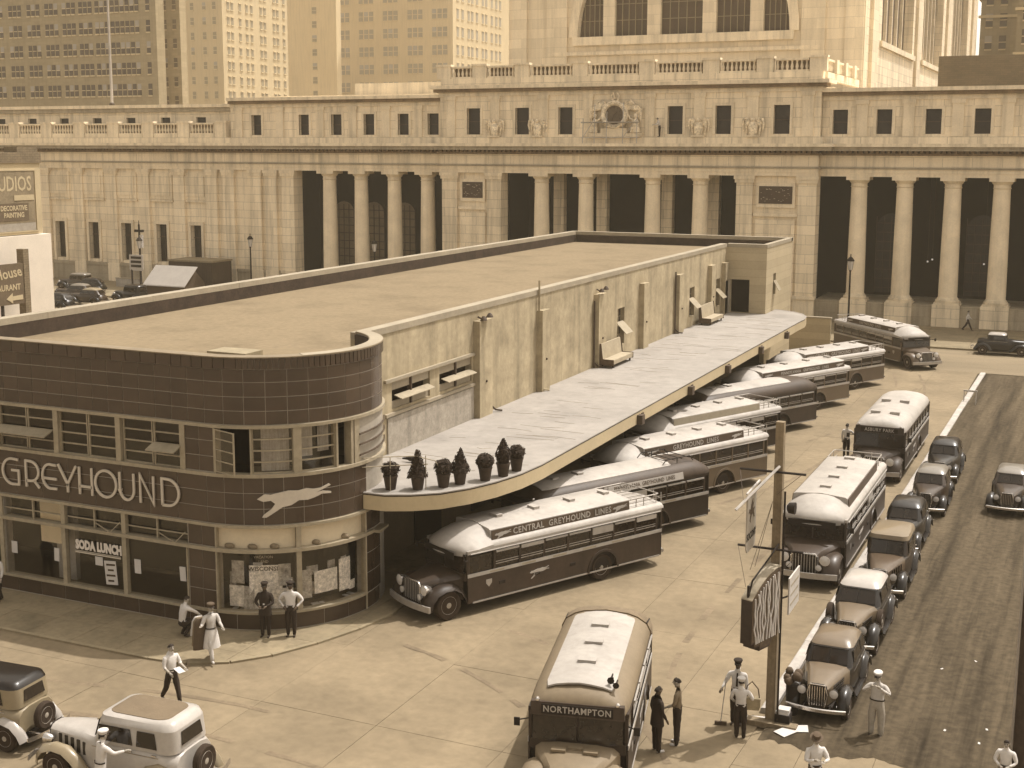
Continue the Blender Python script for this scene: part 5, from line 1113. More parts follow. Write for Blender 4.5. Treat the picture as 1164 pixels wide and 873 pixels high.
# ---------------------------------------------------------------- cars
def paint(name, L, coat=.25): return mat(name, L, .3, .1, 1.2, spec=.35, coat=coat)
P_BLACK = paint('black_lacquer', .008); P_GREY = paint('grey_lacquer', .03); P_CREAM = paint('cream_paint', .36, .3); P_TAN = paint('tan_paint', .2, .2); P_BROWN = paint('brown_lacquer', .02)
M_CARGL = mat('car_glass', .012, .08, .3, 2, spec=.5)
def car(loc, hd, label, body=P_BLACK, roof=None, fend=None, style='round', group='parked cars', wide=1.0, length=1.0, spare='none', top_insert=None, rim=None, scale=1.0, hood=None):
    t = thing('parked_car', (*loc, 0), label, 'car', group, R(hd)); fend = fend or P_BLACK; roof = roof or body
    t.scale = (scale,) * 3; bx = style in ('box', 'coupe')
    def sec(x, hw, zt, zb, rd): return [(x, -hw, zb), (x, -hw * 1.02, (zb + zt) / 2), (x, -hw, zt - rd), (x, -hw + rd * .7, zt - rd * .25), (x, -hw * .4, zt), (x, hw * .4, zt), (x, hw - rd * .7, zt - rd * .25), (x, hw, zt - rd), (x, hw * 1.02, (zb + zt) / 2), (x, hw, zb)]
    zb, zh = .42, (1.12 if bx else 1.08)
    xf = 1.95
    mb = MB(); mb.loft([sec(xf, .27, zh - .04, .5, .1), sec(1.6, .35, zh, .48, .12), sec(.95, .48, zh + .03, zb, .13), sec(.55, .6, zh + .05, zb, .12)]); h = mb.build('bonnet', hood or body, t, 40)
    for s in (-1, 1):
        mb = MB()
        for k in range(5 if bx else 4):
            x = 1.6 - .2 * k; hw = .34 + (1.6 - x) * .215
            if bx: mb.cbox((x, s * (hw + .015), .82), (.09, .03, .3))
            else: mb.cbox((1.25, s * .44, .72 + .07 * k), (.7, .03, .02), 0, Matrix.Rotation(-s * .2, 3, 'Z'))
        mb.build('bonnet_louvres', P_BLACK, h)
    tail = [sec(.55, .6, zh + .05, zb, .12), sec(.2, .68, zh + .06, zb, .1), sec(-1.2, .7, zh + .05, zb, .1), sec(-1.6, .66, zh + .02, zb, .16)] + ([sec(-1.85, .58, zh - .06, .45, .25), sec(-2.05, .45, zh - .3, .5, .25)] if not bx else [sec(-1.72, .62, zh - .02, .46, .2)])
    mb = MB(); mb.loft(tail); mb.build('body', body, t, 40)
    # cabin: stacked plan outlines
    if style == 'coupe': lv = [(zh, -1.05, .42, .66), (1.3, -1.02, .38, .64), (1.5, -1.0, .3, .62), (1.6, -.9, .2, .56), (1.63, -.7, .0, .35)]
    elif style == 'box': lv = [(zh, -1.68, .5, .68), (1.35, -1.67, .42, .67), (1.62, -1.64, .34, .66), (1.75, -1.58, .3, .62), (1.8, -1.45, .18, .5)]
    else: lv = [(zh, -1.85, .58, .67), (1.25, -1.68, .42, .65), (1.5, -1.5, .18, .6), (1.62, -1.3, .02, .53), (1.68, -.95, -.25, .34)]
    def outline(x0, x1, hw, z):
        r = min(.22, hw * .5); pts = []
        for cx, cy, a0 in ((x1 - r, hw - r, 0), (x0 + r * 1.4, hw - r, 90), (x0 + r * 1.4, -hw + r, 180), (x1 - r, -hw + r, 270)):
            rx = r if cx > (x0 + x1) / 2 else r * 1.4
            for k in range(5): a = R(a0 + 90 * k / 4); pts.append((cx + rx * math.cos(a), cy + r * math.sin(a), z))
        return pts
    mb = MB(); mb.loft([outline(a, b, w, z) for z, a, b, w in lv[:3]], cap=False); mb.build('cabin', body, t, 40)
    mb = MB(); mb.loft([outline(a, b, w, z) for z, a, b, w in lv[2:]]); mb.build('roof', roof, t, 50)
    if top_insert:
        z, a, b, w = lv[-1]; z2, a2, b2, w2 = lv[-2]; mb = MB(); mb.loft([outline(a2 + .18, b2 - .12, w2 - .12, z - .02), outline(a + .08, b - .04, w - .0, z + .012)]); mb.build('roof_fabric', top_insert, t, 40)
    def at(z):
        for (z0, a0, b0, w0), (z1, a1, b1, w1) in zip(lv, lv[1:]):
            if z0 <= z <= z1: k = (z - z0) / (z1 - z0); return a0 + (a1 - a0) * k, b0 + (b1 - b0) * k, w0 + (w1 - w0) * k
        return lv[-1][1:]
    zl, zu = zh + .07, lv[2][0] - .04
    (a0, b0, w0), (a1, b1, w1) = at(zl), at(zu)
    mb = MB(); mb.prism([(b0 + .012, -w0 + .14, zl), (b0 + .012, w0 - .14, zl), (b1 + .012, w1 - .14, zu), (b1 + .012, -w1 + .14, zu)], (.012, 0, 0)); ws = mb.build('windscreen', M_CARGL, t)
    mb = MB(); mb.bar((b0 + .03, 0, zl), (b1 + .03, 0, zu), .014, 4); mb.bar((b1 + .02, -w1 + .1, zu + .02), (b1 + .02, w1 - .1, zu + .02), .018, 4); mb.build('screen_bar', fend, ws)
    mb = MB(); mb.prism([(a0 - .012, -.38, zl + .08), (a0 - .012, .38, zl + .08), (a1 - .012, .34, zu - .02), (a1 - .012, -.34, zu - .02)], (-.012, 0, 0)); mb.build('rear_window', M_CARGL, t)
    cuts = ((a0 + .42, (a0 + b0) / 2 - .12), ((a0 + b0) / 2 - .02, b0 - .2)) if style != 'coupe' else ((a0 + .45, b0 - .18),)
    for s in (-1, 1):
        for p, q in cuts:
            k = .06; mb = MB(); mb.prism([(p, s * (w0 + .008), zl + .02), (q, s * (w0 + .008), zl + .02), (q - k * (2.4 if q > 0 and style == 'round' else .5), s * (w1 + .008), zu - .02), (p + k, s * (w1 + .008), zu - .02)], (0, s * .012, 0)); mb.build('side_window', M_CARGL, t)
            mb = MB(); mb.cbox((p + .06, s * .725, zh - .04), (.12, .03, .025)); mb.build('door_handle', M_CHROME, t)
        mb = MB(); y0, y1 = sorted((s * .705, s * .712)); mb.box(-1.3, .45, y0, y1, zh - .1, zh - .085); mb.build('belt_moulding', fend if body is not P_BLACK else M_CHROME, t)
        def wing(path, cx, nm, yi=.5, yo=.84):
            mb = MB(); rows = []
            for i, (x, z) in enumerate(path):
                a = Vector(path[max(i - 1, 0)]); b2 = Vector(path[min(i + 1, len(path) - 1)]); d = (b2 - a).normalized(); n = Vector((d.y, -d.x))
                if n.dot(Vector((x - cx, z - .3))) < 0: n = -n
                rows.append([(x + n.x * o, s * y, z + n.y * o) for y, o in ((yi, -.03), (yi + .08, .03), ((yi + yo) / 2, .06), (yo - .08, .02), (yo, -.09), (yo - .02, -.1), (yo - .09, -.01), ((yi + yo) / 2, .02), (yi + .08, 0), (yi, -.06))])
            mb.loft(rows); mb.build(nm, fend, t, 55)
        wing([(1.98, .38), (1.95, .58), (1.8, .76), (1.5, .86), (1.18, .82), (.92, .64), (.72, .42), (.55, .33)], 1.45, 'front_wing')
        wing([(-.72, .33), (-.8, .55), (-.98, .76), (-1.28, .86), (-1.6, .78), (-1.84, .56), (-1.95, .36)], -1.32, 'rear_wing', .55)
        mb = MB(); y0, y1 = sorted((s * .58, s * .84)); mb.box(-.74, .58, y0, y1, .29, .335); mb.build('running_board', P_BLACK, t)
        mb = MB(); mb.lathe([(.015, -.2), (.08, -.16), (.115, -.02), (.12, .03)], (1.93, s * .43, .84), 'x', 12); hl = mb.build('headlamp', M_CHROME if bx else fend, t, 50); mb = MB(); mb.lathe([(.118, .031), (.06, .06), (.01, .065)], (1.93, s * .43, .84), 'x', 12); mb.build('lens', M_LENS, hl, 50)
        wheel(t, 1.45, s * .70, .36, .17, s, rim); wheel(t, -1.32, s * .70, .36, .17, s, rim)
    mb = MB(); mb.prism([(xf + .002, y * .26, .42 + z * .66) for y, z in ((-.75, 0), (.75, 0), (1, .5), (.95, .92), (.6, 1), (-.6, 1), (-.95, .92), (-1, .5))], (.05, 0, 0)); g = mb.build('grille', M_BLACK, t)
    mb = MB()
    for k in range(7): y = -.2 + .067 * k; mb.box(xf + .05, xf + .07, y - .01, y + .01, .48, 1.02)
    mb.build('grille_bars', M_CHROME, g)
    mb = MB(); mb.tube([(xf + .05, -.2, .44), (xf + .05, -.27, .8), (xf + .05, -.2, 1.06), (xf + .05, .2, 1.06), (xf + .05, .27, .8), (xf + .05, .2, .44)], .022, 6); mb.build('grille_shell', M_CHROME, g, 60)
    for x, nm, sg in ((2.3, 'front_bumper', 1), (-2.25, 'rear_bumper', -1)):
        mb = MB(); mb.loft([[(x - sg * .14 * (y / .8) ** 2, y, .4), (x - sg * .14 * (y / .8) ** 2 + .03, y, .42), (x - sg * .14 * (y / .8) ** 2 + .03, y, .5), (x - sg * .14 * (y / .8) ** 2, y, .52)] for y in [-.8 + .2 * k for k in range(9)]])
        for y in (-.35, .35): mb.bar((x - sg * .02, y, .46), (x - sg * .5, y, .45), .025, 5)
        mb.build(nm, M_CHROME, t, 40)
    mb = MB(); mb.box(-1.9, 1.9, -.4, .4, .26, .44); mb.build('chassis', M_BLACK, t)
    if spare in ('rear', 'both'):
        w = wheel(t, 0, 0, .36, .17, -1, rim, 'spare_wheel'); w.location = (-1.98 if bx else -2.15, 0, .8); w.rotation_euler = (0, R(-8), R(-90))
    if spare in ('side', 'both'):
        for s in (-1, 1): w = wheel(t, 0, 0, .34, .16, s, rim, 'spare_wheel'); w.location = (.78, s * .72, .78)
    return t
G3 = 'cars parked nose to tail along the kerb'
TANTOP = mat('tan_roof_fabric', .24, .9, .12, 1.5, .3)
car((-6.22, 35.75), -90.0, 'black rounded sedan parked first beside the sign pole, with V-shaped grille', P_BLACK, paint('grey_top', .11), group=G3, hood=paint('grey_hood', .11))  # bonnet tone set lighter than the black body
car((-6.3, 40.85), -90.5, 'black sedan with a bright white roof, second in the parked row', P_BLACK, paint('white_top', .36, .3), group=G3, spare='side', scale=1.07, hood=paint('grey_hood', .11))
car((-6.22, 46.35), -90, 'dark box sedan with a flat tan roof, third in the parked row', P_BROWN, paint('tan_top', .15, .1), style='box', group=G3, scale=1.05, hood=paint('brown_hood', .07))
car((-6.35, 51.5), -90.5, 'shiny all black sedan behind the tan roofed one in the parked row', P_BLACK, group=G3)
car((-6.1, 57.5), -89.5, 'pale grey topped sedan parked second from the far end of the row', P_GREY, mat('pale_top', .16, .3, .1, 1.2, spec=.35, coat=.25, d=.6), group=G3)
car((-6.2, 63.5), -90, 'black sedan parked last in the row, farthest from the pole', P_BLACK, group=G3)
car((-2.95, 58.95), -90.5, 'light topped dark sedan standing alone on the cinder lot', P_GREY, mat('pale_top', .16, .3, .1, 1.2, spec=.35, coat=.25, d=.6), group='cars on the cinder lot')
car((-6.45, 104.1), 0, 'dark coupe with a pale canvas top, by the station kerb', P_BLACK, paint('canvas_pale', .36, .05), style='coupe', group='cars in the street')
car((-20.85, 23.5), 183, 'cream box sedan with tan fabric roof panel and rear spare wheel', P_CREAM, P_CREAM, P_TAN, 'box', group='sedans in front of the terminal', spare='rear', top_insert=mat('roof_insert', .12, .9, .1, 1.5, .3), scale=1.09)
car((-26.1, 23.95), 184, 'tan bodied sedan with a black roof and rear spare, cut by the picture edge', P_TAN, P_BLACK, P_CREAM, 'box', group='sedans in front of the terminal', spare='rear')
# ================================================================ people
M_SKIN = mat('skin', .30, .6, .06, 6); M_SKIND = mat('skin_dark', .07, .6, .06, 6)
M_HAIR = mat('dark_hair', .02, .8, .2, 20); M_SHOE = mat('shoe_leather', .03, .4, .1, 6); M_SHOEW = mat('white_shoe', .5, .6, .1, 6)
C_WHITE = mat('white_shirt_cloth', .52, .9, .08, 5, .3); C_DARK = mat('dark_suit_cloth', .022, .9, .12, 5, .3); C_GREY = mat('grey_cloth', .14, .9, .12, 5, .3); C_CREAM = mat('cream_cloth', .42, .9, .1, 5, .3); C_BROWN = mat('brown_cloth', .07, .9, .12, 5, .3)
def person(loc, face, label, top=C_WHITE, bottom=C_DARK, shoe=M_SHOE, skin=M_SKIN, h=1.74, armL=None, armR=None, legL=(0, 0), legR=(0, 0), lean=0.0, cap=None, headturn=0.0, nod=0.0, sleeve='long', coat=None, skirt=None, crouch=False, belt=True, tie=None, hat=None, wide=1.0, group='people'):
    """face: direction the person looks (degrees, 0 = +X). arms: (elbow offset, hand offset) from the shoulder in body axes (side, forward, up); legs: (hip swing deg, knee bend deg)"""
    t = thing('person', loc, label, 'person', group, R(face - 90)); k = h / 1.74
    V, E, RAD, LAB = [], [], [], []
    def node(p, r, parent=None, lab='top'):
        g = {'top': 1.14, 'bottom': 1.24, 'skin': 1.07}.get(lab, 1.0); V.append(Vector(p) * k); RAD.append((r[0] * k * g, r[1] * k * g) if isinstance(r, tuple) else (r * k * g, r * k * g)); i = len(V) - 1
        if parent is not None: E.append((parent, i)); LAB.append(lab)
        return i
    hipz = .52 if crouch else .93
    ln = math.sin(R(lean)); lc = math.cos(R(lean))
    def up(z, x=0, y=0): dz = z - .93; return (x, ln * dz + y, hipz + dz * lc)
    pel = node((0, 0, hipz), (.155 * wide, .115), None); waist = node(up(1.1), (.14 * wide, .105), pel, 'top'); chest = node(up(1.32), (.165 * wide, .115), waist); neckb = node(up(1.46), (.075, .07), chest); nk = node(up(1.53, 0, .01), .055, neckb, 'skin')
    hb = node(up(1.575, 0, .03), (.06, .075), nk, 'skin'); hc = node(up(1.65, 0, .025), (.078, .095), hb, 'skin'); ht = node(up(1.725, 0, .015), (.062, .075), hc, 'skin')
    hands = []
    for s, arm in ((1, armL), (-1, armR)):
        sh = node(up(1.41, -s * .185), .07, chest); S = Vector(V[sh]) / k
        e, hnd = arm or ((.05, -.02, -.28), (.07, .06, -.53))
        el = node(S + Vector((-s * e[0], e[1], e[2])), .048 if sleeve == 'long' else .044, sh, 'top'); 
        d = Vector((-s * hnd[0], hnd[1], hnd[2])) + S; wr = node(d, .03, el, 'top' if sleeve == 'long' else 'skin'); 
        hands.append((S + Vector((-s * e[0], e[1], e[2])), d, s))
    for s, leg in ((1, legL), (-1, legR)):
        hp = node((-s * .095 * wide, 0, hipz - .07), .095 * wide, pel, 'bottom')
        if crouch: kn = node((-s * .14, .36, .52), .068, hp, 'bottom'); an = node((-s * .11, .06, .11), .045, kn, 'bottom'); 
        else:
            a = R(leg[0]); b = R(leg[0] - leg[1]); kn = node((-s * .1 * wide, math.sin(a) * .42, hipz - .07 - math.cos(a) * .42), .066 * wide, hp, 'bottom'); P = Vector(V[kn]) / k; an = node(P + Vector((0, math.sin(b) * .38, -math.cos(b) * .38)), .05 * wide, kn, 'bottom')
        P = Vector(V[an]) / k; hz = P.z - .07 if not crouch else .04; heel = node(P + Vector((0, -.03, -.035)), .04, an, 'shoe'); toe = node((P.x - s * .02, P.y + .17, max(.03, P.z - .06)), (.042, .03), heel, 'shoe')
    me = bpy.data.meshes.new('body'); me.from_pydata(V, E, []); o = bpy.data.objects.new('body', me); COL.objects.link(o)
    sk = o.modifiers.new('skin', 'SKIN'); sk.use_smooth_shade = True; sk.branch_smoothing = .6
    for i, d in enumerate(me.skin_vertices[0].data): d.radius = RAD[i]; d.use_root = (i == 0)
    sb = o.modifiers.new('sub', 'SUBSURF'); sb.levels = sb.render_levels = 1
    dg = bpy.context.evaluated_depsgraph_get(); nm = bpy.data.meshes.new_from_object(o.evaluated_get(dg)); bpy.data.objects.remove(o, do_unlink=True)
    mats = {'skin': 0, 'top': 1, 'bottom': 2, 'shoe': 3}
    idx = []
    for p in nm.polygons:
        best, bl = 9, 'top'
        for (a, b), l in zip(E, LAB):
            A, B = V[a], V[b]; ab = B - A; u = max(0, min(1, (p.center - A).dot(ab) / max(1e-6, ab.length_squared))); dd = (A + ab * u - p.center).length - (RAD[a][0] + RAD[b][0]) / 2 * .8
            if dd < best: best, bl = dd, l
        if bl == 'top' and p.center.z < (hipz + .06) * k and not crouch and abs(p.center.x) < .2 * k: bl = 'bottom'
        idx.append(mats[bl])
    clothed = set(i for p, q in zip(nm.polygons, idx) if q in (1, 2) for i in p.vertices); off = loc[0] * 7.3
    for v in nm.vertices:
        if v.index in clothed: c = v.co; v.co = c + v.normal * (.011 * mnoise.noise((c.x * 14 + off, c.y * 14, c.z * 9)) + .007 * mnoise.noise((c.x * 30, c.y * 30 + off, c.z * 22)))
    vs = [tuple(v.co) for v in nm.vertices]; fs = [tuple(p.vertices) for p in nm.polygons]
    mb = MB(); mb.v = vs; mb.f = fs; mb.m = idx
    # hands: palm, four fingers and a thumb; then nose, ears
    for el, wr, s in hands:
        d = (wr - el).normalized(); sd = d.cross(Vector((0, 0, 1))); sd = sd.normalized() if sd.length > .1 else Vector((0, 1, 0)); nrm = sd.cross(d); w0 = wr * k
        mb.tube([w0, w0 + d * .05 * k, w0 + d * .1 * k], [.026 * k, .036 * k, .032 * k], 6)
        for q in range(4):
            o0 = w0 + d * .09 * k + sd * (q - 1.5) * .018 * k; L = (.07, .08, .075, .058)[q] * k; mb.tube([o0, o0 + d * L * .5 - nrm * .004, o0 + d * L * .85 - nrm * .022 * k], [.0095 * k, .009 * k, .006 * k], 5)
        o0 = w0 + d * .03 * k + sd * s * .03 * k; mb.tube([o0, o0 + (d * .7 + sd * s * .6) * .035 * k, o0 + (d + sd * s * .3) * .06 * k], [.011 * k, .01 * k, .007 * k], 5)
    H = V[hc]; Q = Matrix.Rotation(R(headturn), 3, 'Z') @ Matrix.Rotation(R(-nod), 3, 'X')
    def hp_(x, y, z): return H + Q @ (Vector((x, y, z)) * k)
    mb.tube([hp_(0, .085, .02), hp_(0, .112, -.02), hp_(0, .09, -.03)], [.01, .016, .008], 5)
    for s in (-1, 1): mb.ball(hp_(s * .078, 0, -.01), (.012, .025, .032), 6, 4)
    body = mb.build('body', [skin, top, bottom, shoe], t, 70)
    fc = MB()
    for s in (-1, 1): fc.ball(hp_(s * .032, .09, .012), (.012, .007, .007), 6, 4); fc.tube([hp_(s * .015, .098, .034), hp_(s * .05, .086, .034)], .005, 4)
    fc.tube([hp_(-.025, .093, -.055), hp_(.025, .093, -.055)], .006, 4); fc.build('face_features', M_HAIR, t)
    hr = MB(); rings = []
    for i in range(5):
        a = .15 + i * .33; rr = math.cos(a); z = math.sin(a)
        rings.append([hp_(math.cos(u) * .088 * rr, math.sin(u) * (.108 if math.sin(u) < 0 else .092) * rr - .012, .0 + .1 * z + (.035 if math.sin(u) > .2 else -.03) * (1 - i / 5)) for u in [2 * PI * j / 12 for j in range(12)]])
    hr.loft(rings); hr.build('hair', M_HAIR, t, 60)
    if cap is not None:
        c = MB(); c.loft([[hp_(math.cos(u) * r, math.sin(u) * r * 1.12 - .01, z) for u in [2 * PI * j / 12 for j in range(12)]] for r, z in ((.092, .045), (.098, .075), (.122, .115), (.11, .14), (.05, .15))]); hc_ = c.build('cap', cap, t, 50); c = MB(); c.prism([hp_(-.08, .07, .045), hp_(.08, .07, .045), hp_(.06, .16, .035), hp_(-.06, .16, .035)], (0, 0, .01)); c.build('peak', M_HAIR, hc_)
    if hat is not None:
        c = MB(); c.loft([[hp_(math.cos(u) * r, math.sin(u) * r * 1.15 - .01, z) for u in [2 * PI * j / 14 for j in range(14)]] for r, z in ((.155, .05), (.158, .062), (.098, .07), (.092, .15), (.06, .165))]); c.build('hat', hat, t, 50)
    def torso_ring(z, rx, ry, y=0): 
        P = Vector(up(z)) * k; return [P + Vector((math.cos(u) * rx * k, math.sin(u) * ry * k + y * k, 0)) for u in [2 * PI * j / 14 for j in range(14)]]
    if coat is not None:
        c = MB(); c.loft([torso_ring(.72, .22, .165), torso_ring(.9, .2, .155), torso_ring(1.08, .175, .135), torso_ring(1.3, .2, .14), torso_ring(1.44, .14, .1)], cap=False); c.build('jacket', coat, t, 50)
    if skirt is not None:
        c = MB(); c.loft([torso_ring(.42, .27, .22), torso_ring(.7, .23, .18), torso_ring(.98, .17, .13)], cap=False); c.build('skirt', skirt, t, 50)
    if belt and not crouch and coat is None:
        c = MB(); r1 = torso_ring(1.0, .162 * wide, .122); c.loft([r1, [p + Vector((0, 0, .035)) for p in r1]], cap=False); c.build('belt', M_HAIR, t)
    if tie is not None:
        c = MB(); y = .118; P0, P1 = Vector(up(1.43)) * k, Vector(up(1.08)) * k; c.prism([P0 + Vector((-.02, y - .04, 0)), P0 + Vector((.02, y - .04, 0)), P1 + Vector((.03, y + .01, 0)), P1 + Vector((-.03, y + .01, 0))], (0, .012, 0)); c.build('tie', tie, t)
    return t
FRONT = ((.1, .06, -.27), (-.06, .25, -.33)); HIPS = ((.2, -.05, -.24), (.02, .1, -.42)); FWD = ((.04, .12, -.25), (.0, .42, -.3)); DOWN = None
SW_Z = .06
person((-23.25, 32.62, SW_Z), -72, 'man in dark suit and peaked cap by the curved display window', C_DARK, C_DARK, cap=C_DARK, armL=FRONT, armR=FRONT, coat=C_DARK, tie=C_WHITE, skin=M_SKIND)
person((-22.55, 33.0, SW_Z), -66, 'man in white shirt and peaked cap leaning by the curved display window', C_WHITE, C_DARK, cap=C_DARK, armL=HIPS, armR=HIPS, skin=M_SKIND)
person((-25.6, 31.45, SW_Z), 62, 'man in white shirt crouching by the tiled wall', C_WHITE, C_DARK, crouch=True, lean=14, armL=((.05, .25, -.15), (.0, .42, -.3)), armR=((.05, .25, -.15), (.0, .42, -.3)), nod=20)
pr_ = person((-23.6, 30.35, SW_Z), -30, 'person in white walking on the pavement with coats over one arm', C_CREAM, C_CREAM, M_SHOEW, cap=C_BROWN, armL=FWD, armR=((.12, .05, -.25), (.22, .22, -.2)), legL=(-18, 14), legR=(20, 4), skirt=C_WHITE)
person((-22.75, 27.44, 0), -20, 'man in short white shirt walking past with a paper held out', C_WHITE, C_DARK, armL=((.04, .1, -.26), (-.02, .45, -.28)), armR=((.06, .05, -.28), (.0, .22, -.4)), legL=(20, 6), legR=(-18, 20), sleeve='short')
person((-33.3, 31.5, SW_Z), -100, 'man in white shirt at the edge of the picture by the shop front', C_WHITE, C_DARK, legL=(8, 2), legR=(-8, 8))
person((-9.6, 30.3, 0), 48, 'man in dark suit seen from behind beside the NORTHAMPTON coach', C_DARK, C_DARK, M_SHOEW, skin=M_SKIND, coat=C_DARK, armR=((.08, .0, -.27), (.04, .14, -.5)))
person((-9.25, 30.9, 0), 190, 'tall man in light shirt facing the dark suited man', C_GREY, C_DARK, M_SHOEW, h=1.8, armL=((.08, .05, -.27), (.0, .25, -.38)), sleeve='short', nod=8)
person((-8.15, 32.75, 0), -85, 'man in white shirt, tie and dark cap holding a broom by the sign pole', C_WHITE, C_DARK, cap=C_DARK, skin=M_SKIND, tie=C_DARK, armR=((.12, .05, -.26), (.18, .24, -.38)), h=1.78)
person((-7.85, 31.95, 0), 100, 'newsboy in white cap carrying a satchel, seen from behind', C_WHITE, C_DARK, cap=C_WHITE, armL=((.1, .04, -.26), (.05, .22, -.4)), armR=((.14, .02, -.24), (.12, .2, -.36)), h=1.62)
person((-4.62, 33.55, .01), -95, 'man in loose pale clothes and white cap raising both hands to his face', C_CREAM, mat('pale_trousers', .3, .9, .12, 4, .3), cap=C_WHITE, armL=((.16, .12, -.18), (-.06, .26, .02)), armR=((.16, .12, -.18), (-.06, .26, .02)), wide=1.25, nod=8)
person((-5.36, 29.2, 0), -60, 'man in white shirt and dark hat looking down, at the bottom of the picture', C_WHITE, C_BROWN, hat=C_BROWN, armL=((.08, .12, -.24), (-.05, .28, -.2)), armR=((.08, .12, -.24), (-.05, .3, -.15)), nod=18, headturn=-12)
person((-1.3, 31.35, 0), -95, 'man in white shirt with folded arms below the tall dark pole', C_WHITE, C_BROWN, armL=FRONT, armR=FRONT, nod=10, h=1.5)
person((-11.05, 65.1, 0), 75, 'driver in white shirt standing at the door of the ASBURY PARK coach', C_WHITE, C_DARK, armR=((.14, .12, -.16), (.3, .3, -.1)))
person((-9.95, 115.3, .13), 5, 'pedestrian in white shirt striding along the station pavement', C_WHITE, C_DARK, legL=(26, 4), legR=(-24, 18), armL=((.06, .12, -.25), (.05, .3, -.4)), armR=((.06, -.14, -.25), (.06, -.1, -.5)))
person((-20.7, 22.3, 0), 68, 'man in white shirt leaning on the door of the cream sedan', C_WHITE, C_WHITE, cap=C_WHITE, armL=((.1, .16, -.14), (.12, .42, -.1)), armR=((.12, .14, -.16), (.24, .36, -.12)), lean=8)
person((-37.75, 116.2, 16.375), -150, 'workman in white shirt on the cornice beside the carved clock', C_WHITE, C_DARK, armL=FWD, armR=FWD, lean=15)
# carried things are things of their own
def held(name, label, cat, loc, build, rz=0): t = thing(name, loc, label, cat, None, R(rz)); build(t); return t
def _coats(t):
    for i, (x, c, L) in enumerate(((0, C_GREY, .85), (.1, C_BROWN, .95), (-.09, C_CREAM, .55))):
        m = MB(); m.loft([[(x + math.cos(u) * rx, math.sin(u) * ry, z) for u in [2 * PI * j / 12 for j in range(12)]] for z, rx, ry in ((0, .05, .12), (-.1, .08, .2), (-L * .6, .1, .24), (-L, .11, .27))]); m.build('coat', c, t, 50)
held('carried_coats', 'bundle of coats hung over the arm of the person in white', 'coats', (-23.95, 30.25, 1.38), _coats, -30)
held('carried_paper', 'folded paper in the outstretched hand of the walking man', 'paper', (-22.33, 27.27, 1.12), lambda t: MB().cbox((0, 0, 0), (.3, .2, .012), 0, Matrix.Rotation(.2, 3, 'Y')).build('sheet', M_PAPER, t), -20)
def _broom(t): MB().bar((0, 0, .08), (.12, .05, 1.35), .014).build('handle', M_POLE, t); MB().box(-.16, .16, -.03, .03, 0, .1).build('brush_head', C_BROWN, t)
held('push_broom', 'long handled push broom held by the capped man', 'broom', (-8.52, 32.5, 0), _broom, 10)
def _bag(t):
    MB().loft([[(x * s, y * s * .8, z) for x, y in ((-.22, -.1), (.22, -.1), (.22, .1), (-.22, .1))] for z, s in ((0, .85), (.12, 1), (.32, 1.02))]).build('bag', mat('canvas_satchel', .22, .9, .15, 4, .4), t); MB().tube([(-.2, 0, .3), (-.12, .05, .62), (.0, .1, .72), (.16, .05, .55), (.2, 0, .3)], .018, 4).build('strap', C_BROWN, t)
held('satchel', 'canvas newspaper satchel on the hip of the newsboy', 'bag', (-7.6, 32.1, .78), _bag, 15)
def _shine(t): MB().box(-.17, .17, -.12, .12, 0, .28).build('box', C_BROWN, t); MB().box(-.06, .06, -.14, .14, .281, .34).build('foot_rest', M_BLACK, t)
held('shoeshine_box', 'small dark shoeshine box in front of the crouching man', 'box', (-25.3, 31.85, SW_Z), _shine, 30)
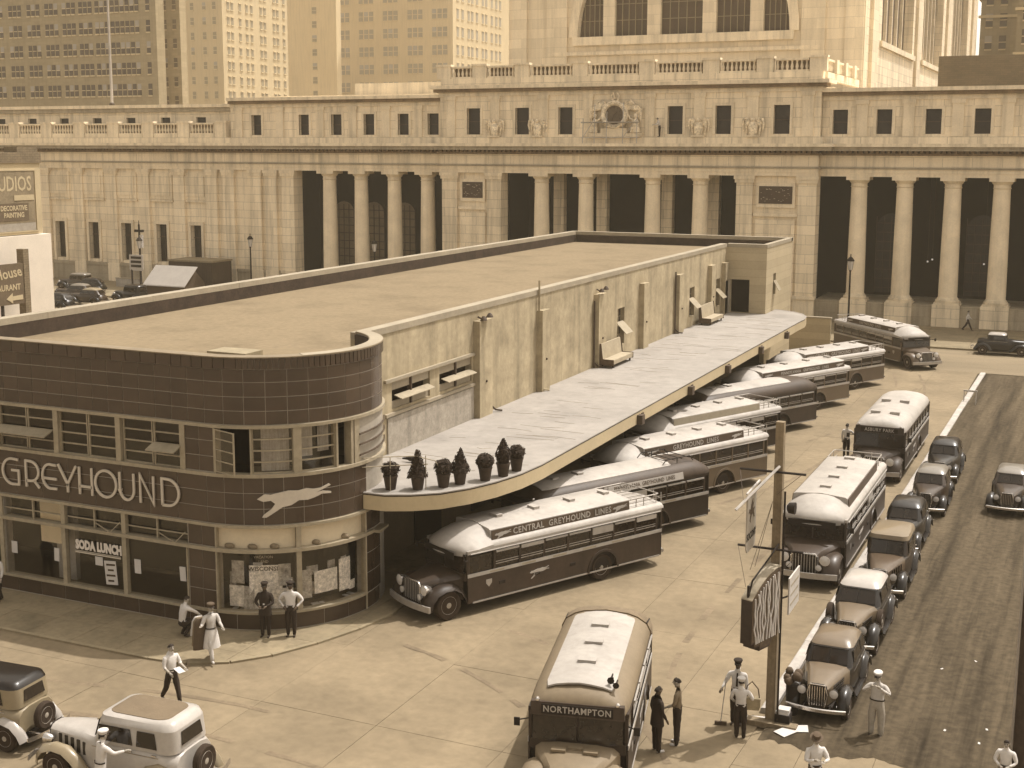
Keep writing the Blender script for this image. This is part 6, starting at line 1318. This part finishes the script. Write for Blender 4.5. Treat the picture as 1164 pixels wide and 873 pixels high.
# ================================================================ smaller things
# topiary trees in pots on the canopy
M_LEAF = mat('clipped_box_leaves', .028, .85, .45, 9, .6, spec=.2, fine=30); M_POT = mat('dark_plant_pot', .035, .7, .2, 4)
def topiary(x, y, kind, h, label):
    t = thing('topiary', (x, y, 4.1), label, 'topiary', 'potted topiaries on the canopy')
    MB().lathe([(.17, 0), (.23, .4), (.25, .42), (.25, .48), (.2, .48), (.19, .44)], n=14).build('pot', M_POT, t, 40)
    MB().bar((0, 0, .4), (0, 0, h * .7), .03).build('trunk', C_BROWN, t)
    rnd = random.Random(int(x * 100)); mb = MB(); n = 520
    for i in range(n):
        u = rnd.random()
        if kind == 'ball': a, b = rnd.uniform(0, 2 * PI), math.acos(rnd.uniform(-1, 1)); r = .3 * rnd.uniform(.82, 1.08); c = Vector((math.sin(b) * math.cos(a) * r, math.sin(b) * math.sin(a) * r, .45 + (h - .45) / 2 + math.cos(b) * r * (h - .45) / .58)); nn = (c - Vector((0, 0, h * .6))).normalized()
        elif kind == 'cone': u = 1 - math.sqrt(1 - u); a = rnd.uniform(0, 2 * PI); r = (.31 * (1 - u) + .03) * rnd.uniform(.85, 1.1); c = Vector((math.cos(a) * r, math.sin(a) * r, .44 + u * (h - .44))); nn = Vector((math.cos(a), math.sin(a), .35))
        else:
            a = rnd.uniform(0, 2 * PI); z = u; rr = .27 * (1 - abs(z * 2 - .75) * .55) if z < .72 else .12 * (1 - z) / .28 + .03; c = Vector((math.cos(a) * rr, math.sin(a) * rr, .44 + z * (h - .44))) * 1.0; nn = Vector((math.cos(a), math.sin(a), .4))
        nn = (nn + Vector((rnd.uniform(-.6, .6), rnd.uniform(-.6, .6), rnd.uniform(-.6, .6)))).normalized(); p = nn.orthogonal().normalized(); q = nn.cross(p); s = rnd.uniform(.03, .075)
        mb.add([c - p * s, c + q * s * .6, c + p * s, c - q * s * .6], [(0, 1, 2, 3)])
    f = mb.build('crown', M_LEAF, t); f['kind'] = 'stuff'
    core = MB()
    if kind == 'ball': core.ball((0, 0, .45 + (h - .45) / 2), (.25, .25, (h - .45) / 2 * .85), 10, 7)
    elif kind == 'cone': core.lathe([(.25, .46), (.02, h - .06)], n=12)
    else: core.lathe([(.14, .46), (.2, .46 + (h - .46) * .35), (.1, .46 + (h - .46) * .7), (.02, h - .05)], n=12)
    core.build('inner_foliage', M_LEAF, t, 60)
for x, y, kd, h, l in ((-21.02, 36.72, 'ball', .92, 'round topiary closest to the curved wall, on the canopy tip'), (-20.2, 37.1, 'cone', 1.4, 'tall cone topiary second from the curved wall'), (-19.56, 37.71, 'ball', .94, 'low round topiary between the two pointed ones'),
    (-19.24, 38.31, 'cone', 1.27, 'pointed topiary fourth along the canopy edge'), (-18.67, 39.09, 'ball', .93, 'round topiary standing apart in the middle of the row'), (-18.37, 39.9, 'spire', 1.3, 'spired topiary beside the last round one'), (-18.26, 40.78, 'ball', .9, 'last round topiary, farthest from the curved wall')): topiary(x, y, kd, h, l)
# benches on the canopy roof
M_BENCH = mat('bench_wood', .30, .8, .12, 2, d=.5)
def bench(y, label):
    t = thing('roof_bench', (TXW + .35, y, 4.1), label, 'bench', 'benches on the canopy roof')
    MB().box(.1, .72, -1.5, 1.5, .2, .42).build('seat', M_BENCH, t)
    MB().prism([(.02, -1.5, .2), (.1, -1.5, .2), (.1, -1.5, .43), (.0, -1.5, 1.22), (-.08, -1.5, 1.22)], (0, 3.0, 0)).build('back', M_BENCH, t)
    for s in (-1, 1):
        y0, y1 = sorted((s * 1.502, s * 1.54)); MB().prism([(-.06, y0, .14), (.74, y0, .14), (.74, y0, .44), (.14, y0, .46), (.04, y0, 1.25), (-.1, y0, 1.25)], (0, y1 - y0, 0)).build('end_panel', C_BROWN, t)
        for x in (.05, .62): MB().bar((x, s * 1.3, 0), (x, s * 1.3, .2), .055).build('foot', M_BLACK, t)
bench(64.0, 'pale wooden bench on the canopy roof below the open wall window'); bench(82.2, 'pale wooden bench on the canopy roof near the far doorway')
bd = thing('pigeon', (-22.2, 40.3, 4.11), 'small dark bird on the canopy roof behind the topiaries', 'bird')
MB().ball((0, 0, .12), (.2, .09, .09), 8, 6).ball((.2, 0, .18), .055, 8, 5).tube([(-.15, 0, .12), (-.36, 0, .1)], [.06, .03], 5).bar((.03, .03, .08), (.03, .03, 0), .012).bar((.03, -.03, .08), (.03, -.03, 0), .012).build('body', M_BLACK, bd, 60)
# street lamps of the station
def street_lamp(x, y, label, h=6.2, z0=.13):
    t = thing('street_lamp', (x, y, z0), label, 'lamp', 'lamp posts along the station')
    MB().lathe([(.26, 0), (.26, .25), (.17, .35), (.15, .9), (.09, 1.0), (.075, h - 1.5), (.11, h - 1.45), (.11, h - 1.38)], n=10).build('post', M_BLACK, t, 40)
    l = MB().loft([[(math.cos(u) * r, math.sin(u) * r, z) for u in [2 * PI * j / 8 for j in range(8)]] for z, r in ((h - 1.36, .16), (h - .6, .27))]).build('lantern_glass', mat('lantern_glass', .5, .2, .1, 3, spec=.5), t)
    MB().lathe([(.33, h - .598), (.3, h - .5), (.16, h - .3), (.05, h - .22), (.04, h)], n=8).build('lantern_roof', M_BLACK, t, 30)
    for j in range(4): u = 2 * PI * j / 4; MB().bar((math.cos(u) * .165, math.sin(u) * .165, h - 1.36), (math.cos(u) * .275, math.sin(u) * .275, h - .6), .015, 4).build('lantern_rib', M_BLACK, l)
for x, y, l in ((-19.56, 113.5, 'lantern post on the pavement beyond the turning coach'), (-66.2, 113, 'lantern post whose top shows between columns of the solid-end colonnade'), (-81.15, 113, 'lantern post before the blank pilasters of the station'), (-90.0, 106.2, 'lantern post beside the traffic pole and kiosk')): street_lamp(x, y, l, 6.3)
tp = thing('signal_pole', (-90.9, 107.3, .13), 'dark pole with a signal head near the slant roofed kiosk', 'pole')
MB().bar((0, 0, 0), (0, 0, 7.2), .13, 8, .1).build('post', M_BLACK, tp); MB().box(-.55, .55, -.1, .1, 6.5, 6.75).build('crossarm', M_BLACK, tp); MB().box(.12, .4, -.15, .15, 4.9, 6.2).build('signal_head', mat('signal_white', .4, .6, .2, 4), tp); MB().lathe([(.12, 7.2), (.05, 7.35), (.03, 7.7)], n=8).build('finial', M_BLACK, tp)
np_ = thing('notice_sign', (-88.6, 104.0, .1), 'rounded notice plate on a short post across the street', 'sign')
MB().bar((-.6, 0, 0), (-.6, 0, 3), .09, 6).build('post', M_BLACK, np_); pl = MB().prism([(x, -.05, 3.7 + z) for x, z in ((-.75, -.8), (.75, -.8), (.85, -.6), (.85, .8), (-.85, .8), (-.85, -.6))], (0, .08, 0)).build('plate', mat('sign_plate', .4, .7, .1, 2), np_)
for k in range(3): MB().box(-.65, .65, -.075, -.055, 3.25 + .42 * k, 3.5 + .42 * k).build('text_band', M_BLACK, pl)
# slant roofed kiosk and dark shed, low white barrier
ki = thing('kiosk', (-87.5, 107.5, .1), 'low kiosk with a white slanting roof before the station', 'kiosk')
MB().prism([(-2.9, -.2, 0), (-2.9, 3.2, 0), (-2.9, 3.2, 1.2), (-2.9, 1.6, 2.7), (-2.9, -.2, 1.2)], (5.0, 0, 0)).build('body', C_BROWN, ki); MB().prism([(-3.0, -.5, 1.05), (2.4, -.5, 1.05), (2.4, 1.7, 2.9), (-3.0, 1.7, 2.9)], (0, .05, .1)).build('roof', mat('white_roof_sheet', .33, .7, .08, 1), ki)
sh = thing('dark_shed', (-88.0, 112.4, .13), 'dark box shed against the station wall', 'shed')
MB().box(-3.4, 2.3, 0, 3.4, 0, 3.1).build('body', mat('shed_boards', .05, .8, .2, 2, stretch=(4, 4, .3)), sh); MB().box(-3.5, 2.4, -.1, 3.5, 3.102, 3.28).build('roof', mat('shed_roof', .2, .8, .15, 1), sh); MB().box(-.6, -.2, -.03, -.0, .9, 1.1).build('sign_plate', M_PAPER, sh)
lb = thing('white_barrier', (-97.3, 112.8, .13), 'low white barrier block on the far pavement', 'barrier'); MB().box(-1.6, 1.6, -.2, .2, 0, .9).build('panel', M_WHITEK, lb); MB().box(-1.65, 1.65, -.25, .25, .902, .96).build('cap', M_COPING, lb)
# parked cars seen over the party wall
GF = 'cars parked across the side street'
for (x, y), a, b, rf, l, st in (((-101.5, 109.3), 185, P_GREY, mat('pale_top', .16), 'pale box sedan nearest the station wall in the side street', 'box'), ((-97.6, 106.6), 200, P_BLACK, None, 'black sedan second from the station wall in the side street', 'round'), ((-94.6, 101.6), 190, P_GREY, mat('pale_top', .16), 'light sedan in the middle of the side street group', 'round'),
    ((-90.6, 99.0), 185, P_GREY, P_TAN, 'tan topped sedan closest to the party wall in the side street', 'round'), ((-88.0, 102.3), 175, P_BLACK, P_BLACK, 'black box sedan nearest the slant roofed kiosk', 'box'), ((-90.5, 94.6), 178, P_BLACK, None, 'dark sedan just under the restaurant billboard', 'round')): car((x, y), a, l, b, rf, style=st, group=GF)
# painted advertisement wall and restaurant board
ad = thing('billboard_building', (-75, 71.4, 0), 'narrow building with a painted STUDIOS advertisement wall', 'building', None, PI / 2)
M_ADW = mat('painted_wall', .40, .9, .1, .6, d=.44); M_ADP = mat('faded_ad_paint', .19, .9, .25, 1.2); M_ADD = mat('dark_ad_paint', .10, .9, .2, 1.2)
MB().box(-9, 6.05, 0, 7, 8.7, 14.1).build('wall', M_ADW, ad); MB().box(-9, 6.1, -.1, 7, 14.102, 14.9).build('brick_parapet', mat('parapet_brick', .16, .9, .2, 2, brick=(.5, .18, .02, .7)), ad)
MB().box(4.0, 6.1, .2, 1.5, 14.903, 15.3).build('chimney', mat('parapet_brick', .16), ad)
MB().box(-9, 6.5, -.35, 7, 0, 8.65).build('lower_wall', mat('whitewashed_wall', .62, .9, .06, .8, d=.62), ad)
pn = MB().box(-8.5, 5.3, -.06, -.002, 9.6, 13.5).build('ad_panel', M_ADP, ad); MB().box(-8.5, 5.3, -.05, 0, 9.0, 9.598).build('ad_panel_border', mat('faded_ad_light', .3, .9, .2, 1.2), ad)
for z0, z1 in ((13.52, 13.62), (8.9, 8.98)): MB().box(-8.8, 5.6, -.09, -.0, z0, z1).build('panel_frame', M_ADW, ad)
MB().box(5.38, 5.5, -.09, 0, 8.99, 13.5).build('panel_frame', M_ADW, ad)
lettering('STUDIOS', 1.55, M_ADW, pn, frame((2.75, -.07, 12.5), (1, 0, 0), (0, 0, 1)), .004, .02, .72, name='painted_letters')
db_ = MB().box(1.6, 4.6, -.09, -.062, 9.8, 11.1).build('dark_ad_box', M_ADD, ad)
for tx, z in (('DECORATIVE', 10.72), ('PAINTING', 10.2)): lettering(tx, .52, M_ADW, db_, frame((3.1, -.1, z), (1, 0, 0), (0, 0, 1)), .004, .015, .85, name='painted_letters')
MB().box(3.2, 5.2, -.09, -.063, 11.3, 11.7).build('pale_ad_bar', M_ADW, ad)
rb = thing('restaurant_board', (-73, 72.0, -1.1), 'dark restaurant billboard with script and an arrow before the white wall', 'billboard', None, PI / 2)
bp = MB().box(-7, 1.2, 0, .25, 4.9, 7.9).build('board', M_ADD, rb); MB().box(1.21, 1.75, -.05, .6, 1.1, 8.9).build('brick_pier', mat('parapet_brick', .16), rb)
for x in (-5, -1): MB().box(x, x + .2, .05, .2, 1.1, 4.9).build('leg', M_BLACK, rb)
lettering('House', 1.1, M_ADW, bp, frame((-.3, -.01, 7.2), (1, 0, .08), (-.25, 0, 1)), .004, .02, .9, name='painted_letters'); lettering('RESTAURANT', .62, M_ADW, bp, frame((-.9, -.01, 6.15), (1, 0, 0), (0, 0, 1)), .004, .015, .9, name='painted_letters')
MB().prism([(-.6, -.01, 5.35), (0, -.01, 5.75), (0, -.01, 5.5), (1.0, -.01, 5.55), (1.0, -.01, 5.2), (0, -.01, 5.2), (0, -.01, 4.98)], (0, -.02, 0)).build('arrow', M_ADW, bp)
# ---- the timber sign pole by the parked cars
po = thing('sign_pole', (-7.32, 33.16, 0), 'square timber pole carrying hanging signs at the end of the white kerb', 'pole')
M_TIMBER = mat('weathered_timber', .16, .85, .3, 1.2, .5, stretch=(6, 6, .25), fine=10)
MB().loft([[(x * s, y * s, z) for x, y in ((-.125, -.125), (.125, -.125), (.125, .125), (-.125, .125))] for z, s in ((0, 1), (4, .93), (8.3, .85))]).build('post', M_TIMBER, po)
for z in (6.98, 4.9): MB().bar((-1.0, -.15, z), (.75, -.25, z + .03), .035, 6).build('cross_rod', M_BLACK, po)
MB().bar((.05, -.2, 7.15), (-.72, -1.6, 6.25), .04, 5).build('strut', M_POLE, po)
for a, b in (((-1.0, -.15, 4.9), (-.45, -1.4, 4.2)), ((-1.0, -.15, 6.98), (-.6, -1.3, 6.4)), ((.7, -.25, 4.93), (.05, -.4, 4.2)), ((-.1, -.2, 6.2), (-.4, -1.2, 4.6)), ((-.1, -.2, 6.2), (-.35, -.9, 4.6)), ((.65, -.2, 7.0), (.0, -.2, 6.4))): MB().bar(a, b, .008, 4).build('guy_wire', M_FRAMEDK, po)
MB().lathe([(.07, 0), (.14, .05), (.16, .22)], (.26, -.1, 6.05), 'x', 10).build('flood_lamp', M_BLACK, po, 40)
MB().bar((.22, -.2, .2), (.22, -.2, 6.5), .03, 5).build('conduit', M_BLACK, po)
MB().box(-.6, .75, -.35, -.05, -.02, .14).build('timber_foot', M_TIMBER, po)
# neon box sign projecting from the pole
ns = thing('neon_box_sign', (-7.27, 32.93, 2.45), 'arched dark neon box sign hung from the timber pole', 'sign', None, R(-19))
n = 8; prof = [(0, .45), (0, 2.05)] + [(-1.35 * k / n, 2.05 - .62 * (k / n) ** 2.0) for k in range(1, n + 1)] + [(-1.35, .25), (-1.2, .25), (-1.2, .12), (-.95, .12), (-.95, 0), (-.45, 0), (-.3, .2)]
MB().prism([(-.16, y, z) for y, z in prof], (.32, 0, 0)).build('box', mat('neon_box_enamel', .03, .5, .2, 3), ns)
top = MB(); top.loft([[(-.165, y, z + .003), (.165, y, z + .003), (.165, y, z + .03), (-.165, y, z + .03)] for y, z in prof[1:n + 2]]); top.build('top_sheet', M_BUSSIGN2, ns)
rnd = random.Random(4)
for k in range(11):
    y0 = -.1 - .11 * k; zt = 1.95 - .6 * (abs(y0) / 1.35) ** 2; pts = []
    for q in range(7): pts.append((.185, y0 + rnd.uniform(-.06, .06), zt - (zt - .25) * q / 6))
    m = MB(); m.tube(pts, .026, 4); m.build('neon_tube', mat('neon_glass', .45, .4, .1, 4), ns)
MB().prism([(.162, y * .97 - .02, .06 + z * .96) for y, z in prof], (.012, 0, 0)).build('sign_face', mat('neon_face', .07, .7, .35, 6), ns)
MB().tube([(0, -1.3, 1.45), (0, -1.1, 1.9), (0, -.3, 2.35), (0, .1, 2.6)], .025, 5).build('hanger', M_BLACK, ns); MB().bar((0, -1.28, 1.2), (0, -1.28, 1.8), .04, 5).build('hook', M_BLACK, ns)
fl = thing('white_panel_sign', (-7.02, 33.45, 3.0), 'plain white panel sign sticking out behind the timber pole', 'sign')
MB().box(-.02, .02, 0, 1.25, 0, 1.0).build('panel', mat('white_sign', .42, .7, .1, 2), fl); MB().bar((0, .1, .5), (-.15, -.2, .5), .025, 4).build('bracket', M_BLACK, fl)
for k in range(3): MB().box(.021, .026, .15, 1.1, .2 + .26 * k, .26 + .26 * k).build('text_band', M_BUSSIGN2, fl)
so = thing('oil_company_sign', (-7.85, 31.95, 5.0), 'rounded hanging sign with a flying horse and SOCONY lettering', 'sign')
MB().prism([(-.015, y, z) for y, z in ((0, .12), (.1, 0), (.85, 0), (.95, .12), (.95, 1.5), (0, 1.5))], (.03, 0, 0)).build('panel', mat('oil_sign_enamel', .30, .5, .1, 2), so)
MB().bar((0, -.05, 1.6), (0, 1.3, 1.65), .03, 5).build('hanger', M_POLE, so)
lettering('SOCONY', .27, M_BLACK, so, frame((.022, .475, .4), (0, 1, 0), (0, 0, 1)), .001, .008, .85)
MB().prism([(.02, .475 + y * .36, 1.0 + z * .36) for y, z in ((-.9, .1), (-.75, .4), (-.55, .35), (-.3, .15), (-.2, .6), (.2, 1), (.15, .6), (.5, .7), (.2, .3), (.5, .2), (.85, .25), (.55, 0), (.8, -.5), (.6, -.5), (.35, -.15), (-.1, -.15), (-.4, -.5), (-.3, -.7), (-.6, -.5), (-.4, -.1), (-.6, .1))], (.006, 0, 0)).build('winged_horse_emblem', mat('emblem_red', .06, .6), so)
# litter and bundles at the pole foot
bs = thing('dark_bundle', (-6.92, 33.9, .0), 'round dark bundle beside the front wing of the first parked car', 'bundle')
MB().loft([[(math.cos(u) * r, math.sin(u) * r, z) for u in [2 * PI * j / 10 for j in range(10)]] for z, r in ((0, .16), (.9, .18))]).build('can', M_BLACK, bs, 40)
mb = MB(); rnd = random.Random(2)
for k in range(14): a = rnd.uniform(0, 6.28); mb.ball((math.cos(a) * .16, math.sin(a) * .16, 1.0 + rnd.uniform(-.08, .25)), rnd.uniform(.08, .15), 7, 5)
mb.build('bundle_top', C_BROWN, bs, 60)
cr = thing('news_crate', (-6.98, 33.15, 0), 'small dark crate with folded papers on it at the pole foot', 'crate')
MB().box(-.2, .2, -.17, .17, 0, .36).build('crate', M_BLACK, cr); MB().box(-.18, .16, -.15, .14, .362, .44).box(-.14, .17, -.13, .15, .442, .5).build('papers', M_PAPER, cr)
for i, (x, y, r, l) in enumerate(((-6.55, 32.95, .4, 'loose newspaper sheet nearest the first car bumper'), (-6.8, 32.65, 1.1, 'loose newspaper sheet just in front of the crate'), (-7.75, 33.05, .2, 'white paper pile against the foot of the timber pole'))):
    t = thing('newspaper', (x, y, .065), l, 'newspaper', 'loose newspapers'); MB().add([(-.28, -.18, 0), (.25, -.2, .01), (.3, .17, .03), (-.25, .2, .01), (-.28, -.18, .012), (.25, -.2, .022), (.3, .17, .042), (-.25, .2, .022)], [(3, 2, 1, 0), (4, 5, 6, 7), (0, 1, 5, 4), (1, 2, 6, 5), (2, 3, 7, 6), (3, 0, 4, 7)]).build('sheet', M_PAPER, t); t.rotation_euler = (0, 0, r)
rnd = random.Random(9)
for i in range(5):
    x, y = rnd.uniform(-5.2, -1.6), rnd.uniform(34, 47)
    t = thing('paper_scrap', (x, y, dirt_z(x, y) + .004), 'white paper scrap lying on the dark cinder lot', 'litter', 'paper scraps on the cinder lot', rnd.uniform(0, 3)); MB().add([(-.04, -.03, 0), (.04, -.02, .01), (.035, .035, .02), (-.035, .03, 0)], [(0, 1, 2, 3)]).build('scrap', M_PAPER, t)
# sawhorse trestle at the far end of the white kerb
tr = thing('trestle', (-6.75, 82.5, 0), 'small white trestle at the far end of the white kerb', 'trestle')
MB().box(-.4, .4, -.04, .04, .75, .85).build('beam', M_WHITEK, tr)
for sx_ in (-.35, .35):
    for sy in (-.25, .25): MB().bar((sx_, 0, .8), (sx_, sy, 0), .025, 4).build('leg', M_WHITEK, tr)
# tall dark pole at the picture edge
up = thing('utility_pole', (-1.05, 32.75, 0), 'tall dark pole at the picture edge behind a man in white shirt', 'pole')
MB().lathe([(.2, 0), (.15, 9)], n=10).build('shaft', mat('creosoted_timber', .035, .8, .3, 2), up, 40); MB().bar((-.19, -.08, .3), (-.15, -.08, 9), .035, 5).build('conduit', M_SILVER, up)
# flagstaff on the station roof
fg = thing('flagstaff', (-105.7, 121.0, 19.8), 'thin white flagstaff on the station roof', 'flagstaff'); MB().bar((0, 0, 0), (0, 0, 22), .16, 8, .08).build('staff', M_BUSWHITE, fg); MB().lathe([(.3, 0), (.3, .5), (.18, .6)], n=8).build('base', M_FRAMEDK, fg)
# ================================================================ towers beyond the station
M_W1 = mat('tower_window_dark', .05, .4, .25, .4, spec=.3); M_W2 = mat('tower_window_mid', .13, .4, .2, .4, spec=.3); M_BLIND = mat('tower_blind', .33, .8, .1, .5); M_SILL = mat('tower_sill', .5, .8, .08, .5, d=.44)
def tower(name, loc, label, w, d, h, wallL, cols, rows, ww, wh, wm, side_cols=(), pair=True, z0=0.0, side_rows=None, brick=True, front=True):
    t = thing(name, loc, label, 'building', 'towers beyond the station')
    m = mat('tower_wall_' + str(int(wallL * 100)), wallL, .95, .08, .08, spec=.08, stain=.15, d=.42, brick=(1.6, .6, .03, .9) if brick else None)
    MB().box(0, w, 0, d, -.02, h).build('wall', m, t)
    MB().box(-.5, w + .5, -.5, d + .5, h + .002, h + 1.2).build('parapet', m, t)
    f = MB().box(-ww / 2, ww / 2, -.06, -.01, 0, wh).mesh('window', wm); s = MB().box(-ww / 2 - .02, ww / 2 + .02, -.22, -.005, -.28, -.02).mesh('sill', M_SILL)
    b = MB().box(-ww / 2, ww / 2, -.1, -.062, wh * .47, wh * .53).mesh('sash', M_SILL)
    f2 = MB().box(.01, .06, -ww / 2, ww / 2, 0, wh).mesh('window', wm); s2 = MB().box(.005, .25, -ww / 2 - .15, ww / 2 + .15, -.28, -.02).mesh('sill', M_SILL); h2 = MB().box(.005, .3, -ww / 2 - .15, ww / 2 + .15, wh + .02, wh + .3).mesh('lintel', M_SILL)
    fb = MB().box(-ww / 2, ww / 2, -.06, -.01, 0, wh * .45).add([(-ww / 2, -.07, wh * .45), (ww / 2, -.07, wh * .45), (ww / 2, -.07, wh), (-ww / 2, -.07, wh)], [(0, 1, 2, 3)], 1).mesh('window', [wm, M_BLIND]); rnd = random.Random(int(-loc[0]))
    for z in rows:
        for x in cols:
            o = link('window', fb if rnd.random() < .3 else f, t, loc=(x, 0, z)); link('sill', s, o); link('sash', b, o)
    for z in (side_rows or rows):
        for y in side_cols:
            o = link('window', f2, t, loc=(w, y, z)); link('sill', s2, o); link('lintel', h2, o)
    return t
offc = []
for c in (-234, -229, -223.4, -218.1, -212.9, -207.8, -202.9, -198.2, -193.8, -189.5, -185.5, -181.7): offc += [c - 1.25 + 240, c + .0 + 240, c + 1.25 + 240]
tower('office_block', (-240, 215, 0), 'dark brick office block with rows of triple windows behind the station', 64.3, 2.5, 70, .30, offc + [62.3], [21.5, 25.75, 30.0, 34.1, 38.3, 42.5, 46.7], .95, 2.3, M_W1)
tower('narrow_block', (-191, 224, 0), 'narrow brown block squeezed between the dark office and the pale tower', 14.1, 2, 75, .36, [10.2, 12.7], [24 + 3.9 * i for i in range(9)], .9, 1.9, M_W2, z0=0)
tower('pale_tower', (-263, 330, 0), 'pale tower with a sunlit flank of small window pairs', 18.1, 34.5, 95, .46, [2.5, 7.0, 11.5, 15.2], [30 + 4.4 * i for i in range(9)], 1.2, 2.1, mat('tower_window_haze_pale', .24, .5, .1, .4), [3, 5, 9, 12.5, 15, 20, 22, 27, 29, 32.5], brick=False)  # window colour lightened so the haze fade is painted in
tower('plain_slab', (-270, 400, 0), 'plain pale slab with a single column of windows', 21.5, 3, 100, .55, [12.5], [33 + 4.8 * i for i in range(9)], 1.8, 2.2, mat('tower_window_haze_pale', .26), brick=False)
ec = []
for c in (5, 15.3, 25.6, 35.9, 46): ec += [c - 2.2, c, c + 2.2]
tower('hazy_tower', (-269.5, 430, 0), 'hazy office tower with faint triple windows beside the vaulted hall', 51.3, 52, 115, .5, ec, [36 + 6.4 * i for i in range(7)], 1.7, 3.4, mat('tower_window_haze_faint', .27, .5, .1, .4), [4, 8, 13, 16, 20, 25, 28, 33, 37, 40.5], brick=False)  # faint window tone carries distance haze in its colour
for px0, Y, w, h, lab, L in ((-24.5, 275, 7, 44, 'brown ornate block with bay windows seen past the hall flank', .27), (-17.0, 262, 14, 60, 'taller brown block at the picture edge past the hall', .24)):
    t = tower('ornate_block', (px0, Y, 0), lab, w, 12, h, L, [1.6 + 2.6 * i for i in range(int(w / 2.6))], [22 + 4.2 * i for i in range(7)], 1.3, 2.5, M_W1)
    for z in (32.5, 40.5): MB().box(-.4, w + .4, -.5, -.01, z, z + .5).build('cornice', M_SILL, t)
# ---- warm summer haze: one closed body of air round everything
hz = MB(); hz.box(-1010, 1010, -205, 1610, -1.2, 135); hzm = bpy.data.materials.new('summer_haze'); hzm.use_nodes = True; nt = hzm.node_tree; nt.nodes.clear()
_o = nt.nodes.new('ShaderNodeOutputMaterial'); _v = nt.nodes.new('ShaderNodeVolumePrincipled'); _v.inputs['Color'].default_value = (1.0, .88, .66, 1); _v.inputs['Density'].default_value = HAZE; _v.inputs['Anisotropy'].default_value = .2
nt.links.new(_v.outputs[0], _o.inputs['Volume']); hz.build('haze', hzm, None, kind='stuff')
